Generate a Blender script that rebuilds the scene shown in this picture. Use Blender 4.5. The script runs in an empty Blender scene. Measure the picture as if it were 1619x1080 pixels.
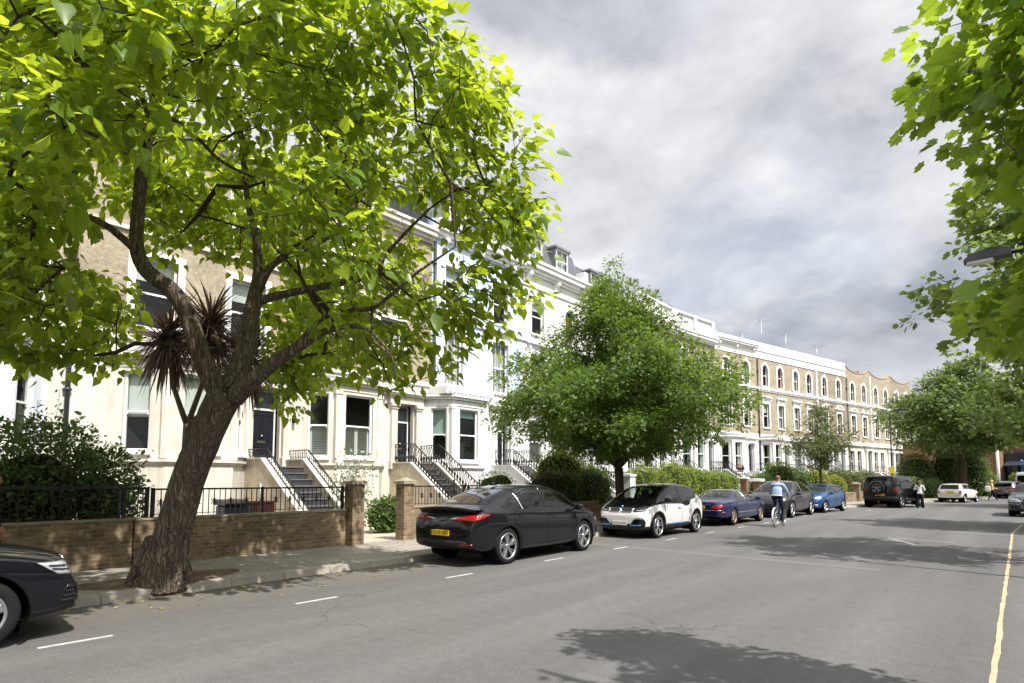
import bpy, bmesh, math, random
import numpy as np
from mathutils import Vector, Matrix
from mathutils.bvhtree import BVHTree

R = math.radians
rnd = random.Random(7)
rng = np.random.default_rng(11)
scene = bpy.context.scene
col = scene.collection
PI = math.pi


# ------------------------------------------------------------------ objects
def tag(o, label=None, cat=None, group=None, kind=None):
    if label: o['label'] = label
    if cat: o['category'] = cat
    if group: o['group'] = group
    if kind: o['kind'] = kind
    return o


def empty(name, loc=(0, 0, 0), rz=0.0):
    o = bpy.data.objects.new(name, None)
    o.empty_display_size = 0.2
    col.objects.link(o)
    o.location = loc
    o.rotation_euler = (0, 0, rz)
    return o


def link(name, me, parent=None):
    o = bpy.data.objects.new(name, me)
    col.objects.link(o)
    if parent is not None:
        o.parent = parent
    return o


def copy_tree(o, parent=None):
    c = o.copy()
    col.objects.link(c)
    c.parent = parent
    for ch in list(o.children):
        copy_tree(ch, c)
    return c


class MB:
    """collects shapes, then links them as one mesh object"""
    def __init__(s, M=None):
        s.v = []; s.f = []; s.m = []; s.M = M or Matrix.Identity(4); s.sm = []

    def add(s, vs, fs, mi=0, sm=False):
        n = len(s.v)
        M = s.M
        s.v += [M @ Vector(p) for p in vs]
        s.f += [[i + n for i in f] for f in fs]
        s.m += [mi] * len(fs)
        s.sm += [sm] * len(fs)
        return s

    def box(s, x0, x1, y0, y1, z0, z1, mi=0):
        vs = [(x, y, z) for z in (z0, z1) for y in (y0, y1) for x in (x0, x1)]
        return s.add(vs, [(0, 2, 3, 1), (4, 5, 7, 6), (0, 1, 5, 4), (2, 6, 7, 3), (0, 4, 6, 2), (1, 3, 7, 5)], mi)

    def bbox(s, x0, x1, y0, y1, z0, z1, b=.01, mi=0):
        """box with bevelled vertical and top edges"""
        ring = lambda d, z: [(x0 + d, y0, z), (x1 - d, y0, z), (x1, y0 + d, z), (x1, y1 - d, z), (x1 - d, y1, z), (x0 + d, y1, z), (x0, y1 - d, z), (x0, y0 + d, z)]
        cx, cy = (x0 + x1) / 2, (y0 + y1) / 2
        top = [(cx + (x - cx) * (1 - 2 * b / (x1 - x0)), cy + (y - cy) * (1 - 2 * b / (y1 - y0)), z1) for x, y, z in ring(b, z1)]
        vs = ring(b, z0) + ring(b, z1 - b) + top
        fs = [tuple(reversed(range(8))), tuple(range(16, 24))]
        for r in (0, 8):
            for i in range(8):
                j = (i + 1) % 8
                fs.append((r + i, r + j, r + 8 + j, r + 8 + i))
        return s.add(vs, fs, mi)

    def bar(s, p, q, w, h=None, mi=0):
        """rectangular bar from p to q"""
        h = h or w
        p, q = Vector(p), Vector(q)
        d = (q - p).normalized()
        up = Vector((0, 0, 1)) if abs(d.z) < .98 else Vector((1, 0, 0))
        a = d.cross(up).normalized() * w / 2
        b = a.cross(d).normalized() * h / 2
        vs = [c + i * a + j * b for c in (p, q) for i, j in ((-1, -1), (1, -1), (1, 1), (-1, 1))]
        return s.add(vs, [(0, 1, 2, 3), (7, 6, 5, 4), (0, 4, 5, 1), (1, 5, 6, 2), (2, 6, 7, 3), (3, 7, 4, 0)], mi)

    def tube(s, pts, r, n=8, mi=0, cap=True, rough=0.0, seed=0):
        pts = [Vector(p) for p in pts]
        rs = list(r) if hasattr(r, '__len__') else [r] * len(pts)
        vs = []; fs = []
        a = None
        for i, p in enumerate(pts):
            t = (pts[min(i + 1, len(pts) - 1)] - pts[max(i - 1, 0)])
            t = t.normalized() if t.length > 1e-9 else Vector((0, 0, 1))
            if a is None:
                a = t.cross(Vector((0, 1, 0)) if abs(t.y) < .9 else Vector((1, 0, 0))).normalized()
            a = (a - t * a.dot(t))
            a = a.normalized() if a.length > 1e-6 else t.orthogonal().normalized()
            b = t.cross(a)
            for k in range(n):
                th = 2 * PI * k / n
                rr = rs[i]
                if rough:
                    rr *= 1 + rough * (math.sin(k * 7.3 + i * .31 + seed) * .5 + math.sin(k * 3.1 - i * .53) * .35 + math.sin(i * 1.7 + k * 12.7) * .3)
                vs.append(p + (a * math.cos(th) + b * math.sin(th)) * rr)
        for i in range(len(pts) - 1):
            for k in range(n):
                j = (k + 1) % n
                fs.append((i * n + k, i * n + j, i * n + n + j, i * n + n + k))
        if cap:
            fs.append(tuple(reversed(range(n))))
            fs.append(tuple(range((len(pts) - 1) * n, len(pts) * n)))
        return s.add(vs, fs, mi, True)

    def lathe(s, prof, n=16, c=(0, 0, 0), axis='z', mi=0, sm=True, cap=True):
        """prof: (radius, height) pairs"""
        vs = []; fs = []
        for r, h in prof:
            for k in range(n):
                t = 2 * PI * k / n
                x, y = r * math.cos(t), r * math.sin(t)
                p = (x, y, h) if axis == 'z' else ((h, x, y) if axis == 'x' else (y, h, x))
                vs.append((p[0] + c[0], p[1] + c[1], p[2] + c[2]))
        for i in range(len(prof) - 1):
            for k in range(n):
                j = (k + 1) % n
                fs.append((i * n + k, i * n + j, i * n + n + j, i * n + n + k))
        if cap: fs.append(tuple(reversed(range(n)))); fs.append(tuple(range((len(prof) - 1) * n, len(prof) * n)))
        return s.add(vs, fs, mi, sm)

    def prism(s, poly, h0, h1, fn=None, mi=0):
        """poly in 2-D swept from h0 to h1; fn maps (a, b, h) to a point"""
        fn = fn or (lambda a, b, h: (a, b, h))
        n = len(poly)
        vs = [fn(a, b, h0) for a, b in poly] + [fn(a, b, h1) for a, b in poly]
        fs = [tuple(reversed(range(n))), tuple(range(n, 2 * n))]
        for i in range(n):
            j = (i + 1) % n
            fs.append((i, j, n + j, n + i))
        return s.add(vs, fs, mi)

    def blob(s, c, r, p=2.6, n=14, m=9, mi=0, f=None):
        """super-ellipsoid"""
        sg = lambda v, e: math.copysign(abs(v) ** e, v)
        e = 2 / p
        vs = []; fs = []
        for i in range(m + 1):
            ph = -PI / 2 + PI * i / m
            for k in range(n):
                th = 2 * PI * k / n
                q = (sg(math.cos(ph), e) * sg(math.cos(th), e), sg(math.cos(ph), e) * sg(math.sin(th), e), sg(math.sin(ph), e))
                q = (c[0] + r[0] * q[0], c[1] + r[1] * q[1], c[2] + r[2] * q[2])
                vs.append(f(q) if f else q)
        for i in range(m):
            for k in range(n):
                j = (k + 1) % n
                fs.append((i * n + k, i * n + j, i * n + n + j, i * n + n + k))
        return s.add(vs, fs, mi, True)

    def mesh(s, name, mats, fix=True):
        me = bpy.data.meshes.new(name)
        me.from_pydata([tuple(p) for p in s.v], [], s.f)
        for m in (mats if isinstance(mats, (list, tuple)) else [mats]):
            me.materials.append(m)
        me.polygons.foreach_set('material_index', s.m)
        me.polygons.foreach_set('use_smooth', s.sm)
        if fix:
            bm = bmesh.new(); bm.from_mesh(me)
            bmesh.ops.recalc_face_normals(bm, faces=bm.faces[:])
            bm.to_mesh(me); bm.free()
        me.update()
        return me

    def build(s, name, mats, parent=None, fix=True):
        return link(name, s.mesh(name, mats, fix), parent)


# ------------------------------------------------------------------ materials
class NT:
    def __init__(s, tree):
        s.t = tree; s.n = tree.nodes; s.l = tree.links

    def new(s, typ, **kw):
        n = s.n.new(typ)
        for k, v in kw.items():
            if k.startswith('i_'):
                key = k[2:].replace('_', ' ')
                n.inputs[int(key) if key.isdigit() else key].default_value = v
            else:
                setattr(n, k, v)
        return n

    def link(s, a, b): s.l.new(a, b)

    def math(s, op, a, b=None, clamp=False):
        n = s.new('ShaderNodeMath', operation=op, use_clamp=clamp)
        for i, x in enumerate((a, b)):
            if x is None: continue
            if isinstance(x, (int, float)): n.inputs[i].default_value = x
            else: s.link(x, n.inputs[i])
        return n.outputs[0]

    def mix(s, fac, a, b, typ='MIX'):
        n = s.new('ShaderNodeMix', data_type='RGBA', blend_type=typ)
        for i, x in ((0, fac), (6, a), (7, b)):
            if isinstance(x, (int, float)): n.inputs[i].default_value = x
            elif isinstance(x, tuple): n.inputs[i].default_value = (*x[:3], 1)
            else: s.link(x, n.inputs[i])
        return n.outputs[2]

    def ramp(s, fac, stops):
        n = s.new('ShaderNodeValToRGB')
        e = n.color_ramp.elements
        while len(e) < len(stops): e.new(.5)
        for el, (p, c) in zip(e, stops):
            el.position = p
            el.color = (c, c, c, 1) if isinstance(c, (int, float)) else (*c, 1)
        s.link(fac, n.inputs[0])
        return n.outputs[0]

    def noise(s, vec, scale, detail=4, rough=.55, dist=0.0):
        n = s.new('ShaderNodeTexNoise', i_Scale=scale, i_Detail=detail, i_Roughness=rough, i_Distortion=dist)
        if vec is not None: s.link(vec, n.inputs['Vector'])
        return n.outputs['Fac']


def newmat(name):
    m = bpy.data.materials.new(name)
    m.use_nodes = True
    t = NT(m.node_tree)
    b = t.n['Principled BSDF']
    return m, t, b


def mat(name, c, rough=.5, metal=0.0, spec=.5, var=.0, vscale=3.0, bump=0.0, bscale=40.0, coat=0.0, dirt=None, streak=0.0):
    m, t, b = newmat(name)
    b.inputs['Base Color'].default_value = (*c, 1)
    b.inputs['Roughness'].default_value = rough
    b.inputs['Metallic'].default_value = metal
    b.inputs['Specular IOR Level'].default_value = spec
    if coat:
        b.inputs['Coat Weight'].default_value = coat
        b.inputs['Coat Roughness'].default_value = .02
    if var or bump or dirt:
        tc = t.new('ShaderNodeTexCoord').outputs['Object']
    if var:
        n1 = t.noise(tc, vscale, 6, .65)
        lo = tuple(x * (1 - var) for x in c); hi = tuple(min(1, x * (1 + var)) for x in c)
        cc = t.ramp(n1, [(.3, lo), (.7, hi)])
        if dirt:
            n2 = t.noise(tc, vscale * .45, 7, .7, .4)
            cc = t.mix(t.ramp(n2, [(.52, 0.0), (.72, 1.0)]), cc, dirt)
        t.link(cc, b.inputs['Base Color'])
    if streak:
        mp = t.new('ShaderNodeMapping'); mp.inputs['Scale'].default_value = (5, 5, .45)
        t.link(tc, mp.inputs[0])
        n4 = t.noise(mp.outputs[0], 1.0, 6, .65)
        src = b.inputs['Base Color'].links[0].from_socket
        t.link(t.mix(1.0, src, t.ramp(n4, [(.30, 1 - streak), (.56, 1.0)]), 'MULTIPLY'), b.inputs['Base Color'])
    if bump:
        n3 = t.noise(tc, bscale, 5, .6)
        bp = t.new('ShaderNodeBump', i_Strength=bump, i_Distance=.02)
        t.link(n3, bp.inputs['Height'])
        t.link(bp.outputs[0], b.inputs['Normal'])
    return m


def brickmat(name, c1, c2, mortar, bw=.225, bh=.075, ms=.011, dark=.35, bump=.6):
    m, t, b = newmat(name)
    tc = t.new('ShaderNodeTexCoord').outputs['Object']
    sp = t.new('ShaderNodeSeparateXYZ'); t.link(tc, sp.inputs[0])
    cb = t.new('ShaderNodeCombineXYZ')
    t.link(t.math('ADD', sp.outputs[0], sp.outputs[1]), cb.inputs[0])
    t.link(sp.outputs[2], cb.inputs[1])
    br = t.new('ShaderNodeTexBrick', i_Scale=1.0)
    br.inputs['Color1'].default_value = (*c1, 1); br.inputs['Color2'].default_value = (*c2, 1)
    br.inputs['Mortar'].default_value = (*mortar, 1)
    br.inputs['Mortar Size'].default_value = ms
    br.inputs['Mortar Smooth'].default_value = .2
    br.inputs['Bias'].default_value = -.1
    br.inputs['Brick Width'].default_value = bw; br.inputs['Row Height'].default_value = bh
    t.link(cb.outputs[0], br.inputs['Vector'])
    n1 = t.noise(tc, 1.1, 6, .7)
    n2 = t.noise(tc, 9.0, 4, .7)
    d = t.ramp(n1, [(.35, 1 - dark), (.65, 1.0)])
    d2 = t.ramp(n2, [(.3, .7), (.7, 1.12)])
    c = t.mix(1.0, br.outputs['Color'], d, 'MULTIPLY')
    c = t.mix(1.0, c, d2, 'MULTIPLY')
    t.link(c, b.inputs['Base Color'])
    b.inputs['Roughness'].default_value = .9
    b.inputs['Specular IOR Level'].default_value = .2
    inv = t.math('SUBTRACT', 1.0, br.outputs['Fac'])
    h = t.math('ADD', inv, t.math('MULTIPLY', n2, .5))
    bp = t.new('ShaderNodeBump', i_Strength=bump, i_Distance=.01)
    t.link(h, bp.inputs['Height']); t.link(bp.outputs[0], b.inputs['Normal'])
    return m


def leafmat(name, c, tr, fac=.42, var=.35, rough=.42, yellow=None, veins=False):
    """thin leaf: reflects with its own green, lets yellower light through"""
    m, t, b = newmat(name)
    g = t.new('ShaderNodeNewGeometry')
    rd = g.outputs['Random Per Island']
    lo = tuple(x * (1 - var) for x in c); hi = tuple(x * (1 + var) for x in c)
    st = [(0.0, lo), (.75, hi)]
    if yellow: st.append((1.0, yellow))
    cc = t.ramp(rd, st)
    vn = None
    if veins:
        sp = t.new('ShaderNodeSeparateXYZ'); t.link(t.new('ShaderNodeUVMap').outputs[0], sp.inputs[0])
        ax = t.math('ABSOLUTE', t.math('SUBTRACT', sp.outputs[0], .5))
        mid = t.ramp(ax, [(.012, 1.0), (.03, 0.0)])
        sv = t.ramp(t.math('ABSOLUTE', t.math('SINE', t.math('MULTIPLY', t.math('SUBTRACT', sp.outputs[1], t.math('MULTIPLY', ax, .8)), 17.0))), [(.0, .8), (.16, 0.0)])
        bl = t.noise(t.new('ShaderNodeNewGeometry').outputs['Position'], 9.0, 4, .6)
        vn = t.math('ADD', t.math('MULTIPLY', t.math('MAXIMUM', mid, sv), .34), t.math('ADD', t.math('MULTIPLY', bl, .5), .72))
        vc = t.new('ShaderNodeCombineXYZ')
        for i in range(3): t.link(vn, vc.inputs[i])
        cc = t.mix(1.0, cc, vc.outputs[0], 'MULTIPLY')
    t.link(cc, b.inputs['Base Color'])
    b.inputs['Roughness'].default_value = rough
    b.inputs['Specular IOR Level'].default_value = .45
    tl = t.new('ShaderNodeBsdfTranslucent')
    tc = t.ramp(rd, [(0.0, tuple(x * (1 - var * .7) for x in tr)), (1.0, tuple(min(1, x * (1 + var * .7)) for x in tr))])
    if veins:
        iv = t.math('SUBTRACT', 2.0, vn); v3 = t.new('ShaderNodeCombineXYZ')
        for i in range(3): t.link(iv, v3.inputs[i])
        tc = t.mix(1.0, tc, v3.outputs[0], 'MULTIPLY')
    t.link(tc, tl.inputs['Color'])
    mx = t.new('ShaderNodeMixShader', i_0=fac)
    t.link(b.outputs[0], mx.inputs[1]); t.link(tl.outputs[0], mx.inputs[2])
    t.link(mx.outputs[0], t.n['Material Output'].inputs['Surface'])
    return m


def glassmat(name, tint, refl=1.0, rough=.0):
    """thin pane: fresnel mirror over a tinted see-through sheet"""
    m, t, b = newmat(name)
    t.n.remove(b)
    lw = t.new('ShaderNodeLayerWeight', i_Blend=.5)
    fr = t.math('ADD', t.math('MULTIPLY', t.math('POWER', lw.outputs['Facing'], 5.0), .95), .045)
    tr = t.new('ShaderNodeBsdfTransparent'); tr.inputs[0].default_value = (*tint, 1)
    gl = t.new('ShaderNodeBsdfGlossy'); gl.inputs['Roughness'].default_value = rough
    fac = t.math('MULTIPLY', fr, refl, True)
    mx = t.new('ShaderNodeMixShader')
    t.link(fac, mx.inputs[0]); t.link(tr.outputs[0], mx.inputs[1]); t.link(gl.outputs[0], mx.inputs[2])
    t.link(mx.outputs[0], t.n['Material Output'].inputs['Surface'])
    return m


def barkmat(name, c1, c2, sc=(14, 14, 3), bump=.9):
    m, t, b = newmat(name)
    tc = t.new('ShaderNodeTexCoord').outputs['Object']
    mp = t.new('ShaderNodeMapping'); mp.inputs['Scale'].default_value = sc
    t.link(tc, mp.inputs[0])
    n1 = t.noise(mp.outputs[0], 1.0, 8, .7, .6)
    n2 = t.noise(tc, 2.2, 4, .6)
    cc = t.ramp(n1, [(.32, c1), (.68, c2)])
    cc = t.mix(t.ramp(n2, [(.45, 0.0), (.8, .5)]), cc, (c2[0] * .9, c2[1] * .95, c2[2] * .7))
    # plates parted by dark fissures running up the stem
    nd = t.new('ShaderNodeTexNoise', i_Scale=6.0, i_Detail=4.0); t.link(tc, nd.inputs['Vector'])
    va = t.new('ShaderNodeVectorMath', operation='MULTIPLY_ADD'); t.link(nd.outputs['Color'], va.inputs[0]); va.inputs[1].default_value = (.13, .13, .5); t.link(tc, va.inputs[2])
    m2 = t.new('ShaderNodeMapping'); m2.inputs['Scale'].default_value = (sc[0] * .9, sc[1] * .9, sc[2] * .75); t.link(va.outputs[0], m2.inputs[0])
    vo = t.new('ShaderNodeTexVoronoi', feature='DISTANCE_TO_EDGE', i_Scale=1.0); t.link(m2.outputs[0], vo.inputs['Vector'])
    fis = t.ramp(vo.outputs['Distance'], [(.0, 0.0), (.22, 1.0)])
    cc = t.mix(t.math('MULTIPLY', t.math('SUBTRACT', 1.0, fis), .42), cc, c1)
    n1 = t.math('ADD', t.math('MULTIPLY', n1, .6), t.math('MULTIPLY', fis, .6))
    t.link(cc, b.inputs['Base Color'])
    b.inputs['Roughness'].default_value = .95
    b.inputs['Specular IOR Level'].default_value = .1
    bp = t.new('ShaderNodeBump', i_Strength=bump, i_Distance=.06)
    t.link(n1, bp.inputs['Height']); t.link(bp.outputs[0], b.inputs['Normal'])
    return m


M = {}
M['white'] = mat('white stucco', (.68, .68, .667), .75, streak=.2, spec=.25, var=.05, vscale=1.2, bump=.12, bscale=30)
M['white_trim'] = mat('white painted trim', (.78, .78, .765), .6, spec=.3, var=.04, vscale=2.0)
M['offwhite'] = mat('pale grey stucco', (.63, .62, .59), .8, streak=.2, spec=.2, var=.06, vscale=1.5, bump=.12)
M['cream'] = mat('cream stucco', (.65, .62, .55), .8, streak=.25, spec=.2, var=.07, vscale=1.0, bump=.15, bscale=25, dirt=(.58, .52, .42))
M['cream_dirty'] = mat('weathered cream render', (.56, .49, .37), .85, streak=.35, spec=.2, var=.16, vscale=1.6, bump=.2, dirt=(.40, .33, .23))
M['blue_stucco'] = mat('pale blue stucco', (.52, .62, .76), .75, spec=.25, var=.05, vscale=1.0)
M['ice'] = mat('blue white stucco', (.68, .725, .77), .75, streak=.14, spec=.25, var=.05, vscale=1.0)
M['brick'] = brickmat('yellow stock brick', (.50, .42, .29), (.39, .32, .215), (.42, .38, .31), dark=.3)
M['brick2'] = brickmat('grey stock brick', (.42, .35, .245), (.33, .275, .195), (.36, .32, .26), dark=.3)
M['brick_garden'] = brickmat('garden wall brick', (.40, .285, .165), (.22, .15, .085), (.36, .31, .235), dark=.5, bump=1.0)
M['brick_red'] = brickmat('red brick', (.30, .14, .08), (.22, .10, .06), (.3, .26, .2), dark=.3)
M['brick_gable'] = brickmat('brown gable brick', (.34, .19, .095), (.25, .14, .075), (.3, .24, .17), dark=.3)
M['stone_cap'] = mat('weathered stone coping', (.30, .26, .20), .9, spec=.2, var=.25, vscale=5, bump=.4, dirt=(.16, .15, .10))
M['slate'] = mat('grey slate', (.10, .105, .12), .6, spec=.4, var=.3, vscale=7, bump=.4, bscale=18)
M['lead'] = mat('lead sheet', (.17, .18, .20), .55, spec=.4, var=.15, vscale=3)
M['ridge'] = mat('tan tile edge', (.33, .25, .16), .85, var=.2, vscale=6)
M['black_metal'] = mat('black painted iron', (.012, .012, .014), .38, spec=.5, var=.3, vscale=8)
M['pipe'] = mat('dark grey cast pipe', (.035, .038, .05), .45, spec=.5)
M['door_black'] = mat('black gloss door', (.014, .015, .022), .25, spec=.5)
M['door_teal'] = mat('teal door', (.03, .12, .15), .35, spec=.5)
M['door_grey'] = mat('dark grey door', (.05, .05, .06), .35, spec=.5)
M['brass'] = mat('brass', (.7, .6, .4), .25, metal=1.0)
M['steel'] = mat('brushed steel', (.6, .6, .6), .3, metal=1.0)
M['step'] = mat('black tiled step', (.045, .045, .05), .6, spec=.4, var=.4, vscale=4)
M['step_edge'] = mat('worn step edge', (.10, .095, .09), .85, var=.15)
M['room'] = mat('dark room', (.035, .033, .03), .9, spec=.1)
M['blind'] = mat('white blind', (.72, .72, .68), .8, spec=.2)
M['curtain'] = mat('pale curtain', (.55, .54, .50), .9, spec=.1)
M['curtain_g'] = mat('green curtain', (.36, .45, .40), .9, spec=.1)
M['curtain_r'] = mat('red curtain', (.34, .03, .03), .9, spec=.1)
M['wood_r'] = mat('red brown shutter', (.30, .09, .05), .6)
M['pane'] = glassmat('window glass', (.75, .80, .78), 1.0)
M['fanlight'] = mat('dark etched fanlight', (.10, .13, .14), .3, spec=.5)
M['etch'] = mat('frosted lettering', (.02, .025, .03), .5)
M['terracotta'] = mat('terracotta', (.40, .16, .08), .8, var=.2, vscale=6)
M['grey_plastic'] = mat('grey plastic', (.30, .31, .32), .5)
M['galv'] = mat('galvanised steel', (.45, .46, .47), .4, metal=.8, var=.1)
M['rust'] = mat('rusty brown box', (.16, .06, .03), .8, var=.3, vscale=6)
M['flower_r'] = mat('red petals', (.60, .02, .02), .7, var=.3, vscale=20)
M['flower_o'] = mat('orange petals', (.72, .14, .04), .7, var=.3, vscale=20)
M['soil'] = mat('garden soil', (.13, .10, .07), .95, spec=.1, var=.4, vscale=3, bump=.6, bscale=20)
M['gravel'] = mat('pale garden paving', (.42, .38, .31), .9, spec=.2, var=.2, vscale=2.5, bump=.3)
M['white_line'] = mat('worn white line paint', (.46, .455, .44), .85, spec=.2, var=.15, vscale=12, dirt=(.24, .235, .23))
M['faint_line'] = mat('almost worn off line paint', (.28, .277, .27), .85, spec=.2, var=.2, vscale=9, dirt=(.20, .197, .194))
M['yellow_line'] = mat('worn yellow line paint', (.47, .37, .235), .85, spec=.2, var=.15, vscale=7, dirt=(.30, .265, .20))
M['bark'] = barkmat('catalpa bark', (.06, .049, .039), (.29, .235, .185), (20, 20, 3.0), 1.0)
M['bark2'] = barkmat('dark bark', (.04, .03, .022), (.13, .095, .065), (18, 18, 5), .6)
M['stem'] = mat('grey brown stem', (.16, .12, .085), .9, var=.3, vscale=8, bump=.4)
M['hedge_core'] = mat('hedge core shade', (.026, .034, .013), .95, spec=.05, var=.4, vscale=9)  # shade inside the hedge, put into the colour of a solid core


def asphalt():
    m, t, b = newmat('sun bleached asphalt')
    tc = t.new('ShaderNodeTexCoord').outputs['Object']
    fine = t.noise(tc, 62, 4, .85)
    mid = t.noise(tc, 7, 6, .7)
    mp = t.new('ShaderNodeMapping'); mp.inputs['Scale'].default_value = (.9, .12, 1)
    t.link(tc, mp.inputs[0])
    big = t.noise(mp.outputs[0], 1.0, 5, .6, .5)
    c = t.ramp(fine, [(.28, (.060, .059, .058)), (.5, (.125, .122, .1195)), (.74, (.24, .235, .23))])
    c = t.mix(1.0, c, t.ramp(mid, [(.3, .86), (.7, 1.10)]), 'MULTIPLY')
    c = t.mix(1.0, c, t.ramp(big, [(.3, .84), (.7, 1.10)]), 'MULTIPLY')
    c = t.mix(t.ramp(t.noise(tc, 1.1, 5, .6, .8), [(.62, 0.0), (.76, .4)]), c, (.075, .072, .07))
    c = t.mix(t.ramp(t.noise(tc, 30, 2, .5), [(.70, 0.0), (.78, .6)]), c, (.36, .35, .34))
    sx = t.new('ShaderNodeSeparateXYZ'); t.link(tc, sx.inputs[0])
    trk = t.math('SINE', t.math('MULTIPLY', t.math('ADD', sx.outputs[0], t.math('MULTIPLY', big, .35)), 4.1))
    c = t.mix(1.0, c, t.ramp(t.math('ADD', t.math('MULTIPLY', trk, .5), .5), [(.2, .93), (.9, 1.04)]), 'MULTIPLY')
    # brown grit and leaf dust gathered in the parking bays beside the kerb
    sp = t.new('ShaderNodeSeparateXYZ'); t.link(tc, sp.inputs[0])
    edge = t.ramp(t.math('MULTIPLY', t.math('ADD', sp.outputs[0], 9.9), .42), [(.0, 1.0), (1.0, 0.0)])
    gr = t.math('MULTIPLY', edge, t.ramp(t.noise(tc, 2.3, 7, .7, .4), [(.38, 0.0), (.62, .75)]))
    c = t.mix(gr, c, (.15, .118, .082))
    # fine cracks
    vo = t.new('ShaderNodeTexVoronoi', feature='DISTANCE_TO_EDGE', i_Scale=.33)
    wv = t.new('ShaderNodeVectorMath', operation='ADD')
    nz = t.new('ShaderNodeTexNoise', i_Scale=1.6, i_Detail=6.0)
    t.link(tc, nz.inputs['Vector']); t.link(tc, wv.inputs[0]); t.link(nz.outputs['Color'], wv.inputs[1])
    t.link(wv.outputs[0], vo.inputs['Vector'])
    cr = t.ramp(vo.outputs['Distance'], [(.0, 1.0), (.006, 0.0)])
    cr = t.math('MULTIPLY', cr, t.ramp(t.noise(tc, .35, 3, .5), [(.5, 0.0), (.62, .7)]))
    c = t.mix(cr, c, (.05, .045, .04))
    t.link(c, b.inputs['Base Color'])
    b.inputs['Roughness'].default_value = .9
    b.inputs['Specular IOR Level'].default_value = .25
    bp = t.new('ShaderNodeBump', i_Strength=.5, i_Distance=.008)
    t.link(fine, bp.inputs['Height']); t.link(bp.outputs[0], b.inputs['Normal'])
    return m


def slabs(name, c1, c2, joint, bw, bh, rot=0.0):
    m, t, b = newmat(name)
    tc = t.new('ShaderNodeTexCoord').outputs['Object']
    mp = t.new('ShaderNodeMapping'); mp.inputs['Rotation'].default_value = (0, 0, rot)
    t.link(tc, mp.inputs[0])
    br = t.new('ShaderNodeTexBrick', i_Scale=1.0)
    br.inputs['Color1'].default_value = (*c1, 1); br.inputs['Color2'].default_value = (*c2, 1)
    br.inputs['Mortar'].default_value = (*joint, 1)
    br.inputs['Mortar Size'].default_value = .007
    br.inputs['Brick Width'].default_value = bw; br.inputs['Row Height'].default_value = bh
    t.link(mp.outputs[0], br.inputs['Vector'])
    n = t.noise(tc, 1.7, 8, .75)
    f = t.noise(tc, 60, 3, .7)
    c = t.mix(1.0, br.outputs['Color'], t.ramp(n, [(.3, .74), (.7, 1.1)]), 'MULTIPLY')
    c = t.mix(1.0, c, t.ramp(f, [(.3, .85), (.7, 1.1)]), 'MULTIPLY')
    t.link(c, b.inputs['Base Color'])
    b.inputs['Roughness'].default_value = .9
    b.inputs['Specular IOR Level'].default_value = .2
    bp = t.new('ShaderNodeBump', i_Strength=.5, i_Distance=.008)
    t.link(t.math('ADD', t.math('MULTIPLY', f, .4), t.math('SUBTRACT', 1.0, br.outputs['Fac'])), bp.inputs['Height'])
    t.link(bp.outputs[0], b.inputs['Normal'])
    return m


M['asphalt'] = asphalt()
M['paving'] = slabs('concrete paving slabs', (.34, .31, .265), (.28, .255, .22), (.14, .125, .10), .75, .6, PI / 2)
M['kerb'] = slabs('granite kerb stones', (.40, .365, .31), (.33, .30, .26), (.12, .10, .08), .9, 40.0, PI / 2)

# ------------------------------------------------------------------ camera, sun, sky
EXPO = .93
cam = bpy.data.objects.new('camera', bpy.data.cameras.new('camera'))
col.objects.link(cam)
cam.location = (0, 0, 1.72)
cam.rotation_euler = (R(90 + 4.479), 0, R(40.40))
cam.data.sensor_width = 36
cam.data.lens = 940 / 1619 * 36
cam.data.shift_y = 0.0892
cam.data.clip_end = 3000
scene.camera = cam
scene.view_settings.view_transform = 'Standard'
scene.view_settings.look = 'None'
scene.view_settings.exposure = EXPO
scene.view_settings.gamma = 1
scene.cycles.max_bounces = 8
scene.cycles.diffuse_bounces = 3
scene.cycles.glossy_bounces = 3
scene.cycles.transmission_bounces = 4
scene.cycles.transparent_max_bounces = 10
scene.cycles.caustics_reflective = False
scene.cycles.caustics_refractive = False
scene.cycles.use_denoising = True

SUN_EL = R(54.6)
sd = Vector((.987 * math.cos(SUN_EL), -.162 * math.cos(SUN_EL), math.sin(SUN_EL)))
sun = bpy.data.objects.new('sun', bpy.data.lights.new('sun', 'SUN'))
col.objects.link(sun)
sun.data.energy = 3.5
sun.data.angle = R(.6)
sun.data.color = (1.0, .96, .90)
sun.rotation_euler = sd.to_track_quat('Z', 'Y').to_euler()
sun.location = (30, -5, 40)

w = bpy.data.worlds.new('World')
scene.world = w
w.use_nodes = True
t = NT(w.node_tree)
bg = t.n['Background']
sky = t.new('ShaderNodeTexSky', sky_type='NISHITA', sun_disc=False)
sky.sun_elevation = SUN_EL
sky.sun_rotation = math.atan2(sd.x, sd.y)
tc = t.new('ShaderNodeTexCoord')
sp = t.new('ShaderNodeSeparateXYZ'); t.link(tc.outputs['Generated'], sp.inputs[0])
zz = t.math('ADD', t.math('MAXIMUM', sp.outputs[2], 0.0), .34)
cb = t.new('ShaderNodeCombineXYZ')
t.link(t.math('DIVIDE', sp.outputs[0], zz), cb.inputs[0])
t.link(t.math('DIVIDE', sp.outputs[1], zz), cb.inputs[1])
mp = t.new('ShaderNodeMapping')
mp.inputs['Location'].default_value = (2.3, 1.4, 0)
mp.inputs['Rotation'].default_value = (0, 0, R(-15))
mp.inputs['Scale'].default_value = (1.25, 1.25, 1)
t.link(cb.outputs[0], mp.inputs[0])
big = t.noise(mp.outputs[0], .95, 3, .5, .3)
med = t.noise(mp.outputs[0], 2.2, 8, .56, .35)
fin = t.noise(mp.outputs[0], 4.0, 6, .6, .2)
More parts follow.
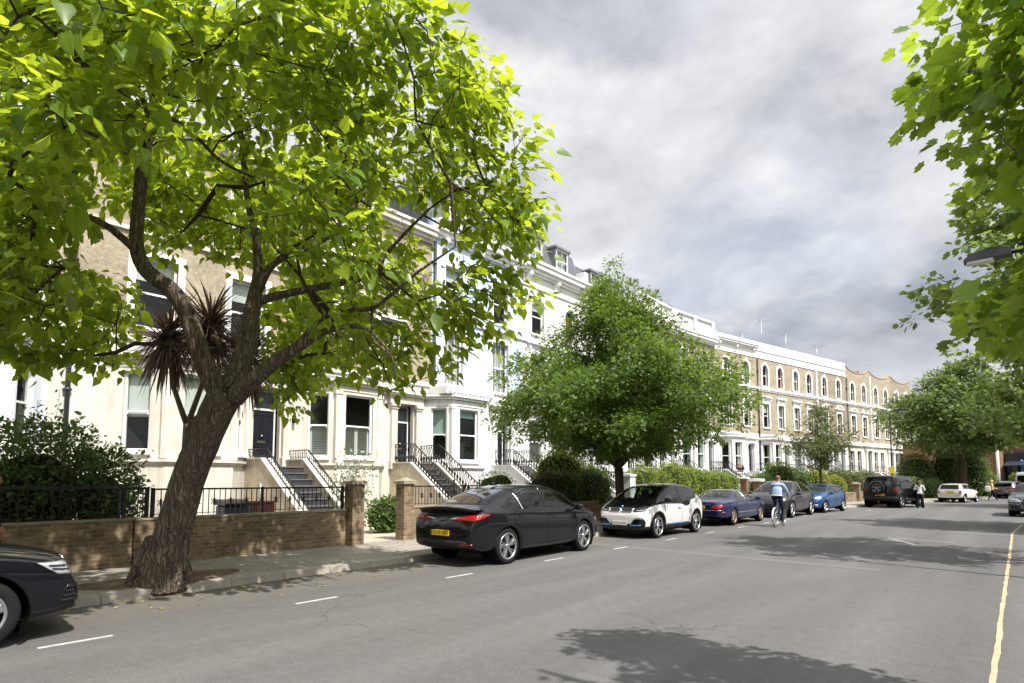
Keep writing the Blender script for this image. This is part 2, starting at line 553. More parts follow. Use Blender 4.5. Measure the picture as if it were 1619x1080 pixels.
v = t.math('ADD', t.math('ADD', t.math('MULTIPLY', big, .50), t.math('MULTIPLY', med, .42)), t.math('MULTIPLY', fin, .10))
m3 = t.new('ShaderNodeMapping'); m3.inputs['Location'].default_value = (7.7, 3.1, 2.0); t.link(mp.outputs[0], m3.inputs[0])
grey = t.ramp(t.math('ADD', t.math('MULTIPLY', t.noise(m3.outputs[0], 1.9, 7, .58, .3), .75), t.math('MULTIPLY', fin, .25)), [(.36, (.38, .405, .455)), (.50, (.58, .60, .645)), (.62, (.74, .76, .795))])
pale = t.ramp(t.math('ADD', t.math('MULTIPLY', t.noise(m3.outputs[0], 2.8, 7, .6, .3), .7), t.math('MULTIPLY', fin, .3)), [(.36, (.68, .70, .745)), (.50, (.86, .87, .895)), (.60, (1.0, 1.0, 1.0))])
cl = t.mix(t.ramp(v, [(.445, 0.0), (.475, .35), (.50, .6), (.555, 1.0)]), grey, pale)
# the overcast glows where the sun stands behind it, high on the right
sv = t.new('ShaderNodeVectorMath', operation='DOT_PRODUCT'); t.link(tc.outputs['Generated'], sv.inputs[0]); sv.inputs[1].default_value = tuple(sd)
halo = t.math('MULTIPLY', t.math('POWER', t.math('MAXIMUM', sv.outputs['Value'], 0.0), 6.0), 1.6)
hz = t.ramp(sp.outputs[2], [(0.0, .8), (.10, .45), (.24, 0.0)])
cl = t.mix(hz, cl, (.74, .77, .82))
cover = t.ramp(t.noise(mp.outputs[0], 1.1, 6, .55, .3), [(.33, .75), (.45, 1.0)])
skyc = t.mix(1.0, sky.outputs[0], (.09, .09, .09), 'MULTIPLY')
k = 1.0 / 2 ** EXPO
cls = t.mix(1.0, cl, (k, k, k), 'MULTIPLY')
hc = t.new('ShaderNodeCombineXYZ')
for i_ in range(3): t.link(halo, hc.inputs[i_])
t.link(t.mix(1.0, t.mix(cover, skyc, cls), hc.outputs[0], 'ADD'), bg.inputs['Color'])
bg.inputs['Strength'].default_value = 1.0

# ------------------------------------------------------------------ ground, road, pavements
KL = [(-40, -9.75), (28, -9.75), (34, -9.3), (39, -8.5), (43, -7.5), (49, -6.35), (55, -5.05), (63, -3.35), (76, .1), (92, 6), (120, 18), (170, 42)]
KR = [(-40, .15), (24.5, .15), (27.5, .55), (30.5, 1.5), (34, 1.75), (39, 2.3), (43, 3.0), (49, 4.2), (55, 5.5), (63, 7.2), (76, 10.6), (92, 16.5), (120, 28.5), (170, 52)]


def curve(tab, sm):
    ys = np.arange(-40, 170, .5)
    xs = np.interp(ys, [p[0] for p in tab], [p[1] for p in tab])
    kk = np.ones(sm) / sm
    xp = np.pad(xs, sm // 2, mode='edge')
    xs = np.convolve(xp, kk, 'valid')[:len(ys)]
    return lambda y: float(np.interp(y, ys, xs))


kl = curve(KL, 9)
kr = curve(KR, 3)
YS = [-40 + i for i in range(205)]


def strip(mb, fa, fb, za, zb, mi=0, ys=YS):
    vs = []
    for y in ys:
        vs += [(fa(y), y, za), (fb(y), y, zb)]
    fs = [(2 * i, 2 * i + 1, 2 * i + 3, 2 * i + 2) for i in range(len(ys) - 1)]
    mb.add(vs, fs, mi)


g = MB(); g.add([(-1500, -1500, -.1), (1500, -1500, -.1), (1500, 1500, -.1), (-1500, 1500, -.1)], [(0, 1, 2, 3)])
tag(g.build('ground', mat('far ground', (.12, .12, .11), .95, var=.2, vscale=.05)), kind='structure')
g = MB(); strip(g, lambda y: kl(y) - .05, lambda y: kr(y) + .05, 0, 0)
tag(g.build('road', M['asphalt']), kind='structure')
# kerbs are real steps; the front face, the top and the joint with the paving
g = MB()
strip(g, kl, lambda y: kl(y) - .03, -.02, .115)
strip(g, lambda y: kl(y) - .03, lambda y: kl(y) - .20, .115, .125)
tag(g.build('kerb', M['kerb']), kind='structure')
g = MB()
strip(g, kr, lambda y: kr(y) + .03, -.02, .10)
strip(g, lambda y: kr(y) + .03, lambda y: kr(y) + .2, .10, .11)
tag(g.build('kerb', M['kerb']), kind='structure')
WOFF = 2.85
wl = lambda y: kl(y) - WOFF            # front face of the garden walls
g = MB(); strip(g, lambda y: kl(y) - .20, lambda y: wl(y) - .1, .125, .12)
tag(g.build('pavement', M['paving']), kind='structure')
g = MB(); strip(g, lambda y: kr(y) + .2, lambda y: kr(y) + 3.6, .11, .11)
tag(g.build('pavement', M['paving']), kind='structure')
g = MB(); strip(g, lambda y: wl(y) - .05, lambda y: -60, .10, .10)
tag(g.build('garden_ground', M['gravel']), kind='structure')

g = MB()
for i in range(12):
    y0 = 1.6 + 2.85 * i
    if y0 > 31: break
    x = -7.72 - .004 * i
    g.box(x - .03, x + .03, y0, y0 + .66, -.002, .004)
for y0, y1, dx in ((38, 42, 2.1), (45.5, 49.5, 2.1), (52, 56, 2.1)):
    a, b = Vector((kl(y0) + dx, y0, .002)), Vector((kl(y0 + .7) + dx, y0 + .7, .002))
    g.bar(a, b, .09, .005)
# worn lines across the junction mouth
tag(g.build('parking_line', M['white_line']), kind='structure')
g = MB()
g.bar((-1.9, 24.4, .002), (-.15, 23.9, .002), .12, .005)
g.bar((-3.0, 20.6, .002), (-2.2, 19.0, .002), .10, .005)
g.bar((-2.9, 20.8, .002), (-1.4, 20.2, .002), .10, .005)
tag(g.build('junction_line', M['faint_line']), kind='structure')
g = MB()
vs = []
ys = [-6 + .25 * i for i in range(int((30 + 6) / .25))]
for y in ys:
    x = -.26 + (.2 if y > 25 else 0) * (y - 25) / 4 + rnd.uniform(-.006, .006)
    wdt = .025 + rnd.uniform(-.006, .006)
    vs += [(x - wdt, y, .004), (x + wdt, y, .004)]
g.add(vs, [(2 * i, 2 * i + 1, 2 * i + 3, 2 * i + 2) for i in range(len(ys) - 1)])
tag(g.build('yellow_line', M['yellow_line']), kind='structure')
# an old trench reinstated in paler asphalt, and one darker patch
g = MB()
for i in range(16):
    t_ = i / 15; x = -9.0 + 6.9 * t_; y = 13.6 - .35 * t_ + .03 * math.sin(i * 1.3)
    if i: g.add([pv[0], (x, y - .17, .003), (x, y + .17, .003), pv[1]], [(0, 1, 2, 3)])
    pv = ((x, y - .17, .003), (x, y + .17, .003))
tag(g.build('road_patch', mat('paler trench asphalt', (.155, .151, .147), .9, spec=.2, var=.14, vscale=16, bump=.4, bscale=90, dirt=(.13, .127, .124))), kind='structure')
# the soil pit round the big tree, a raised patch at its foot
g = MB()
vs = [(-10.55 + 1.0 * math.cos(a) * (1 + .08 * math.sin(5 * a)) * .62, 3.75 + 1.25 * math.sin(a) * (1 + .08 * math.cos(3 * a)), .129) for a in [2 * PI * i / 24 for i in range(24)]]
vs.append((-10.55, 3.75, .17))
g.add(vs, [(i, (i + 1) % 24, 24) for i in range(24)], 0, True)
tag(g.build('tree_pit', M['soil']), kind='structure')

# ------------------------------------------------------------------ terraced houses
def frame(P, d):
    """matrix: local x outward, y along d, z up"""
    d = Vector((d[0], d[1], 0)).normalized()
    n = Vector((d.y, -d.x, 0))
    m = Matrix.Identity(4)
    m.col[0][:3] = n; m.col[1][:3] = d; m.col[3][:3] = (P[0], P[1], P[2] if len(P) > 2 else 0)
    return m


def panel(mb, P0, P1, z0, z1, ops, depth=.22, split=None, lo=0, hi=1, jamb=None):
    """wall sheet from P0 to P1 with real openings (u0, u1, z0, z1) and their reveals"""
    d = Vector((P1[0] - P0[0], P1[1] - P0[1], 0)); L = d.length
    F = frame(P0, d)
    us = sorted({0, L} | {o[0] for o in ops} | {o[1] for o in ops})
    zs = sorted({z0, z1} | {o[2] for o in ops} | {o[3] for o in ops} | ({split} if split and z0 < split < z1 else set()))
    inside = lambda u, z: any(o[0] < u < o[1] and o[2] < z < o[3] for o in ops)
    T = lambda n, u, z: F @ Vector((n, u, z))
    for i in range(len(us) - 1):
        for j in range(len(zs) - 1):
            u, z = (us[i] + us[i + 1]) / 2, (zs[j] + zs[j + 1]) / 2
            if inside(u, z): continue
            m = hi if split and z > split else lo
            mb.add([T(0, us[i], zs[j]), T(0, us[i + 1], zs[j]), T(0, us[i + 1], zs[j + 1]), T(0, us[i], zs[j + 1])], [(0, 1, 2, 3)], m)
    for u0, u1, a, b in ops:
        m = jamb if jamb is not None else (hi if split and a > split else lo)
        for p, q in (((u0, a), (u0, b)), ((u1, b), (u1, a)), ((u0, b), (u1, b)), ((u1, a), (u0, a))):
            mb.add([T(0, *p), T(-depth, *p), T(-depth, *q), T(0, *q)], [(0, 1, 2, 3)], m)
    return F


def arc_pts(u0, u1, zs, rise, n=12, off=0.0):
    """arc through (u0, zs), crown zs+rise, (u1, zs), pushed outward by off"""
    hw = (u1 - u0) / 2; cu = (u0 + u1) / 2
    rad = (hw * hw + rise * rise) / (2 * rise); cz = zs + rise - rad
    a0 = math.asin(min(1, hw / rad))
    if rise > hw: a0 = PI - a0
    return [(cu + (rad + off) * math.sin(-a0 + 2 * a0 * i / n), cz + (rad + off) * math.cos(-a0 + 2 * a0 * i / n)) for i in range(n + 1)]


class House:
    def __init__(s, label, X, Y, ang, W, mats, group='terraced houses along the street', cat='house', back=9.0):
        s.root = empty('terraced_house', (X, Y, 0), -R(ang))
        tag(s.root, label, cat, group)
        s.W = W; s.mb = MB(); s.mats = mats; s.ops = []; s.back = back
        s.pieces = []; s.room = MB()

    def piece(s, name):
        m = MB(); s.pieces.append((name, m)); return m

    # ---- a sash window in the opening u0..u1, z0..z1 of the wall frame F
    def win(s, F, u0, u1, z0, z1, back=.17, dress=None, sur=None, bars=0, sill=True, frame_m='white_trim', sur_m='white_trim', parent=None, fw=.06, meet=.5):
        parent = parent or s.root
        x = -back
        f = MB(F)
        f.box(x - .03, x + .04, u0, u0 + fw, z0, z1); f.box(x - .03, x + .04, u1 - fw, u1, z0, z1)
        f.box(x - .031, x + .041, u0 + fw, u1 - fw, z1 - fw, z1); f.box(x - .031, x + .045, u0 + fw, u1 - fw, z0, z0 + fw * 1.3)
        zm = z0 + (z1 - z0) * meet
        f.box(x - .032, x + .05, u0 + fw, u1 - fw, zm - .025, zm + .03)
        for h in (-1, 1):                                    # sash horns
            uu = u0 + fw + .025 if h < 0 else u1 - fw - .025
            f.box(x + .012, x + .043, uu - .022, uu + .022, zm - .085, zm - .025)
        for i in range(bars):
            u = u0 + (u1 - u0) * (i + 1) / (bars + 1)
            f.box(x - .012, x + .028, u - .012, u + .012, z0 + fw, z1 - fw)
        w = f.build('window', M[frame_m], parent)
        p = MB(F)
        p.add([(x + .02, u0 + fw, zm), (x + .02, u1 - fw, zm), (x + .02, u1 - fw, z1 - fw), (x + .02, u0 + fw, z1 - fw)], [(0, 1, 2, 3)])
        p.add([(x - .01, u0 + fw, z0 + fw), (x - .01, u1 - fw, z0 + fw), (x - .01, u1 - fw, zm), (x - .01, u0 + fw, zm)], [(0, 1, 2, 3)])
        p.build('pane', M['pane'], w, False)
        if dress:
            kind, fr, mk = dress
            b = MB(F); xb = x - .09
            if kind == 'blind':
                zb = z1 - (z1 - z0) * fr
                b.box(xb - .004, xb + .004, u0 + .05, u1 - .05, zb, z1)
                b.box(xb - .012, xb + .012, u0 + .05, u1 - .05, zb - .03, zb)
                b.build('blind', M[mk], w)
            elif kind == 'slats':
                zt = z0 + (z1 - z0) * fr
                n = int((zt - z0) / .062)
                for i in range(n):
                    zc = z0 + .07 + i * .062
                    b.add([(xb - .02, u0 + .1, zc), (xb - .02, u1 - .1, zc), (xb + .022, u1 - .1, zc + .046), (xb + .022, u0 + .1, zc + .046)], [(0, 1, 2, 3)])
                m_ = (u0 + u1) / 2
                for uu in ([u0 + .08, u1 - .08] + ([m_ - .03, m_ + .03] if u1 - u0 > .8 else [])):
                    b.box(xb - .02, xb + .03, uu - .035, uu + .035, z0 + .03, zt)
                b.box(xb - .019, xb + .029, u0 + .06, u1 - .06, zt - .05, zt + .01)
                b.build('shutter', M[mk], w)
            else:
                sides = ((u0 + .03, u0 + (u1 - u0) * fr), (u1 - (u1 - u0) * fr, u1 - .03)) if kind == 'curtains' else ((u0 + .03, u1 - .03),)
                for a, c in sides:
                    n = max(6, int((c - a) / .03)); vs = []
                    for i in range(n + 1):
                        uu = a + (c - a) * i / n
                        xx = xb - .03 + .025 * math.sin(i * 1.9) + .01 * math.sin(i * .7)
                        vs += [(xx, uu, z0 + .03), (xx, uu, z1 - .02)]
                    b.add(vs, [(2 * i, 2 * i + 2, 2 * i + 3, 2 * i + 1) for i in range(n)], 0, True)
                b.build('curtain', M[mk], w)
        if sill:
            q = MB(F); q.bbox(-.14, .10, u0 - .08, u1 + .08, z0 - .10, z0 - .003, .012)
            q.build('sill', M[sur_m], w)
        if sur:
            q = MB(F); k, sw = sur[0], sur[1]
            if k in ('flat', 'hood', 'pediment'):
                q.box(-.004, .05, u0 - sw, u0, z0 - .003, z1); q.box(-.004, .05, u1, u1 + sw, z0 - .003, z1)
                q.box(-.003, .055, u0 - sw, u1 + sw, z1, z1 + sw)
                if k == 'hood':
                    q.box(-.002, .045, u0 - sw, u1 + sw, z1 + sw, z1 + sw + .34)
                    for uu in (u0 - sw + .07, u1 + sw - .07):
                        q.box(-.001, .15, uu - .06, uu + .06, z1 + sw + .06, z1 + sw + .34)
                    q.bbox(-.001, .24, u0 - sw - .1, u1 + sw + .1, z1 + sw + .34, z1 + sw + .44)
                    q.bbox(-.001, .18, u0 - sw - .05, u1 + sw + .05, z1 + sw + .44, z1 + sw + .50)
                if k == 'pediment':
                    zt = z1 + sw + .22
                    q.box(-.002, .045, u0 - sw, u1 + sw, z1 + sw, zt)
                    q.bbox(-.001, .22, u0 - sw - .1, u1 + sw + .1, zt, zt + .07)
                    a = arc_pts(u0 - sw - .1, u1 + sw + .1, zt + .07, .36, 12); b2 = arc_pts(u0 - sw - .1, u1 + sw + .1, zt + .07, .36, 12, -.09)
                    for i in range(12):
                        q.prism([a[i], a[i + 1], b2[i + 1], b2[i]], -.001, .22, lambda p_, r_, h: (h, p_, r_))
                    q.prism(b2, -.001, .05, lambda p_, r_, h: (h, p_, r_))
            if k == 'arch':
                rise = sur[2]; zs = z1 - rise
                q.box(-.004, .05, u0 - sw, u0, z0 - .003, zs); q.box(-.004, .05, u1, u1 + sw, z0 - .003, zs)
                a = arc_pts(u0, u1, zs, rise, 12); b2 = arc_pts(u0, u1, zs, rise, 12, sw)
                for i in range(12):
                    q.prism([b2[i], b2[i + 1], a[i + 1], a[i]], -.004, .052, lambda p_, r_, h: (h, p_, r_))
                cu = (u0 + u1) / 2
                # spandrels shut the square corners of the opening above the arch
                for half in (a[:7], a[6:]):
                    cn = (half[0][0], z1) if half[0][1] < half[-1][1] else (half[-1][0], z1)
                    for i in range(len(half) - 1):
                        q.prism([half[i], half[i + 1], cn], -back + .05, .02, lambda p_, r_, h: (h, p_, r_))
                q.prism([(cu - .07, z1 - .03), (cu + .07, z1 - .03), (cu + .10, z1 + sw + .10), (cu - .10, z1 + sw + .10)], -.003, .10, lambda p_, r_, h: (h, p_, r_))
                for uu in (u0 - sw / 2, u1 + sw / 2):
                    q.box(-.003, .075, uu - sw / 2 - .03, uu + sw / 2 + .03, zs - .06, zs + .03)
            q.build('surround', M[sur_m], w)
        return w

    def upper(s, y0, y1, z0, z1, **kw):
        s.ops.append((y0, y1, z0, z1))
        s.later = getattr(s, 'later', [])
        s.later.append(((y0, y1, z0, z1), kw))

    # ---- canted bay of one storey with a cornice and a lead roof
    def bay(s, y0, f0, f1, y1, dep, zs=2.52, zh=4.8, ztop=5.3, wf=.85, wc=.62, dress=(None, None, None), split_sash=None, string=2.3, roofm=5, trim=2, mi=0, z0=.0, side=True, fmeet=.5):
        pts = [(0, y0), (dep, f0), (dep, f1), (0, y1)]
        fr = []
        for i, (wid, dr) in enumerate(zip((wc, wf, wc), dress)):
            P, Q = pts[i], pts[i + 1]
            L = math.hypot(Q[0] - P[0], Q[1] - P[1])
            o = (L / 2 - wid / 2, L / 2 + wid / 2, zs, zh)
            F = panel(s.mb, P, Q, z0, ztop, [o], .2, None, mi)
            fr.append((F, o, dr))
        for F, o, dr in fr:
            s.win(F, *o, back=.15, dress=dr, sill=True, sur=None, meet=fmeet)
        tb, tt = s.piece('bay_sill_band'), s.piece('bay_cornice')
        def slab(mb, za, zb, p, m_):
            poly = [(-.005, y0 - p * 1.3), (dep + p, f0 - p * .42), (dep + p, f1 + p * .42), (-.005, y1 + p * 1.3)]
            mb.prism(poly, za, zb, None, m_)
        slab(tb, string - .08, string, .10, 0); slab(tb, string - .15, string - .079, .05, 0)
        slab(s.piece('bay_band'), zh + .12, zh + .17, .03, 0)
        slab(tt, ztop - .16, ztop - .06, .12, 0); slab(tt, ztop - .061, ztop + .02, .22, 0)
        # pilaster strips at the corners
        for q, (cx, cy) in enumerate(pts[1:3]):
            tp = s.piece('pilaster')
            tp.prism([(cx + .03, cy - .12), (cx + .03, cy + .12), (cx - .10, cy + .12), (cx - .10, cy - .12)], zs - .2, zh + .11, None, 0)
            tp.prism([(cx + .055, cy - .15), (cx + .055, cy + .15), (cx - .10, cy + .15), (cx - .10, cy - .15)], zh - .02, zh + .10, None, 0)
        # lead roof
        p = .2
        vs = [(-.004, y0 - p, ztop + .02), (dep + p, f0 - p * .4, ztop + .02), (dep + p, f1 + p * .4, ztop + .02), (-.004, y1 + p, ztop + .02), (.0, f0, ztop + .32), (.0, f1, ztop + .32)]
        s.mb.add(vs, [(0, 1, 4), (1, 2, 5, 4), (2, 3, 5)], roofm)
        # dark room behind the bay
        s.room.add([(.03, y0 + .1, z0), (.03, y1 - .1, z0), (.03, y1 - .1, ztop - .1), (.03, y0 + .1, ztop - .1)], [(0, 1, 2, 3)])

    # ---- front door in a pilastered porch, fanlight over it
    def door(s, y0, y1, zb=2.14, zd=4.12, zf=4.78, door_m='door_black', number=None, pil=True, ent=5.3, lamps=False, fan='fanlight', rec=.38):
        s.ops.append((y0 - .03, y1 + .03, zb, zf + .03)); s.dep_door = rec
        d = MB(); x = -rec + .02
        d.box(x - .05, x, y0 + .02, y1 - .02, zb + .01, zd - .02)
        wd = y1 - y0
        for a, b in ((.12, .46), (.54, .88)):
            for c, e in ((.08, .36), (.46, .92)):
                ya, yb = y0 + wd * a, y0 + wd * b
                za, z2 = zb + (zd - zb) * c, zb + (zd - zb) * e
                for q in ((ya, ya + .03, za, z2), (yb - .03, yb, za, z2), (ya + .03, yb - .03, za, za + .03), (ya + .03, yb - .03, z2 - .03, z2)):
                    d.box(x - .001, x + .022, *q)
        dd = d.build('door', M[door_m], s.root)
        h = MB(); zc = zb + .95
        h.lathe([(.015, 0), (.015, .03), (.04, .04), (.045, .065), (.02, .085)], 10, (x, (y0 + y1) / 2, zc + .12), 'x')
        h.box(x, x + .015, y0 + wd * .33, y0 + wd * .67, zc - .12, zc - .04)
        h.build('handle', M['brass'], dd)
        t_ = MB()
        t_.box(x - .06, x + .04, y0, y1, zd - .02, zd + .05)
        for q in ((y0 - .03, y0 + .02), (y1 - .02, y1 + .03)): t_.box(x - .06, x + .03, q[0], q[1], zb, zf + .03)
        t_.box(x - .06, x + .03, y0 + .02, y1 - .02, zf - .03, zf + .03)
        t_.build('door_frame', M['white_trim'], s.root)
        fl = MB(); fl.box(x - .03, x - .01, y0 + .02, y1 - .02, zd + .05, zf - .03)
        ff = fl.build('fanlight', M[fan], s.root)
        if number:
            tx = text_mesh(number, .27, .004)
            vs = [(x - .006 + v[2], (y0 + y1) / 2 + v[0], (zd + zf) / 2 + v[1] - .02) for v in tx[0]]
            q = MB(); q.add(vs, tx[1]); q.build('number', M['etch'], ff)
        if pil:
            for c in (y0 - .24, y1 + .24):
                tp = s.piece('pilaster'); tp.bbox(-.003, .16, c - .15, c + .15, zb, 4.62, .012)
                tp.bbox(-.002, .21, c - .19, c + .19, zb, zb + .35, .012)
                tp.bbox(-.002, .20, c - .18, c + .18, 4.62, 4.72); tp.bbox(-.002, .25, c - .21, c + .21, 4.72, 4.86)
            a, b = y0 - .48, y1 + .48
            te = s.piece('entablature'); te.bbox(-.002, .17, a, b, 4.86, ent - .12)
            te.bbox(-.002, .30, a - .07, b + .07, ent - .12, ent - .04); te.bbox(-.002, .36, a - .12, b + .12, ent - .04, ent + .05)
        if lamps:
            for c in (y0 - .47, y1 + .5):
                l = MB()
                l.box(.0, .05, c - .05, c + .05, 3.72, 3.98); l.tube([(.03, c, 3.98), (.13, c, 4.02), (.14, c, 3.95)], .012, 6)
                l.lathe([(.05, 3.70), (.062, 3.73), (.065, 3.93), (.05, 3.96), (.01, 3.99)], 8, (.14, c, 0))
                l.build('wall_lamp', M['black_metal'], s.root)

    # ---- flight of steps between two flank walls with handrails
    def steps(s, y0, y1, wall_m='cream_dirty', step_m='step', rail='plain', zb=2.14, land=1.3, walls=True, n=10, edge='step_edge', rails=(0, 1)):
        rise = (zb - .1) / n; run = rise / .70
        st = MB()
        for i in range(n):
            x1 = land + run * i; zt = zb - rise * i
            xa = 0.01 if i == 0 else x1 - run - .03
            st.box(xa, x1, y0, y1, .1 + .001 * i, zt - .04 - .002 * i, 0)
            st.bbox(xa, x1 + .025, y0 + .001, y1 - .001, zt - .04, zt, .01, 1)
        st.build('steps', [M[step_m], M[edge]], s.root)
        xe = land + run * (n - 1) - .1; top = zb + .22; slope = .70
        for k, yy in enumerate((y0 - .28, y1)):
            if walls:
                f = MB()
                prof = [(.0, .08), (.0, top), (land, top), (xe, top - slope * (xe - land)), (xe, .08)]
                f.prism(prof, yy, yy + .28, lambda a, b, h: (a, h, b))
                pw = f.build('flank_wall', M[wall_m], s.root)
                cp = MB()
                for p, q in (((.0, top), (land, top)), ((land, top), (xe, top - slope * (xe - land)))):
                    cp.prism([(p[0], p[1] + .002), (q[0], q[1] + .002), (q[0] + .02, q[1] + .05), (p[0] + .0, p[1] + .05)], yy - .03, yy + .31, lambda a, b, h: (a, h, b))
                cp.build('coping', M[wall_m if wall_m != 'cream_dirty' else 'cream'], pw)
            if k not in rails: continue
            r = MB(); yc = yy + .14
            base = top + .05 if walls else zb
            hh = .30 if rail == 'plain' else .72
            zr = lambda x: base + hh - max(0, x - land) * slope
            x9 = xe - .3
            pts = [(.06, yc, zr(0)), (land + .05, yc, zr(land)), (x9, yc, zr(x9)), (x9 + .12, yc, zr(x9) - .03)]
            for a, b in zip(pts[:-1], pts[1:]): r.bar(a, b, .045, .03)
            lo = .06 if rail == 'plain' else .04
            r.bar((.06, yc, base + lo), (land, yc, base + lo), .02); r.bar((land, yc, base + lo), (x9, yc, zr(x9) - hh + lo), .02)
            x = .08; i = 0
            step_ = .115 if rail == 'plain' else .155
            while x < x9:
                zb_, zt_ = zr(x) - hh, zr(x) - .01
                if rail == 'plain':
                    r.bar((x, yc, zb_), (x, yc, zt_), .014)
                    if i % 2 == 0:
                        zc = (zb_ + zt_) / 2
                        for sg in (-1, 1):
                            r.bar((x, yc, zc + sg * .015), (x + .035, yc, zc + sg * .05), .012); r.bar((x, yc, zc + sg * .015), (x - .035, yc, zc + sg * .05), .012)
                else:
                    H = zt_ - zb_
                    # cast-iron baluster: a waisted vase with an open loop over it
                    prof = [(.012, 0), (.03, .04), (.018, .10), (.046, .22), (.050, .30), (.022, .40), (.014, .46)]
                    r.lathe([(a, zb_ + b * H) for a, b in prof], 6, (x, yc, 0))
                    for sg in (-1, 1):
                        r.tube([(x, yc, zb_ + .46 * H), (x + sg * .045, yc, zb_ + .60 * H), (x + sg * .052, yc, zb_ + .72 * H), (x + sg * .018, yc, zb_ + .92 * H), (x, yc, zt_)], .010, 5)
                    r.bar((x, yc, zb_ + .84 * H), (x, yc, zt_), .02)
                x += step_; i += 1
            if rail != 'plain':
                r.lathe([(.035, .0), (.045, .05), (.03, .1), (.03, .75), (.05, .8), (.02, .86), (.05, .92), (.015, .99)], 8, (x9 + .1, yc, zr(x9) - hh - .1))
            else:
                r.bar((x9 + .1, yc, zr(x9) - hh - .05), (x9 + .1, yc, zr(x9) - .02), .02)
            r.build('handrail', M['black_metal'], s.root)

    def finish(s, ztop, split=None, lo=0, hi=1, cornice=None, string=None):
        W = s.W
        panel(s.mb, (0, 0), (0, W), 0, ztop, [o for o in s.ops], .2, split, lo, hi)
        F = frame((0, 0), (0, 1))
        for o, kw in getattr(s, 'later', []):
            s.win(F, *o, **kw)
        m = hi if split else lo
        b = s.back
        s.mb.add([(0, 0, 0), (0, 0, ztop), (-b, 0, ztop), (-b, 0, 0)], [(0, 1, 2, 3)], m)
        s.mb.add([(0, W, 0), (-b, W, 0), (-b, W, ztop), (0, W, ztop)], [(0, 1, 2, 3)], m)
        s.mb.add([(-b, 0, 0), (-b, 0, ztop), (-b, W, ztop), (-b, W, 0)], [(0, 1, 2, 3)], m)
        s.mb.add([(-.25, 0, ztop - .4), (-.25, W, ztop - .4), (-b, W, ztop - .4), (-b, 0, ztop - .4)], [(0, 1, 2, 3)], 5)
        s.mb.add([(0, 0, ztop), (0, W, ztop), (-.25, W, ztop), (-.25, 0, ztop)], [(0, 1, 2, 3)], 5)
        s.mb.add([(-.25, 0, ztop), (-.25, W, ztop), (-.25, W, ztop - .4), (-.25, 0, ztop - .4)], [(0, 1, 2, 3)], m)
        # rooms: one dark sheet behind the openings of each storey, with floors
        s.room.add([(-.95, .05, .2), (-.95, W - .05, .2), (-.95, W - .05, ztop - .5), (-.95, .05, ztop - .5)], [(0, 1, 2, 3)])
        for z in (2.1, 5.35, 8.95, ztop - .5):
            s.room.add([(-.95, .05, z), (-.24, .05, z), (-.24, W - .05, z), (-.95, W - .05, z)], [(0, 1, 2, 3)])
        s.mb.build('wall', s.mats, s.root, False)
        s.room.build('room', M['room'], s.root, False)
        for nm, m_ in s.pieces:
            if m_.v: m_.build(nm, s.mats[2], s.root)

    def string(s, z, h=.12, p=.09, y0=0, y1=None):
        y1 = y1 if y1 is not None else s.W
        s.piece('string_course').bbox(-.002, p, y0 + .002, y1 - .002, z, z + h, .015)

    def cornice(s, z0, z1, p=.45, br=None):
        h = z1 - z0; tc_ = s.piece('cornice')
        for a, b, q in ((0, .18, .12), (.18, .42, .24), (.42, .78, .38), (.78, 1.0, .45)):
            tc_.bbox(-.002, p * q / .45, .003, s.W - .003, z0 + h * a, z0 + h * b, .01)
        for y in (br or []):
            s.piece('bracket').prism([(.0, z0 + .05), (.0, z0 - .55), (.10, z0 - .50), (.14, z0 - .25), (.30, z0 - .12), (.34, z0 + .05)], y - .13, y + .13, lambda a, b, hh: (a, hh, b))

    def mansard(s, z, dorm, h=1.9, party=True):
        r = MB()
        W = s.W
        r.prism([(-.30, z - .05), (-.95, z + h), (-6.5, z + h + .25), (-6.5, z - .05)], .22, W - .02, lambda a, b, hh: (a, hh, b))
        r.build('roof', M['slate'], s.root)
        if party:
            q = MB()
            q.prism([(-.22, z - .3), (-.22, z + .5), (-.55, z + .55), (-1.05, z + h + .30), (-6.6, z + h + .45), (-6.6, z - .3)], -.12, .16, lambda a, b, hh: (a, hh, b), 0)
            q.prism([(-.24, z + .50), (-.24, z + .57), (-.53, z + .62), (-1.02, z + h + .38), (-1.5, z + h + .42), (-1.5, z + h + .34), (-1.04, z + h + .30), (-.55, z + .55)], -.15, .19, lambda a, b, hh: (a, hh, b), 1)
            q.build('party_wall', [M['slate'], M['ridge']], s.root)
        for y in dorm:
            d = MB()
            zb, zt = z + .18, z + 1.62
            for yy in (y - .68, y + .58): d.box(-1.6, -.28, yy, yy + .1, zb - .15, zt)
            d.bbox(-1.7, -.18, y - .76, y + .76, zt, zt + .14, .02)
            d.box(-1.6, -.285, y - .58, y + .58, zb - .15, zb + .05)
            dd = d.build('dormer', M['lead'], s.root)
            F = frame((-.34, y), (0, 1))
            ww = s.win(F, -.58, .58, zb + .05, zt, back=.0, sill=False, bars=1, parent=s.root, fw=.08, dress=('net', 0, 'curtain'))

    def chimney(s, y, z, n=4, w=.9, l=1.5, x=-4.2, mk='brick', ztop=None):
        c = MB()
        zt = ztop or z + 1.2
        c.box(x - l / 2, x + l / 2, y - w / 2, y + w / 2, z - 1.5, zt, 0)
        c.bbox(x - l / 2 - .07, x + l / 2 + .07, y - w / 2 - .07, y + w / 2 + .07, zt, zt + .14, .02, 0)
        cc = c.build('chimney', M[mk], s.root)
        for i in range(n):
            p = MB(); px = x - l / 2 + l * (i + .5) / n
            p.lathe([(.12, zt + .13), (.13, zt + .2), (.10, zt + .3), (.095, zt + .55), (.12, zt + .58), (.115, zt + .63), (.08, zt + .63)], 10, (px, y, 0))
            p.build('chimney_pot', M['terracotta'], cc)

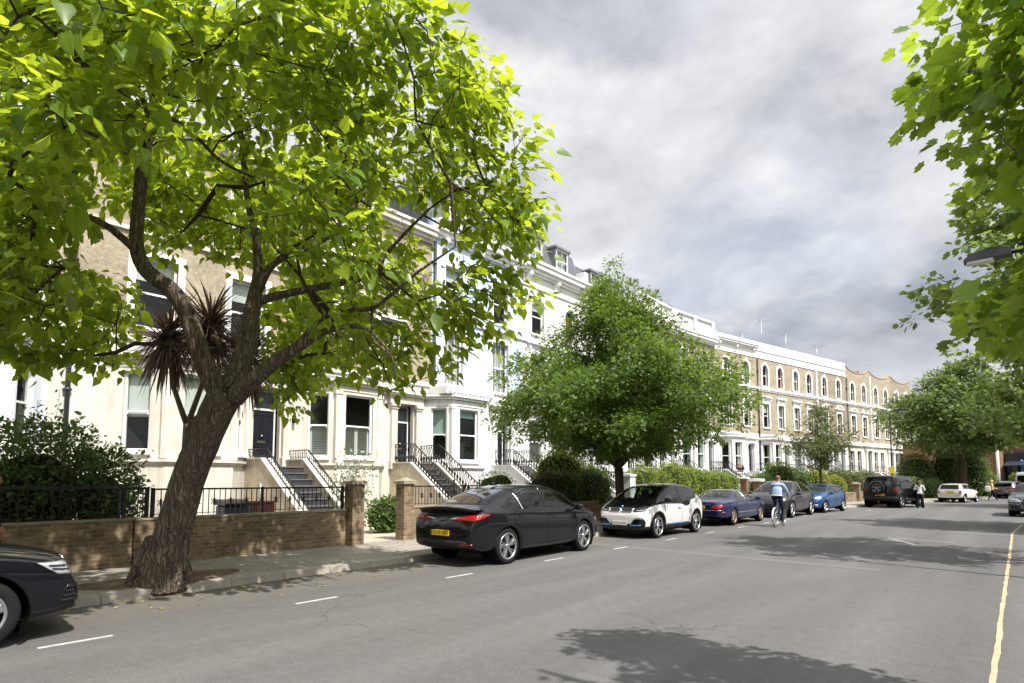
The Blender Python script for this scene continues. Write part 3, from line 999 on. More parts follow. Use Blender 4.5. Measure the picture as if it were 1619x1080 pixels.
    def downpipe(s, y, z0=.2, z1=12.5, x=.1, r=.06, mk='pipe', hop=True):
        p = MB()
        p.tube([(x, y, z0), (x, y, z1)], r, 10)
        for i in range(int((z1 - z0) / 1.8) + 1):
            z = z0 + .3 + i * 1.8
            p.lathe([(r * 1.28, z), (r * 1.28, z + .09)], 10, (x, y, 0)); p.box(-.0, x, y - .1, y + .1, z + .02, z + .07)
        p.build('downpipe', M[mk], s.root)

    def window_box(s, F, u0, u1, z, mk='flower_r'):
        b = MB(F); b.bbox(.0, .2, u0, u1, z, z + .2, .015)
        bb = b.build('window_box', M['black_metal'], s.root)
        f = MB(F); gq = MB(F)
        for i in range(26):
            c = (rnd.uniform(.03, .2), rnd.uniform(u0, u1), z + rnd.uniform(.2, .46)); r = rnd.uniform(.035, .06)
            (f if rnd.random() < .55 else gq).blob(c, (r, r, r * .8), 2, 7, 5)
        f.build('flowers', M[mk], bb); gq.build('leaves', M['leaf_hedge'], bb)


def text_mesh(s, size, ext=.0):
    cu = bpy.data.curves.new('txt', 'FONT')
    cu.body = s; cu.size = size; cu.extrude = ext; cu.align_x = 'CENTER'; cu.align_y = 'CENTER'
    cu.resolution_u = 3
    o = bpy.data.objects.new('txt', cu)
    col.objects.link(o)
    dg = bpy.context.evaluated_depsgraph_get()
    me = o.evaluated_get(dg).to_mesh()
    vs = [tuple(v.co) for v in me.vertices]; fs = [tuple(p.vertices) for p in me.polygons]
    o.evaluated_get(dg).to_mesh_clear()
    bpy.data.objects.remove(o); bpy.data.curves.remove(cu)
    return vs, fs


M['leaf_hedge'] = leafmat('hedge leaf', (.07, .13, .025), (.24, .36, .035), .35)
WM = lambda lo, hi, tr='white_trim': [M[lo], M[hi], M[tr], M['room'], M['slate'], M['lead']]
N3 = (None, None, None)
X0 = -19.5
# --- white house at the left edge of the picture
h = House('tall white terraced house with grey-white bay, leftmost of the terrace', X0, -2.3, 0, 6.2, WM('ice', 'ice'))
h.bay(2.0, 3.15, 5.25, 6.1, 1.05, dress=(None, ('curtains', .3, 'curtain'), None), wf=1.15, wc=.7)
for y in (1.0, 3.0, 4.75):
    for z0, z1 in ((6.15, 8.4), (9.5, 11.4)):
        h.upper(y - .5, y + .5, z0, z1, sur=('hood', .16), dress=('blind', .4, 'blind'))
h.door(.5, 1.45)
h.steps(.45, 1.5, 'white', rail='ornate')
h.string(5.55); h.string(9.1); h.cornice(12.6, 13.3)
h.finish(13.6)
# --- cream pair
h = House('cream rendered house with brick upper floors and numbered black door behind the leaning tree', X0, 3.9, 0, 7.0, WM('cream', 'brick', 'cream'))
h.bay(1.35, 2.55, 4.5, 5.45, 1.05, dress=(('blind', .55, 'blind'), ('curtains', .62, 'blind'), ('blind', .5, 'blind')), wf=1.05, wc=.72)
h.door(5.63, 6.52, number='164-166', lamps=True)
h.steps(5.55, 6.72)
for y in (2.5, 5.3):
    h.upper(y - .58, y + .58, 6.2, 8.35, sur=('flat', .2), dress=('blind', .3, 'blind'))
    h.upper(y - .55, y + .55, 9.5, 11.4, sur=('flat', .18), dress=('blind', .3, 'blind'))
h.string(5.75, .16, .07); h.string(9.0); h.cornice(12.2, 12.8); h.downpipe(.43)
q = MB(); q.bbox(.02, .26, 5.0, 5.22, 1.15, 1.42, .02); q.build('meter_box', M['grey_plastic'], h.root)
q = MB(); q.tube([(2.0, 4.93, .1), (2.0, 4.93, 1.55), (1.9, 4.93, 1.62), (1.45, 5.2, 1.64)], .035, 8); q.build('vent_pipe', M['galv'], h.root)
h.chimney(.2, 13.2)
h.finish(13.0, 5.95)
h = House('cream rendered house with brick upper floors and louvred shutters in its bay', X0, 10.9, 0, 6.5, WM('cream', 'brick', 'cream'))
h.bay(.2, 1.2, 3.0, 3.95, 1.05, dress=(('slats', .5, 'blind'), ('slats', .5, 'blind'), ('slats', .5, 'blind')), wf=1.2, wc=.74)
h.door(4.68, 5.5)
h.steps(4.6, 5.68, rail='ornate')
for y, bx in ((1.72, 1), (4.3, 0)):
    h.upper(y - .58, y + .58, 6.2, 8.35, sur=('flat', .2), dress=('curtains', .25, 'curtain'))
    h.upper(y - .55, y + .55, 9.5, 11.4, sur=('flat', .18), dress=('blind', .5, 'blind'))
    if bx: h.window_box(frame((0, 0), (0, 1)), y - .45, y + .45, 6.2)
h.string(5.75, .16, .07); h.string(9.0); h.cornice(12.2, 12.8)
h.finish(13.0, 5.95)
# --- blue house with white trim
h = House('pale blue and white house with carved balcony panel over its white bay', X0, 17.4, 0, 6.2, WM('white', 'blue_stucco'))
h.bay(-.35, .45, 2.35, 3.3, 1.0, dress=(('blind', .5, 'curtain_g'), ('blind', .14, 'curtain_g'), ('blind', .5, 'curtain_g')), wf=1.15, wc=.68, ztop=5.35)
q = MB(); q.bbox(.0, 1.15, -.1, 2.9, 5.4, 5.75, .02)
for i in range(12): q.box(1.15, 1.19, .02 + i * .235, .18 + i * .235, 5.47, 5.68)
q.build('balcony_panel', M['white_trim'], h.root)
h.door(4.33, 5.15)
h.steps(4.2, 5.3, 'white', rail='ornate')
h.downpipe(.12, z1=13)
for y in (1.35, 4.6):
    h.upper(y - .6, y + .6, 6.0, 8.5, sur=('hood', .18), dress=('curtains', .5, 'curtain'), bars=2)
    h.upper(y - .55, y + .55, 9.5, 11.5, sur=('flat', .2), dress=('blind', .3, 'blind'))
h.string(9.0, .2, .1); h.string(5.5, .2, .1); h.cornice(12.6, 13.35, .5, [.7, 3.0, 5.4])
h.mansard(13.45, (1.9, 4.4))
h.finish(13.45, 5.9)
# --- white houses with mansards
h = House('white house with heavy bracketed cornice and two slate dormers', X0, 23.6, 0, 6.15, WM('white', 'white'))
h.bay(.1, 1.0, 2.9, 3.75, .95, dress=(('slats', 1, 'blind'), ('slats', 1, 'blind'), None), wf=1.15, wc=.68)
h.door(4.35, 5.15)
h.steps(4.2, 5.3, 'white', rail='ornate')
for y in (1.4, 4.5):
    h.upper(y - .6, y + .6, 6.0, 8.4, sur=('hood', .18), dress=('curtains', .3, 'curtain'))
h.upper(.9, 2.0, 9.55, 11.5, sur=('arch', .2, .35), dress=('blind', .3, 'blind'))
h.upper(4.0, 5.0, 9.55, 11.5, sur=('arch', .2, .35), dress=('net', 0, 'wood_r'))
h.string(9.0, .16, .1); h.string(5.5, .2, .1); h.string(12.05, .1, .08); h.cornice(12.75, 13.4, .55, [.6, 3.1, 5.6])
q = MB(); q.bbox(-.4, .25, 5.75, 6.15, 13.1, 14.15, .02); q.build('parapet_pier', M['white_trim'], h.root)
h.mansard(13.5, (1.7, 4.2))
h.finish(13.5)
h = House('plain pale grey rendered house with slate dormer beyond the white pier', X0, 29.75, 0, 6.1, WM('white', 'offwhite'))
h.bay(.3, 1.2, 3.0, 3.9, .95, dress=(None, ('curtains', .3, 'curtain_g'), None), wf=1.1, wc=.66)
h.door(4.6, 5.4, door_m='door_teal')
h.steps(4.5, 5.5, 'white', rail='ornate')
for y in (1.5, 4.5):
    h.upper(y - .6, y + .6, 6.0, 8.4, sur=('flat', .18), dress=('curtains', .3, 'curtain'))
    h.upper(y - .5, y + .5, 9.55, 11.4, sur=('flat', .16), dress=('blind', .3, 'blind'))
h.string(9.0, .16, .1); h.string(5.5, .2, .1)
h.mansard(13.1, (1.7, 4.2))
h.finish(13.1, 5.9)


def balustrade(h, z, W):
    b = MB()
    b.bbox(-.15, .16, .01, W - .01, z, z + .3, .02)
    b.bbox(-.14, .18, .01, W - .01, z + 1.05, z + 1.2, .03)
    for y in (.25, W / 2, W - .25): b.bbox(-.12, .15, y - .22, y + .22, z + .3, z + 1.05, .01)
    n = int(W / .24)
    for i in range(n):
        y = .6 + (W - 1.2) * i / (n - 1)
        if abs(y - W / 2) < .3: continue
        b.lathe([(.06, z + .3), (.05, z + .36), (.085, z + .52), (.08, z + .6), (.04, z + .82), (.035, z + .9), (.06, z + 1.05)], 8, (.0, y, 0))
    b.build('balustrade', M['white_trim'], h.root)


h = House('brick house under a white balustrade, with pale ground floor and teal door', X0, 35.85, 0, 6.05, WM('offwhite', 'brick2'))
h.bay(.2, 1.1, 2.9, 3.8, .95, dress=(('curtains', .35, 'curtain'),) * 3, wf=1.1, wc=.66)
h.door(4.45, 5.3, door_m='door_teal', lamps=True)
h.steps(4.3, 5.4, 'white', rail='ornate')
for y in (1.5, 4.5):
    h.upper(y - .55, y + .55, 6.2, 8.4, sur=('hood', .18), dress=('curtains', .3, 'curtain'))
    h.upper(y - .5, y + .5, 9.9, 11.9, sur=('arch', .2, .3), dress=('blind', .3, 'blind'))
h.string(9.55, .16, .12); h.cornice(12.7, 13.3, .5); balustrade(h, 13.5, 6.05)
h.finish(13.5, 5.7)
A7 = 7.0
h = House('brick house under a white balustrade, farther of the two and next to the bracketed cornice', X0, 41.9, A7, 6.05, WM('white', 'brick2'))
h.bay(.2, 1.1, 2.9, 3.8, .95, dress=(('curtains', .35, 'curtain_g'), ('curtains', .3, 'curtain_g'), None), wf=1.1, wc=.66)
h.door(4.45, 5.25)
h.steps(4.3, 5.4, 'white', rail='ornate')
for y in (1.5, 4.5):
    h.upper(y - .55, y + .55, 6.2, 8.4, sur=('hood', .18), dress=('curtains', .3, 'curtain'))
    h.upper(y - .5, y + .5, 9.9, 11.9, sur=('arch', .2, .3), dress=('blind', .3, 'blind'))
h.string(9.55, .16, .12); h.cornice(12.7, 13.3, .5); balustrade(h, 13.5, 6.05)
h.finish(13.5, 5.7)
# --- the far brick terrace on the bend
AT = 13.0
px, py = X0 + 6.05 * math.sin(R(A7)), 41.9 + 6.05 * math.cos(R(A7))
specs = [
    (6.15, 'brick house with white bracketed cornice beside the balustraded pair', 'cornice', 'brick', 'hood', 'flower_o', None),
    (5.35, 'brick house under a plain white parapet with a red curtain upstairs', 'band', 'brick', 'hood', 'flower_o', None),
    (5.3, 'brick house under a plain white parapet with a small balcony over its door', 'band', 'brick', 'hood', None, None),
    (6.3, 'brick house under a white parapet between two quoined piers', 'band', 'brick2', 'pediment', None, 'q'),
    (5.7, 'bare brick house with dipping parapet right of the last white parapet', 'dip', 'brick', 'pediment', None, None),
    (5.6, 'bare brick house with dipping parapet and a tall red chimney pot', 'dip', 'brick', 'pediment', None, 'q'),
    (5.8, 'bare brick house at the far end of the terrace, half behind the tree', 'dip', 'brick2', 'pediment', None, None),
]
TH = []
for i, (W, lab, top, bm_, sur, fl, qn) in enumerate(specs):
    h = House(lab, px, py, AT, W, WM('white' if i < 4 else 'cream', bm_, 'white_trim'))
    TH.append((px, py, W))
    if i < 4:
        h.bay(.15, .95, 2.55, 3.35, .9, dress=((None, ('curtains', .3, 'curtain'), None), (('curtains', .3, 'curtain'), None, None), (('net', 0, 'curtain'), ('net', 0, 'curtain'), None), (None, ('blind', .5, 'blind'), None))[i], wf=1.0, wc=.62)
    else:
        for y in (.9, 2.5):
            h.upper(y - .48, y + .48, 2.52, 4.75, sur=('flat', .17), dress=('net', 0, 'curtain') if (i + int(y)) % 2 else ('curtains', .3, 'curtain'))
        h.string(5.3, .3, .2); h.string(2.2, .1, .08)
    yd = 4.0 if W < 5.5 else 4.4
    h.door(yd, yd + .8, door_m=('door_black', 'door_black', 'door_grey', 'door_black', 'door_teal', 'door_black', 'door_black')[i])
    h.steps(yd - .1, yd + .9, 'white' if i < 4 else 'cream_dirty', rail='ornate', rails=(1,))
    ys_ = (W * .27, W * .74)
    for j, y in enumerate(ys_):
        h.upper(y - .5, y + .5, 6.35, 8.5, sur=(sur, .18), dress=(('curtains', .3, 'curtain'), ('blind', .35, 'blind'))[(i + j) % 2], bars=1 if (i + j) % 3 == 0 else 0)
        h.upper(y - .45, y + .45, 10.1, 12.05, sur=('arch', .2, .4), dress=('net', 0, 'curtain_r') if (i == 1 and j == 1) else (('blind', .3, 'blind'), ('curtains', .3, 'curtain'), None)[(i * 2 + j) % 3])
    if fl:
        h.window_box(frame((.9, .95), (0, 1)), .35, 1.25, 2.5, fl)
    if i == 2:
        q = MB(); q.bbox(.0, .7, yd - .3, yd + 1.1, 5.45, 5.6, .02); q.build('balcony', M['white_trim'], h.root)
    h.string(9.75, .16, .16)
    td = h.piece('dentils')
    td.bbox(-.001, .06, .01, W - .01, 9.60, 9.745, .01)
    for k in range(int(W / .55)): td.box(-.001, .12, .2 + k * .55, .32 + k * .55, 9.62, 9.75)
    zt = 13.95
    if top == 'cornice':
        h.piece('frieze').bbox(-.002, .05, .01, W - .01, 12.55, 13.2); h.cornice(13.2, 13.6, .5, [.5, 3.0, 5.6])
        h.piece('parapet').bbox(-.002, .06, .01, W - .01, 13.6, 14.0)
    elif top == 'band':
        tq = h.piece('parapet'); tq.bbox(-.002, .06, .01, W - .01, 12.55, 13.2); tq.bbox(-.002, .14, .01, W - .01, 13.2, 13.3); tq.bbox(-.002, .06, .01, W - .01, 13.3, 14.0)
    else:
        zt = 12.75
        q = MB()
        prof = [(0, zt - .02), (0, 13.75), (.25, 13.75)] + [(W * tt, 13.2 + .5 * abs(2 * tt - 1) ** 1.8) for tt in [.12 + .76 * i2 / 14 for i2 in range(15)]] + [(W - .25, 13.75), (W, 13.75), (W, zt - .02)]
        q.prism(prof, -.25, -.002, lambda a, b, hh: (hh, a, b))
        p_ = q.build('parapet', M[bm_], h.root)
        cq = MB()
        tops = prof[1:-1]
        for a, b in zip(tops[:-1], tops[1:]): cq.bar((-.125, a[0], a[1] + .03), (-.125, b[0], b[1] + .03), .34, .07)
        cq.build('coping', M['ridge'], p_)
    if qn:
        q = MB()
        for k in range(20):
            wq = .34 if k % 2 else .24
            q.bbox(-.002, .07, .0, wq, 6.0 + k * .36, 6.0 + k * .36 + .33, .015)
        q.build('quoin', M['white_trim'], h.root)
    h.chimney(W - .1, 13.4, 4, x=-4.0, ztop=14.0 + .15 * (i % 3), mk='brick_red')
    if i in (1, 4): h.downpipe(.15, z1=12.5, r=.05, mk='black_metal')
    h.finish(zt, 5.75, cornice=None)
    px += W * math.sin(R(AT)); py += W * math.cos(R(AT))
TEND = (px, py)


# --- the houses across the street, at the photographer's back: they darken what the car sides mirror
src = h.root
for i in range(8):
    o = copy_tree(src)
    o.location = (13.8, -12 + 5.9 * (i + 1), 0); o.rotation_euler.z = PI
    tag(o, 'brick house across the street behind the photographer, beyond the right pavement', 'house', 'houses across the street')

# --- roof aerials, each standing on its own roof
def aerial(x, y, z, hgt, rz, n, label):
    o = empty('tv_aerial', (x, y, z), rz)
    tag(o, label, 'aerial', 'television aerials on the roofs')
    m = MB(); m.tube([(0, 0, 0), (0, 0, hgt)], .022, 6); m.build('mast', M['galv'], o)
    b = MB(); b.bar((0, -.25, hgt - .08), (0, 1.35, hgt + .1), .025)
    for i in range(n):
        t_ = i / (n - 1); yy = -.2 + 1.5 * t_; l = .28 - .12 * t_
        b.bar((-l, yy, hgt - .08 + .18 * (yy + .25) / 1.6), (l, yy, hgt - .08 + .18 * (yy + .25) / 1.6), .012)
    b.bar((-.3, -.26, hgt - .3), (.3, -.26, hgt + .15), .02); b.bar((.3, -.26, hgt - .3), (-.3, -.26, hgt + .15), .02)
    b.build('boom', M['galv'], o)
    return o


def on_house(i, y, x):
    X, Y, W_ = TH[i]
    return X + math.sin(R(AT)) * y + math.cos(R(AT)) * x, Y + math.cos(R(AT)) * y - math.sin(R(AT)) * x


aerial(X0 - 2.5 + .5, 46.6, 13.1, 2.6, R(-20), 8, 'roof aerial pointing right above the end of the balustrade')
for i, y, hg, rz, n, lab in ((0, 3.6, 2.0, 35, 7, 'low roof aerial above the bracketed cornice'), (1, 1.6, 1.9, -50, 7, 'tilted roof aerial at the start of the plain white parapet'),
                             (1, 4.9, 3.6, -35, 10, 'tallest roof aerial with a long toothed boom'), (2, 4.0, 3.0, -30, 9, 'roof aerial on twin rods above the white parapet'),
                             (3, 5.0, 2.6, -20, 8, 'roof aerial near the last white parapet end')):
    X, Y = on_house(i, y, -2.2)
    aerial(X, Y, 13.55, hg, R(rz), n, lab)

# --- brick gable and dark shopfront closing the view
o = empty('brick_building', (-4.6, 80.5, 0), -R(20)); tag(o, 'brown brick side wall of a building at the far end of the street', 'building')
q = MB(); q.box(-6, 3.3, 0, 8, 0, 5.6); q.prism([(-6, 5.6), (3.3, 5.6), (-1.3, 7.4)], 0.0, 8, lambda a, b, hh: (a, hh, b)); q.build('wall', M['brick_gable'], o)
q = MB(); q.tube([(3.2, -.1, 0), (3.2, -.1, 5.5)], .14, 8); q.build('downpipe', M['white_trim'], o)
o = empty('shop', (-1.15, 80.4, 0), -R(20)); tag(o, 'small shop with black front at the far right end of the street', 'shop')
q = MB(); q.box(0, 8, 0.3, 8, 0, 7.5); q.build('wall', M['brick_red'], o)
q = MB(); q.bbox(0, 3.4, -.1, .3, 3.6, 4.5, .03); q.box(0, .5, 0, .3, 0, 3.6); q.box(2.9, 3.4, 0, .3, 0, 3.6); q.box(.5, 2.9, .02, .3, 0, .7); q.box(1.6, 1.75, .02, .3, .7, 3.6)
q.build('shopfront', M['door_black'], o)
q = MB(); q.add([(.5, .1, .7), (2.9, .1, .7), (2.9, .1, 3.6), (.5, .1, 3.6)], [(0, 1, 2, 3)]); q.build('shop_window', M['pane'], o, False)
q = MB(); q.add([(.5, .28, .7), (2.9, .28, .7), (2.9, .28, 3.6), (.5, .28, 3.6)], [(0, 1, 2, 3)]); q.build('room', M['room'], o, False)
q = MB(); q.prism([(0, 3.55), (-.9, 3.1), (-.92, 3.16), (0, 3.68)], .3, 3.2, lambda a, b, hh: (hh, a, b)); q.build('awning', M['pipe'], o)

# ------------------------------------------------------------------ vegetation
T_HEART = (np.array([(0, 0, 0), (0, .5, -.05), (0, 1.08, -.22), (-.30, -.02, .09), (-.40, .36, .09), (-.19, .76, -.05), (.30, -.02, .05), (.40, .36, .05), (.19, .76, -.07)], float),
           [(0, 1, 4, 3), (1, 2, 5, 4), (0, 6, 7, 1), (1, 7, 8, 2)])
T_SMALL = (np.array([(0, 0, 0), (-.22, .22, .06), (-.25, .58, .05), (0, 1, -.07), (.25, .58, .05), (.22, .22, .06)], float), [(0, 3, 2, 1), (0, 5, 4, 3)])
_ml = [(0, .04), (-.34, -.06), (-.40, .20), (-.60, .36), (-.45, .52), (-.46, .82), (-.24, .74), (0, 1.02), (.24, .74), (.46, .82), (.45, .52), (.60, .36), (.40, .20), (.34, -.06)]
T_MAPLE = (np.array([(0, .36, -.04)] + [(x, y, .05 * abs(x) * 2 - .06 * y * y) for x, y in _ml], float), [(0, i, i + 1) for i in range(1, 14)] + [(0, 14, 1)])
T_SPRAY = (np.array([(0, 0, 0), (-.32, .35, .06), (-.05, .62, 0), (-.42, .72, .03), (0, 1, -.08), (.42, .68, .03), (.06, .60, 0), (.3, .30, .06)], float),
           [(0, 2, 1), (0, 7, 6), (0, 6, 2), (2, 4, 3), (2, 6, 4), (6, 5, 4)])


def unit(a):
    return a / np.maximum(np.linalg.norm(a, axis=1, keepdims=True), 1e-9)


def leaf_obj(name, parent, m, tmpl, pos, d, n, size):
    """one mesh of many leaves: pos base, d length direction, n rough normal"""
    tv, tf = tmpl
    N = len(pos)
    d = unit(d); x = unit(np.cross(d, n)); z = np.cross(x, d)
    V = pos[:, None, :] + size[:, None, None] * (tv[None, :, 0:1] * x[:, None, :] + tv[None, :, 1:2] * d[:, None, :] + tv[None, :, 2:3] * z[:, None, :])
    nv = len(tv)
    V = V.reshape(-1, 3).astype(np.float32)
    lt = np.array([len(f) for f in tf]); flat = np.concatenate([np.array(f) for f in tf])
    loops = (flat[None, :] + (np.arange(N) * nv)[:, None]).reshape(-1).astype(np.int32)
    tot = np.tile(lt, N).astype(np.int32)
    st = np.concatenate([[0], np.cumsum(tot)[:-1]]).astype(np.int32)
    me = bpy.data.meshes.new(name)
    me.vertices.add(len(V)); me.vertices.foreach_set('co', V.reshape(-1))
    me.loops.add(len(loops)); me.loops.foreach_set('vertex_index', loops)
    me.polygons.add(len(tot)); me.polygons.foreach_set('loop_start', st); me.polygons.foreach_set('loop_total', tot)
    me.materials.append(m)
    uv = me.uv_layers.new(name='leaf')
    tu = np.array([(tv[i, 0] * .5 + .5, tv[i, 1]) for f in tf for i in f], np.float32)
    uv.data.foreach_set('uv', np.tile(tu, (N, 1)).reshape(-1))
    me.update(calc_edges=True)
    return link(name, me, parent)


def skeleton(limbs, att, seed, tip=.006, ex=.46, maxr=.08, sag=.06, stepl=.45):
    """grow twigs from the limb points to every attractor; returns tubes (pts, radii)"""
    r_ = np.random.default_rng(seed)
    P = []; par = []; rad = []
    for l in limbs:
        for i, p in enumerate(l):
            P.append(p[:3]); par.append(-1 if i == 0 else len(P) - 2); rad.append(p[3])
    nl = len(P)
    P = [np.array(p, float) for p in P]
    arr = np.zeros((nl + len(att) * 12, 3)); arr[:nl] = P; cnt = nl
    parent = list(par); cost = np.zeros(len(arr))
    fork = np.array(limbs[0][-1][:3])
    chains = []
    order = np.argsort(np.linalg.norm(att - fork, axis=1))
    tips = []
    for ai in order:
        a = att[ai]
        dist = np.linalg.norm(arr[:cnt] - a, axis=1)
        up = np.maximum(0, arr[:cnt, 2] - a[2]) * .5
        j = int(np.argmin(dist + up + cost[:cnt] * .25))
        L = dist[j]; k = max(1, int(L / stepl)); k = min(k, 10)
        chain = [j]; q0 = arr[j].copy()
        for i in range(1, k + 1):
            t_ = i / k
            q = q0 + (a - q0) * t_ + np.array([0, 0, sag * math.sin(PI * t_) * L]) + (r_.normal(0, .04 * L, 3) * math.sin(PI * t_))
            arr[cnt] = q; cost[cnt] = cost[chain[-1]] + L / k; parent.append(chain[-1]); chain.append(cnt); cnt += 1
        chains.append(chain); tips.append(chain[-1])
    num = np.zeros(cnt)
    for t_ in tips:
        i = t_
        while i >= nl:
            num[i] += 1; i = parent[i]
    out = []
    for ch in chains:
        rr = [min(maxr, tip * max(1, num[i]) ** ex) for i in ch]
        rr[0] = rr[1] if ch[0] >= nl else min(rr[1] * 1.2, rad[ch[0]] * .9)
        rr[-1] *= .6
        out.append(([arr[i] for i in ch], rr))
    return out


def smooth_path(l, k=3):
    """Catmull-Rom resample of (x, y, z, r) points"""
    A = np.array(l, float); out = []
    for i in range(len(A) - 1):
        p0, p1, p2, p3 = A[max(i - 1, 0)], A[i], A[i + 1], A[min(i + 2, len(A) - 1)]
        for j in range(k):
            t_ = j / k
            out.append(.5 * ((2 * p1) + (-p0 + p2) * t_ + (2 * p0 - 5 * p1 + 4 * p2 - p3) * t_ ** 2 + (-p0 + 3 * p1 - 3 * p2 + p3) * t_ ** 3))
    out.append(A[-1])
    return np.array(out)


def lump(p, s, seed):
    """cheap 3-D value noise in -1..1"""
    a = p * s + seed
    return (np.sin(a[:, 0] * 1.7 + np.sin(a[:, 1] * 1.3 + seed)) + np.sin(a[:, 1] * 1.9 + np.sin(a[:, 2] * 1.5)) + np.sin(a[:, 2] * 1.6 + np.sin(a[:, 0] * 1.1 + 2 * seed))) / 3


def clusters(att, per, rad, seed, cen, flat=.6, droop=.35, up=1.0, size=.2, svar=.25, out=.8):
    """leaf positions and directions round the twig ends"""
    r_ = np.random.default_rng(seed)
    N = len(att)
    c = np.repeat(att, per, 0)
    o = r_.normal(0, 1, (N * per, 3)); o = unit(o) * (r_.random((N * per, 1)) ** .5)
    o[:, 2] *= flat
    pos = c + o * rad
    outd = unit(c - cen)
    d = unit(o) + out * outd * np.array([1, 1, .3]) + r_.normal(0, .35, o.shape)
    d[:, 2] -= droop
    n = r_.normal(0, .45, o.shape) + np.array([0, 0, up]) + .35 * outd
    s = size * np.exp(r_.normal(0, svar, N * per))
    return pos, d, n, s


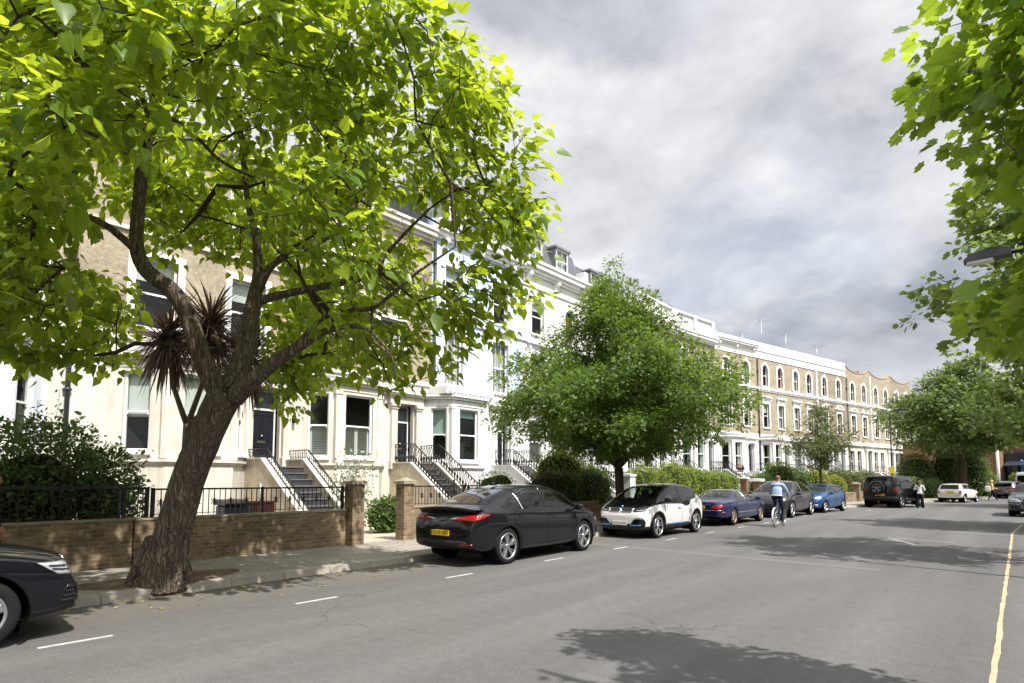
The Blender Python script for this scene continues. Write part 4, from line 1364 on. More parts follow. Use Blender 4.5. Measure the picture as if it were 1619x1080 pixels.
# --- the big leaning tree over the pavement
CAT = {
    'trunk': [(-10.09, 3.57, 0.09, 0.620), (-10.06, 3.57, 0.30, 0.474), (-9.98, 3.61, 0.64, 0.407), (-9.85, 3.66, 1.12, 0.373), (-9.70, 3.74, 1.70, 0.358), (-9.51, 3.84, 2.23, 0.349), (-9.33, 3.95, 2.71, 0.349), (-9.17, 4.04, 3.07, 0.358)],
    'LA': [(-9.23, 4.01, 2.97, 0.271), (-9.35, 3.79, 3.43, 0.212), (-9.40, 3.63, 3.90, 0.196), (-9.45, 3.48, 4.31, 0.190), (-9.55, 3.30, 4.58, 0.185), (-9.68, 3.10, 4.75, 0.169), (-9.75, 2.96, 4.95, 0.154), (-9.72, 2.89, 5.23, 0.140), (-9.62, 2.87, 5.67, 0.130), (-9.49, 2.85, 6.20, 0.124), (-9.35, 2.86, 6.72, 0.119), (-9.23, 2.86, 7.05, 0.109)],
    'LA1': [(-9.23, 2.86, 7.03, 0.082), (-9.12, 2.99, 7.28, 0.069), (-9.02, 3.18, 7.65, 0.060), (-8.82, 3.43, 8.09, 0.047), (-8.48, 3.92, 8.72, 0.029)],
    'LA2': [(-9.25, 2.85, 6.96, 0.073), (-9.29, 2.72, 7.20, 0.059), (-9.28, 2.57, 7.49, 0.049), (-9.14, 2.41, 7.66, 0.039), (-9.05, 2.08, 7.74, 0.021)],
    'LA3': [(-9.45, 2.87, 6.38, 0.074), (-9.49, 2.64, 6.39, 0.063), (-9.46, 2.40, 6.44, 0.053), (-9.42, 2.17, 6.43, 0.043), (-9.34, 1.83, 6.50, 0.025)],
    'LA4': [(-9.23, 2.86, 7.03, 0.064), (-9.24, 2.86, 7.54, 0.050), (-9.24, 2.94, 8.16, 0.037), (-9.07, 3.15, 8.75, 0.023)],
    'LA5': [(-9.29, 2.88, 6.95, 0.064), (-9.26, 3.16, 7.02, 0.051), (-9.33, 3.50, 6.96, 0.044), (-9.46, 3.94, 6.79, 0.040), (-9.47, 4.47, 6.74, 0.026)],
    'LA6': [(-9.30, 2.77, 6.75, 0.063), (-9.05, 2.30, 6.88, 0.051), (-8.60, 1.91, 6.81, 0.039), (-7.84, 1.53, 6.54, 0.032), (-7.26, 1.12, 6.34, 0.022), (-7.57, 1.00, 6.19, 0.016)],
    'LB': [(-9.73, 2.92, 5.07, 0.103), (-9.70, 2.72, 5.19, 0.082), (-9.66, 2.47, 5.31, 0.071), (-9.66, 2.20, 5.36, 0.061), (-9.65, 1.95, 5.32, 0.055), (-9.68, 1.81, 5.26, 0.042)],
    'LB1': [(-9.64, 1.84, 5.26, 0.042), (-9.63, 1.74, 5.05, 0.037), (-9.65, 1.74, 4.85, 0.033), (-9.63, 1.79, 4.52, 0.029), (-9.52, 1.91, 4.27, 0.021), (-9.49, 1.96, 4.02, 0.012)],
    'LB2': [(-9.66, 2.08, 5.34, 0.056), (-9.74, 1.99, 5.47, 0.052), (-9.85, 1.88, 5.65, 0.047), (-10.01, 1.73, 5.84, 0.047), (-10.17, 1.58, 5.91, 0.043), (-10.32, 1.43, 6.13, 0.030)],
    'LC': [(-9.14, 4.10, 3.04, 0.281), (-9.26, 4.30, 3.59, 0.250), (-9.36, 4.44, 4.04, 0.225), (-9.50, 4.54, 4.45, 0.198), (-9.53, 4.61, 4.80, 0.169), (-9.58, 4.66, 5.20, 0.117), (-9.67, 4.66, 5.77, 0.097), (-9.84, 4.57, 6.46, 0.076), (-9.96, 4.52, 7.27, 0.066), (-10.06, 4.48, 8.10, 0.055), (-10.04, 4.43, 8.76, 0.033)],
    'LC1': [(-9.51, 4.62, 4.65, 0.137), (-9.37, 4.76, 4.73, 0.105), (-9.00, 5.06, 4.84, 0.095), (-8.59, 5.39, 4.94, 0.090), (-8.19, 5.73, 5.06, 0.084), (-7.94, 5.93, 5.18, 0.074), (-7.88, 5.95, 5.39, 0.053), (-7.67, 6.22, 5.84, 0.043), (-7.32, 6.47, 6.26, 0.027)],
    'LC2': [(-9.52, 4.62, 4.80, 0.126), (-9.44, 4.78, 5.25, 0.096), (-9.22, 4.94, 5.46, 0.085), (-8.97, 5.14, 5.59, 0.080), (-8.81, 5.39, 5.77, 0.070), (-8.63, 5.63, 6.13, 0.054), (-8.44, 6.00, 6.77, 0.039), (-8.25, 6.25, 7.15, 0.022)],
    'LD': [(-9.04, 4.10, 2.97, 0.231), (-8.66, 4.20, 3.21, 0.180), (-8.38, 4.29, 3.38, 0.159), (-8.10, 4.38, 3.53, 0.139), (-7.79, 4.50, 3.68, 0.110), (-7.52, 4.58, 3.79, 0.090), (-7.19, 4.73, 3.86, 0.063), (-6.75, 4.84, 3.79, 0.035), (-6.34, 4.97, 3.40, 0.017)],
    'LD1': [(-7.88, 4.45, 3.64, 0.083), (-7.71, 4.55, 3.87, 0.064), (-7.56, 4.65, 4.05, 0.059), (-7.31, 4.86, 4.15, 0.055), (-6.95, 5.03, 4.15, 0.050), (-6.76, 5.06, 4.20, 0.045), (-6.50, 5.13, 4.34, 0.040), (-6.18, 5.25, 4.57, 0.031), (-5.62, 5.43, 4.84, 0.017)],
    'LD2': [(-6.93, 5.05, 4.15, 0.036), (-6.86, 5.01, 3.84, 0.027), (-6.84, 5.04, 3.66, 0.022), (-6.58, 5.15, 3.42, 0.018), (-6.57, 5.20, 3.11, 0.013)],
}

LEAF_CAT = leafmat('catalpa leaf', (.088, .160, .018), (.54, .66, .035), .5, .42, .36, (.14, .20, .022), True)
tree = empty('catalpa_tree', (-10.1, 3.57, .1))
tag(tree, 'big leaning street tree with broad bright green leaves in the left foreground', 'tree', 'street trees')
OFF = np.array([-10.1, 3.57, .1])
limbs = []
tm = MB()
for kx, l in CAT.items():
    a = smooth_path(l, 5 if kx == 'trunk' else 3)
    a[:, :3] -= OFF
    a[:, 3] *= .67
    limbs.append([tuple(p) for p in a])
    rs = a[:, 3].copy()
    big = rs[0] > .1
    tm.tube([p[:3] for p in a], rs, 36 if kx == 'trunk' else (18 if big else 9), 0, True, .045 if big else .02, seed=hash(kx) % 7 if False else len(kx))
# root flare
for i in range(9):
    an = 2 * PI * i / 9 + .3
    R0 = .29; R1 = .37 + .08 * math.sin(i * 2.3)
    tm.tube([(R0 * .7 * math.cos(an) + .05, R0 * .7 * math.sin(an), .75), (R0 * 1.0 * math.cos(an), R0 * 1.0 * math.sin(an), .32), (R1 * .88 * math.cos(an), R1 * .88 * math.sin(an), .08), (R1 * 1.1 * math.cos(an), R1 * 1.1 * math.sin(an), -.04)], [.05, .10, .085, .03], 10, 0, True, .05, i)
# pruning scars and knots
for p, r0 in (((.45, -.28, 4.55), .09), ((.87, -.71, 6.9), .11)):
    tm.blob(p, (r0, r0, r0 * .9), 2.2, 10, 7)
tm.build('trunk', M['bark'], tree)

r_ = np.random.default_rng(5)
cen = np.array([.9, 1.0, 5.0])                        # crown centre, local
A = []
while len(A) < 1680:
    q = r_.uniform(-1, 1, (4000, 3)); rr = np.linalg.norm(q, axis=1)
    q = q[(rr < 1)]
    rr = np.linalg.norm(q, axis=1)
    q = q[r_.random(len(q)) < .22 + .78 * rr ** 2.2]
    p = q * np.array([5.0, 5.6, 4.0]); h_ = np.hypot(p[:, 0], p[:, 1])
    h2 = np.hypot(p[:, 0] + cen[0] - .9, p[:, 1] + cen[1] - .2); sm = np.clip((h2 - 1.1) / 1.5, 0, 1)
    zb = .7 - 2.35 * sm * sm * (3 - 2 * sm) + .4 * np.sin(1.7 * p[:, 0] + 1) * np.cos(1.3 * p[:, 1])
    ok = (p[:, 2] > zb)
    p = p + cen
    ok &= lump(p, 1.3, 3.1) > -.10
    # the road side of the trunk is bare high up: limbs are open to view there
    w3 = p + OFF
    e = np.array([.9415, -.337])                      # from the trunk towards the road
    al = (w3[:, 0] + 10) * e[0] + (w3[:, 1] - 3.6) * e[1]
    pe = (w3[:, 0] + 10) * -e[1] + (w3[:, 1] - 3.6) * e[0]
    bare = (al > -.2) & (pe > -1.25) & (pe < .95 - .04 * al) & (w3[:, 2] < 7.4 - .62 * al)
    DD = 9.5 - al
    bare |= (pe > -.6 * DD / 9.1) & (pe < 1.35 * DD / 9.1) & (w3[:, 2] < 1.85 + .345 * DD)
    bare |= w3[:, 2] > 9.15 - 1.45 * (w3[:, 1] - 5.8) + .25 * np.sin(w3[:, 0] * 2.3)
    bare |= (w3[:, 1] > 7.0) & (w3[:, 2] < 3.25 + 1.6 * (w3[:, 1] - 7.0))
    ok &= ~bare
    ok &= w3[:, 0] < -9.55 + .69 * w3[:, 2] + .35 * np.sin(w3[:, 1] * 2.1 + w3[:, 2])
    A += list(p[ok])
A = np.array(A[:1680])
br = MB()
for pts, rs in skeleton(limbs, A, 6, .0055, .45, .07, .05):
    br.tube(pts, rs, 5, 0, False)
br.build('branches', M['bark2'], tree, False)
pos, d, n, s_ = clusters(A, 15, .42, 8, cen, .7, .6, .9, .150, .28)
leaf_obj('crown', tree, LEAF_CAT, T_HEART, pos, d, n, s_)
fs = MB()
tops = [a for a in A if a[2] > 4.6 and a[2] + .1 > 9.15 - 1.45 * (a[1] + 3.57 - 5.8) - .75]
for a in tops[:70]:
    a = Vector(a)
    for kx in range(2):
        t_ = a + Vector((rnd.uniform(-.25, .25), rnd.uniform(-.25, .25), .35 + rnd.uniform(0, .35)))
        fs.tube([a, (a + t_) / 2 + Vector((.02, .02, 0)), t_], .007, 4, 0, False)
        for i in range(12):
            q = a.lerp(t_, .35 + .65 * i / 12); an = i * 2.4
            e_ = q + Vector((math.cos(an) * .09, math.sin(an) * .09, .07)) * (1.15 - i / 14)
            fs.tube([q, e_], .004, 3, 0, False); fs.blob(e_, (.011, .011, .014), 2, 5, 3)
fs.build('seed_heads', mat('dry seed heads', (.22, .17, .12), .9), tree, False)


# --- the other trees
def street_tree(name, label, base, fork, r0, prof, natt, per, leaf, lm, tmpl=T_SMALL, seed=1, flat=.7, cl=.35, thr=-.25, lsc=1.3, lean=(0, 0), stretch=(1, 1), group='street trees', nl=7, bark='bark2', shell=1.6, droop=.25):
    r_ = np.random.default_rng(seed)
    o = empty(name, base); tag(o, label, 'tree', group)
    zt = prof[-1][0]; zb_ = prof[0][0]
    rmax = max(p[1] for p in prof)
    trunk = smooth_path([(0, 0, -.02, r0 * 1.5), (0, 0, .18, r0 * 1.1), (lean[0] * .3 + .03, lean[1] * .3, fork * .5, r0 * .95), (lean[0] * .6, lean[1] * .6, fork, r0)], 4)
    limbs = [[tuple(p) for p in trunk]]
    f = trunk[-1]
    fz = f.copy()
    lead = [(f[0], f[1], f[2], r0 * .75)]
    for i in range(1, 5):
        t_ = i / 4
        lead.append((f[0] + lean[0] * t_ + r_.normal(0, .07), f[1] + lean[1] * t_ + r_.normal(0, .07), f[2] + (zt - fork) * .82 * t_, r0 * .75 * (1 - t_) + .015))
    limbs.append([tuple(p) for p in smooth_path(lead, 3)])
    for i in range(nl):
        an = 2 * PI * (i + r_.uniform(-.25, .25)) / nl
        zz_ = fork + (zt - fork) * r_.uniform(.12, .55)
        rr = np.interp(zz_, [p[0] for p in prof], [p[1] for p in prof]) * r_.uniform(.6, .8)
        st = f if i % 2 == 0 else np.array(limbs[1][2])
        e = np.array([math.cos(an) * rr * stretch[0] + lean[0], math.sin(an) * rr * stretch[1] + lean[1], zz_])
        m_ = st[:3] * .5 + e * .5 + np.array([0, 0, -.10 * rr])
        limbs.append([tuple(p) for p in smooth_path([(*st[:3], r0 * .5), (*m_, r0 * .34), (*e, .02)], 5)])
    tm = MB()
    for i, l in enumerate(limbs):
        tm.tube([p[:3] for p in l], [p[3] for p in l], 14 if i == 0 else 8, 0, True, .04 if i == 0 else 0)
    tm.build('trunk', M[bark], o)
    A = []
    zs = [p[0] for p in prof]; rs_ = [p[1] for p in prof]
    while len(A) < natt:
        z = r_.uniform(zb_, zt, 6000); u = r_.random(6000) ** (1 / shell) ; an = r_.uniform(0, 2 * PI, 6000)
        R_ = np.interp(z, zs, rs_)
        keep = r_.random(6000) < (R_ / rmax) ** 1.6 + .03
        lump_r = 1 + .20 * np.sin(an * 5 + z * 1.7 + seed) + .13 * np.sin(an * 9 - z * 2.9)
        rr = R_ * u * lump_r
        t_ = np.clip((z - fork) / (zt - fork), 0, 1)
        p = np.stack([rr * np.cos(an) * stretch[0] + lean[0] * t_, rr * np.sin(an) * stretch[1] + lean[1] * t_, z], 1)
        keep &= lump(p, lsc, seed * 1.37) > thr
        A += list(p[keep])
    A = np.array(A[:natt])
    br = MB()
    for pts, rs in skeleton(limbs, A, seed, .004, .45, .05, .04, .5):
        br.tube(pts, rs, 4, 0, False)
    br.build('branches', M[bark], o, False)
    c0 = np.array([lean[0] * .5, lean[1] * .5, (zb_ + zt) / 2])
    pos, d, n, s_ = clusters(A, per, cl, seed + 1, c0, flat, droop, .8, leaf, .22)
    leaf_obj('crown', o, lm, tmpl, pos, d, n, s_)
    return o


LEAF_MAPLE = leafmat('maple leaf', (.066, .122, .016), (.25, .36, .03), .38, .35, .5)
LEAF_YOUNG = leafmat('young tree leaf', (.080, .105, .030), (.22, .25, .05), .35, .35, .5)
LEAF_PALE = leafmat('lime green leaf', (.10, .17, .04), (.34, .45, .08), .42, .3, .45)
LEAF_FAR = leafmat('grey green leaf', (.09, .145, .04), (.24, .33, .06), .4, .45, .45, (.22, .26, .12))
LEAF_SYC = leafmat('sycamore leaf', (.085, .165, .022), (.48, .64, .05), .5, .4, .36, None, True)
street_tree('maple_tree', 'mid-sized dense green tree with pointed top beside the white and black car', (-10.4, 17.85, .1), 2.0, .155,
            [(2.35, 1.0), (2.8, 2.5), (3.4, 3.7), (4.1, 4.3), (4.8, 4.0), (5.5, 3.1), (6.3, 2.35), (7.2, 1.65), (8.0, 1.15), (8.7, .75), (9.4, .15)], 2000, 42, .108, LEAF_MAPLE, T_SPRAY, 21, .7, .36, -.32, 1.5, (-.1, .15))
street_tree('young_tree', 'small thin-trunked olive green tree in front of the brick terrace', (-9.35, 40.4, .1), 2.2, .085,
            [(2.3, .8), (2.9, 1.6), (3.6, 2.05), (4.4, 1.9), (5.2, 1.3), (6.0, .7), (6.5, .1)], 420, 22, .11, LEAF_YOUNG, T_SPRAY, 33, .7, .34, -.2, 1.8)
street_tree('tall_tree', 'large broad pale green tree at the far bend behind the small white car', (-3.9, 66.0, .1), 4.2, .33,
            [(4.0, 2.0), (4.8, 4.2), (6.0, 5.1), (7.6, 5.3), (9.0, 4.5), (10.4, 3.0), (11.5, 1.3), (11.9, .3)], 1500, 22, .27, LEAF_FAR, T_SPRAY, 47, .7, .75, -.3, .9, (.2, .2))
street_tree('roadside_tree', 'light green tree behind the lamp head at the right edge', (1.25, 16.6, .1), 3.2, .16,
            [(3.6, .9), (4.4, 1.9), (5.6, 2.4), (6.8, 2.4), (8.0, 1.9), (9.0, 1.1), (9.6, .3)], 430, 22, .13, LEAF_PALE, T_MAPLE, 58, .7, .36, -.15, 1.6, (-.15, 0))
street_tree('roadside_tree', 'pale green tree low at the right edge beyond the lamp', (1.9, 27.5, .1), 2.6, .16,
            [(2.7, 1.2), (3.6, 2.6), (5.0, 3.2), (6.4, 2.9), (7.6, 2.0), (8.6, .6)], 560, 24, .15, LEAF_PALE, T_MAPLE, 63, .7, .42, -.15, 1.4, (-.1, .2))
street_tree('roadside_tree', 'distant tree closing the right side above the shop and the parked cars', (5.2, 49, .1), 3.4, .2,
            [(3.2, 2.0), (4.2, 3.9), (6.0, 4.6), (8.0, 4.0), (9.5, 2.6), (10.6, .6)], 700, 22, .21, LEAF_PALE, T_SPRAY, 71, .7, .6, -.2, 1.1)
# the near sycamore whose boughs hang into the upper right of the view
r_ = np.random.default_rng(9)
o = empty('sycamore_tree', (2.0, 3.3, .1)); tag(o, 'near sycamore with big lobed leaves hanging in at the upper right', 'tree', 'street trees')
B0 = np.array([2.0, 3.3, .1])
bl = [((.42, 5.05, 4.45), (.86, .70, .98), 130), ((2.0, 4.2, 5.0), (1.0, 1.0, .9), 80), ((.34, 5.35, 2.86), (.60, .55, .34), 40), ((1.25, 5.4, 3.6), (.5, .5, .7), 30), ((2.1, 3.0, 6.0), (1.0, 1.2, .9), 70)]
A = []
for c, rad, nn in bl:
    q = r_.normal(0, 1, (nn, 3)); q = unit(q) * r_.random((nn, 1)) ** .4
    A += list(np.array(c) + q * np.array(rad))
A = np.array(A) - B0
limbs = [[tuple(p) for p in smooth_path([(0, 0, -.05, .26), (0, 0, .3, .2), (-.05, .1, 2.2, .17), (-.15, .2, 3.4, .15)], 4)],
         [tuple(p) for p in smooth_path([(-.15, .2, 3.4, .09), (-.7, 1.0, 3.5, .05), (-1.2, 1.6, 3.7, .03), (-1.6, 2.1, 3.6, .012)], 4)],
         [tuple(p) for p in smooth_path([(-.15, .2, 3.4, .07), (-.7, 1.3, 2.75, .03), (-1.3, 1.9, 2.75, .016), (-1.7, 2.3, 2.85, .008)], 4)],
         [tuple(p) for p in smooth_path([(-.15, .2, 3.4, .12), (-.3, .4, 5.0, .08), (-.7, .3, 6.6, .03)], 4)],
         ]
tm = MB()
for i, l in enumerate(limbs): tm.tube([p[:3] for p in l], [p[3] for p in l], 12 if i == 0 else 7, 0, True, .03)
tm.build('trunk', M['bark2'], o)
br = MB()
for pts, rs in skeleton(limbs, A, 3, .004, .42, .03, .03, .3): br.tube(pts, rs, 5, 0, False)
br.build('branches', M['stem'], o, False)
pos, d, n, s_ = clusters(A, 15, .28, 4, np.array([-.2, .3, 4.6]), .6, .5, 1.0, .090, .30)
leaf_obj('crown', o, LEAF_SYC, T_MAPLE, pos, d, n, s_)


# --- dry spiky palm-like plant in front of the cream house
o = empty('cordyline', (-14.52, 5.55, .1)); tag(o, 'tall spiky plant with drooping brown dead leaves behind the leaning tree', 'plant')
B0 = Vector((-14.52, 5.55, .1))
heads = [(-14.75, 5.15, 5.0), (-14.0, 5.75, 5.3), (-13.3, 6.25, 4.55)]
tm = MB()
tm.tube([(0, 0, -.05), (-.01, -.03, 1.6), (.0, -.02, 2.9)], [.12, .09, .085], 10, 0, True, .05)
for i, h_ in enumerate(heads):
    e = Vector(h_) - B0
    tm.tube([(0, -.02, 2.85), Vector((0, 0, 2.9)).lerp(e, .45) + Vector((0, (-.12, .1, .2)[i], -.1)), e], [.07, .055, .05], 8, 0, True, .05)
tm.build('stem', M['stem'], o)
bl = MB()
for h_ in heads:
    c = Vector(h_) - B0
    for i in range(380):
        an = rnd.uniform(0, 2 * PI); el = rnd.uniform(-1.1, 1.2); L = rnd.uniform(.85, 1.4)
        st = c + Vector((0, 0, rnd.uniform(-.35, .15)))
        d0 = Vector((math.cos(an) * math.cos(el), math.sin(an) * math.cos(el), math.sin(el)))
        side = d0.cross(Vector((0, 0, 1))).normalized()
        vs = []; p = st.copy(); d1 = d0.copy()
        for k_ in range(5):
            t_ = k_ / 4; wd = .027 * (1 - t_ ** 2) + .003
            vs += [p - side * wd, p + side * wd]
            d1 = (d1 + Vector((0, 0, -.20 - .1 * (el < 0)))).normalized(); p = p + d1 * L / 4
        bl.add(vs, [(2 * j, 2 * j + 1, 2 * j + 3, 2 * j + 2) for j in range(4)])
bl.build('leaves', leafmat('dead spiky leaf', (.12, .08, .06), (.14, .09, .06), .2, .5, .6), o, False)


# --- hedges and shrubs: a solid core coloured dark for inner shade, leaves all over and inside
def bush(name, label, cat, lobes, leaf, lm, n, seed, group=None, tmpl=T_SMALL, base=None, spread=.16, core=.80, flowers=None, wisp=0, stems=0):
    r_ = np.random.default_rng(seed)
    b = np.array(base if base else (*np.mean([l[0][:2] for l in lobes], 0), .1))
    o = empty(name, tuple(b)); tag(o, label, cat, group)
    cm = MB()
    vol = np.array([l[1][0] * l[1][1] + l[1][1] * l[1][2] + l[1][0] * l[1][2] for l in lobes]); vol = vol / vol.sum()
    P = []; Nn = []
    for (c, r, *pw), vv in zip(lobes, vol):
        pwr = pw[0] if pw else 2.6
        c_ = np.array(c) - b
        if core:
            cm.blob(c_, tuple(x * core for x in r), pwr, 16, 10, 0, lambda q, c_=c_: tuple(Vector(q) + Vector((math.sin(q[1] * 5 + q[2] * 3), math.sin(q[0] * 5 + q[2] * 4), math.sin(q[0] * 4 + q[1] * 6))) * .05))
        k_ = int(n * vv)
        q = unit(r_.normal(0, 1, (k_, 3)))
        if pwr > 2.1:
            q = q / (np.sum(np.abs(q) ** pwr, axis=1, keepdims=True) ** (1 / pwr))
        nrm = unit(np.sign(q) * np.abs(q) ** (pwr - 1) / np.array(r))
        depth = 1 - np.abs(r_.normal(0, spread, (k_, 1)))
        lm_ = 1 + .09 * lump(q * np.array(r) * 3, 1.6, seed)[:, None]
        P.append(c_ + q * np.array(r) * depth * lm_ + r_.normal(0, .03, (k_, 3))); Nn.append(nrm)
    P = np.concatenate(P); Nn = np.concatenate(Nn)
    keep = P[:, 2] > .02
    P, Nn = P[keep], Nn[keep]
    if cm.v: cm.build('twigs', M['hedge_core'], o)  # solid dark blobs in place of the shade among the twigs
    if wisp:
        idx = r_.choice(len(P), wisp); tw = MB(); ex = []
        for i in idx:
            p = P[i]; e = p + (Nn[i] * .5 + np.array([0, 0, .75])) * r_.uniform(.15, .5)
            tw.tube([p, (p + e) / 2 + r_.normal(0, .02, 3), e], .004, 3, 0, False)
            for t_ in np.linspace(.15, 1, 9): ex.append(p + (e - p) * t_ + r_.normal(0, .02, 3))
        tw.build('shoots', M['stem'], o, False)
        ex = np.array(ex); P = np.concatenate([P, ex]); Nn = np.concatenate([Nn, unit(r_.normal(0, 1, ex.shape) + np.array([0, 0, .4]))])
    if stems:
        tw = MB()
        for i in r_.choice(len(P), stems):
            p = P[i]; tw.tube([(r_.normal(0, .12), r_.normal(0, .12), 0), p * np.array([.5, .5, .6]), p], [.018, .010, .004], 5, 0, False)
        tw.build('stems', M['stem'], o, False)
    k_ = len(P)
    d = Nn * .5 + r_.normal(0, .7, (k_, 3)) + np.array([0, 0, .15])
    nn = Nn + r_.normal(0, .5, (k_, 3)) + np.array([0, 0, .3])
    leaf_obj('leaves', o, lm, tmpl, P, d, nn, leaf * np.exp(r_.normal(0, .25, k_)))
    if flowers:
        fm, fn = flowers
        idx = r_.choice(k_, fn)
        f = MB()
        for i in idx:
            p = P[i] + Nn[i] * .05; f.blob(p, (.035, .035, .03), 2, 6, 4)
        tag(f.build('flowers', fm, o, False), kind='stuff')
    return o


G_DARK = leafmat('dark evergreen leaf', (.07, .12, .03), (.18, .27, .04), .32, .4, .4)
G_MID = leafmat('mid green leaf', (.06, .11, .022), (.2, .32, .035), .32, .4, .45)
G_LIME = leafmat('bright lime hedge leaf', (.12, .19, .022), (.34, .42, .04), .38, .35, .45, (.24, .27, .03))
G_YEL = leafmat('yellow green hedge leaf', (.17, .20, .022), (.40, .42, .04), .38, .35, .45)
G_OLIVE = leafmat('silvery thin leaf', (.22, .25, .18), (.25, .30, .16), .3, .25, .5)
G_BRONZE = leafmat('bronze shrub leaf', (.060, .040, .018), (.14, .10, .03), .3, .5, .5)
HG = 'garden hedges and shrubs'
bush('shrub', 'large dark green shrub behind the black railing at the far left', 'shrub', [((-13.9, .6, 1.25), (.95, 1.7, 1.35)), ((-14.2, 2.6, 1.45), (1.0, 1.4, 1.45)), ((-13.9, 3.75, 1.2), (.85, .7, 1.15)), ((-14.0, -1.5, 1.2), (1, 1.5, 1.2))], .085, G_DARK, 34000, 3, HG, wisp=320, core=.5, spread=.24)
bush('shrub', 'thin silvery leaved shrub between the brick gate pillars', 'shrub', [((-14.4, 9.9, 1.55), (.55, .7, 1.1), 2.0)], .075, G_OLIVE, 1100, 4, HG, core=0, stems=26, spread=.5)
bush('shrub', 'low leafy green plant in the gateway between the brick pillars', 'shrub', [((-14.9, 11.6, .62), (.45, .75, .55))], .10, G_MID, 1500, 5, HG)
bush('shrub', 'small clipped green bush behind the roof of the black car', 'shrub', [((-14.0, 15.6, 1.25), (.55, .8, .75))], .05, G_MID, 2600, 6, HG)
bush('hedge', 'dark bronze green hedge between the black car and the street tree', 'hedge', [((-13.2, 18.2, 1.1), (.62, 1.4, .95)), ((-13.1, 20.3, 1.15), (.68, 1.2, 1.0))], .075, G_DARK, 9000, 7, HG)
bush('shrub', 'bronze leaved shrub at the left end of the dark hedge', 'shrub', [((-13.1, 17.3, 1.25), (.5, .9, .7))], .07, G_BRONZE, 2600, 8, HG)
bush('shrub', 'tall fresh green bush rising behind the dark hedge', 'shrub', [((-14.6, 20.3, 1.7), (.9, 1.3, 1.35)), ((-14.3, 21.9, 1.35), (.8, 1.1, 1.0))], .085, G_LIME, 7000, 9, HG, wisp=60)
for i, (y, ln, zt, lab) in enumerate(((25.2, 1.5, 2.3, 'bright lime hedge just right of the white gate pier'), (28.2, 1.55, 2.55, 'tallest bright lime hedge bush behind the blue saloon'), (31.2, 1.4, 2.35, 'bright lime hedge over the dark gateway behind the blue saloon'), (34.2, 1.35, 2.2, 'bright lime hedge at the right end beside the brick gate pillar'))):
    bush('hedge', lab, 'hedge', [((-13.25, y - .5, zt * .58), (.75, ln * .75, zt * .42)), ((-13.2, y + .7, zt * .55), (.75, ln * .7, zt * .40))], .085, G_LIME, 5200, 12 + i, 'bright lime hedges along the garden walls', wisp=30)
bush('shrub', 'loose green shrub right of the brick gate pillar with white cap', 'shrub', [((-12.6, 39.5, 1.1), (.7, 1.3, 1.0))], .09, G_MID, 3000, 17, HG)
bush('shrub', 'big dark green shrub with pale tips behind the charcoal car', 'shrub', [((-12.3, 42.2, 1.5), (1.1, 1.7, 1.4)), ((-11.8, 44.4, 1.3), (1.0, 1.3, 1.2))], .10, G_MID, 7000, 18, HG, flowers=(mat('pale pink petals', (.6, .5, .42), .8), 120))
bush('hedge', 'rounded yellow green hedge behind the small blue hatchback', 'hedge', [((-10.9, 46.0, 1.25), (.8, 1.3, 1.2)), ((-10.3, 48.3, 1.0), (.75, 1.4, 1.0))], .09, G_YEL, 8000, 19, HG)
bush('shrub', 'mixed flowering shrub behind the black off-roader', 'shrub', [((-10.7, 51.0, 1.4), (1.0, 1.6, 1.1)), ((-10.1, 53.4, 1.3), (1.0, 1.5, 1.0)), ((-9.6, 56.2, 1.4), (1.0, 1.6, 1.0))], .11, LEAF_YOUNG, 8000, 20, HG, flowers=(mat('coral petals', (.55, .28, .18), .8), 160))
bush('hedge', 'dark trimmed hedge between the off-roader and the small white car', 'hedge', [((-6.9, 59.2, .95), (.7, 2.6, .95), 5), ((-5.9, 64.0, .9), (.7, 2.2, .9), 5)], .10, G_DARK, 9000, 22, HG)
bush('shrub', 'tall dark shrub under the far tree', 'shrub', [((-7.2, 66.0, 2.0), (1.4, 2.4, 2.0)), ((-5.2, 69.5, 2.2), (1.3, 2.4, 2.2))], .15, G_MID, 7000, 23, HG)
bush('shrub', 'round ivy green bush right of the far tree trunk', 'shrub', [((-3.5, 71.5, 2.3), (1.4, 1.8, 2.2)), ((-3.0, 73.0, 1.4), (1.3, 1.5, 1.4))], .15, G_MID, 6000, 24, HG)
bush('shrub', 'pale leafy bush before the brown brick gable', 'shrub', [((-2.6, 76.5, 1.3), (.9, 1.4, 1.2))], .14, LEAF_PALE, 2500, 25, HG)
bush('shrub', 'yellow green bush under the black shopfront', 'shrub', [((.3, 78.5, 1.5), (1.1, 1.0, 1.0))], .14, G_LIME, 2200, 26, HG)

# fallen leaves and petals along the kerb
q = MB()
for i in range(240):
    y = rnd.uniform(-1, 16); x = kl(y) + abs(rnd.gauss(0, .55)) + .03
    if rnd.random() < .25: x = kl(y) - rnd.uniform(.2, 2.6)
    z = .006 if x > kl(y) else .131
    a = rnd.uniform(0, 6.28); s1 = rnd.uniform(.02, .06)
    c_, s_ = math.cos(a) * s1, math.sin(a) * s1
    q.add([(x - c_, y - s_, z), (x + s_ * .6, y - c_ * .6, z + .01), (x + c_, y + s_, z), (x - s_ * .6, y + c_ * .6, z + .006)], [(0, 1, 2, 3)], i % 2)
tag(q.build('fallen_leaves', [mat('fallen leaf', (.30, .30, .06), .8), mat('dry leaf', (.20, .13, .06), .9)], None, False), 'fallen leaves scattered along the kerb', 'leaves', kind='stuff')

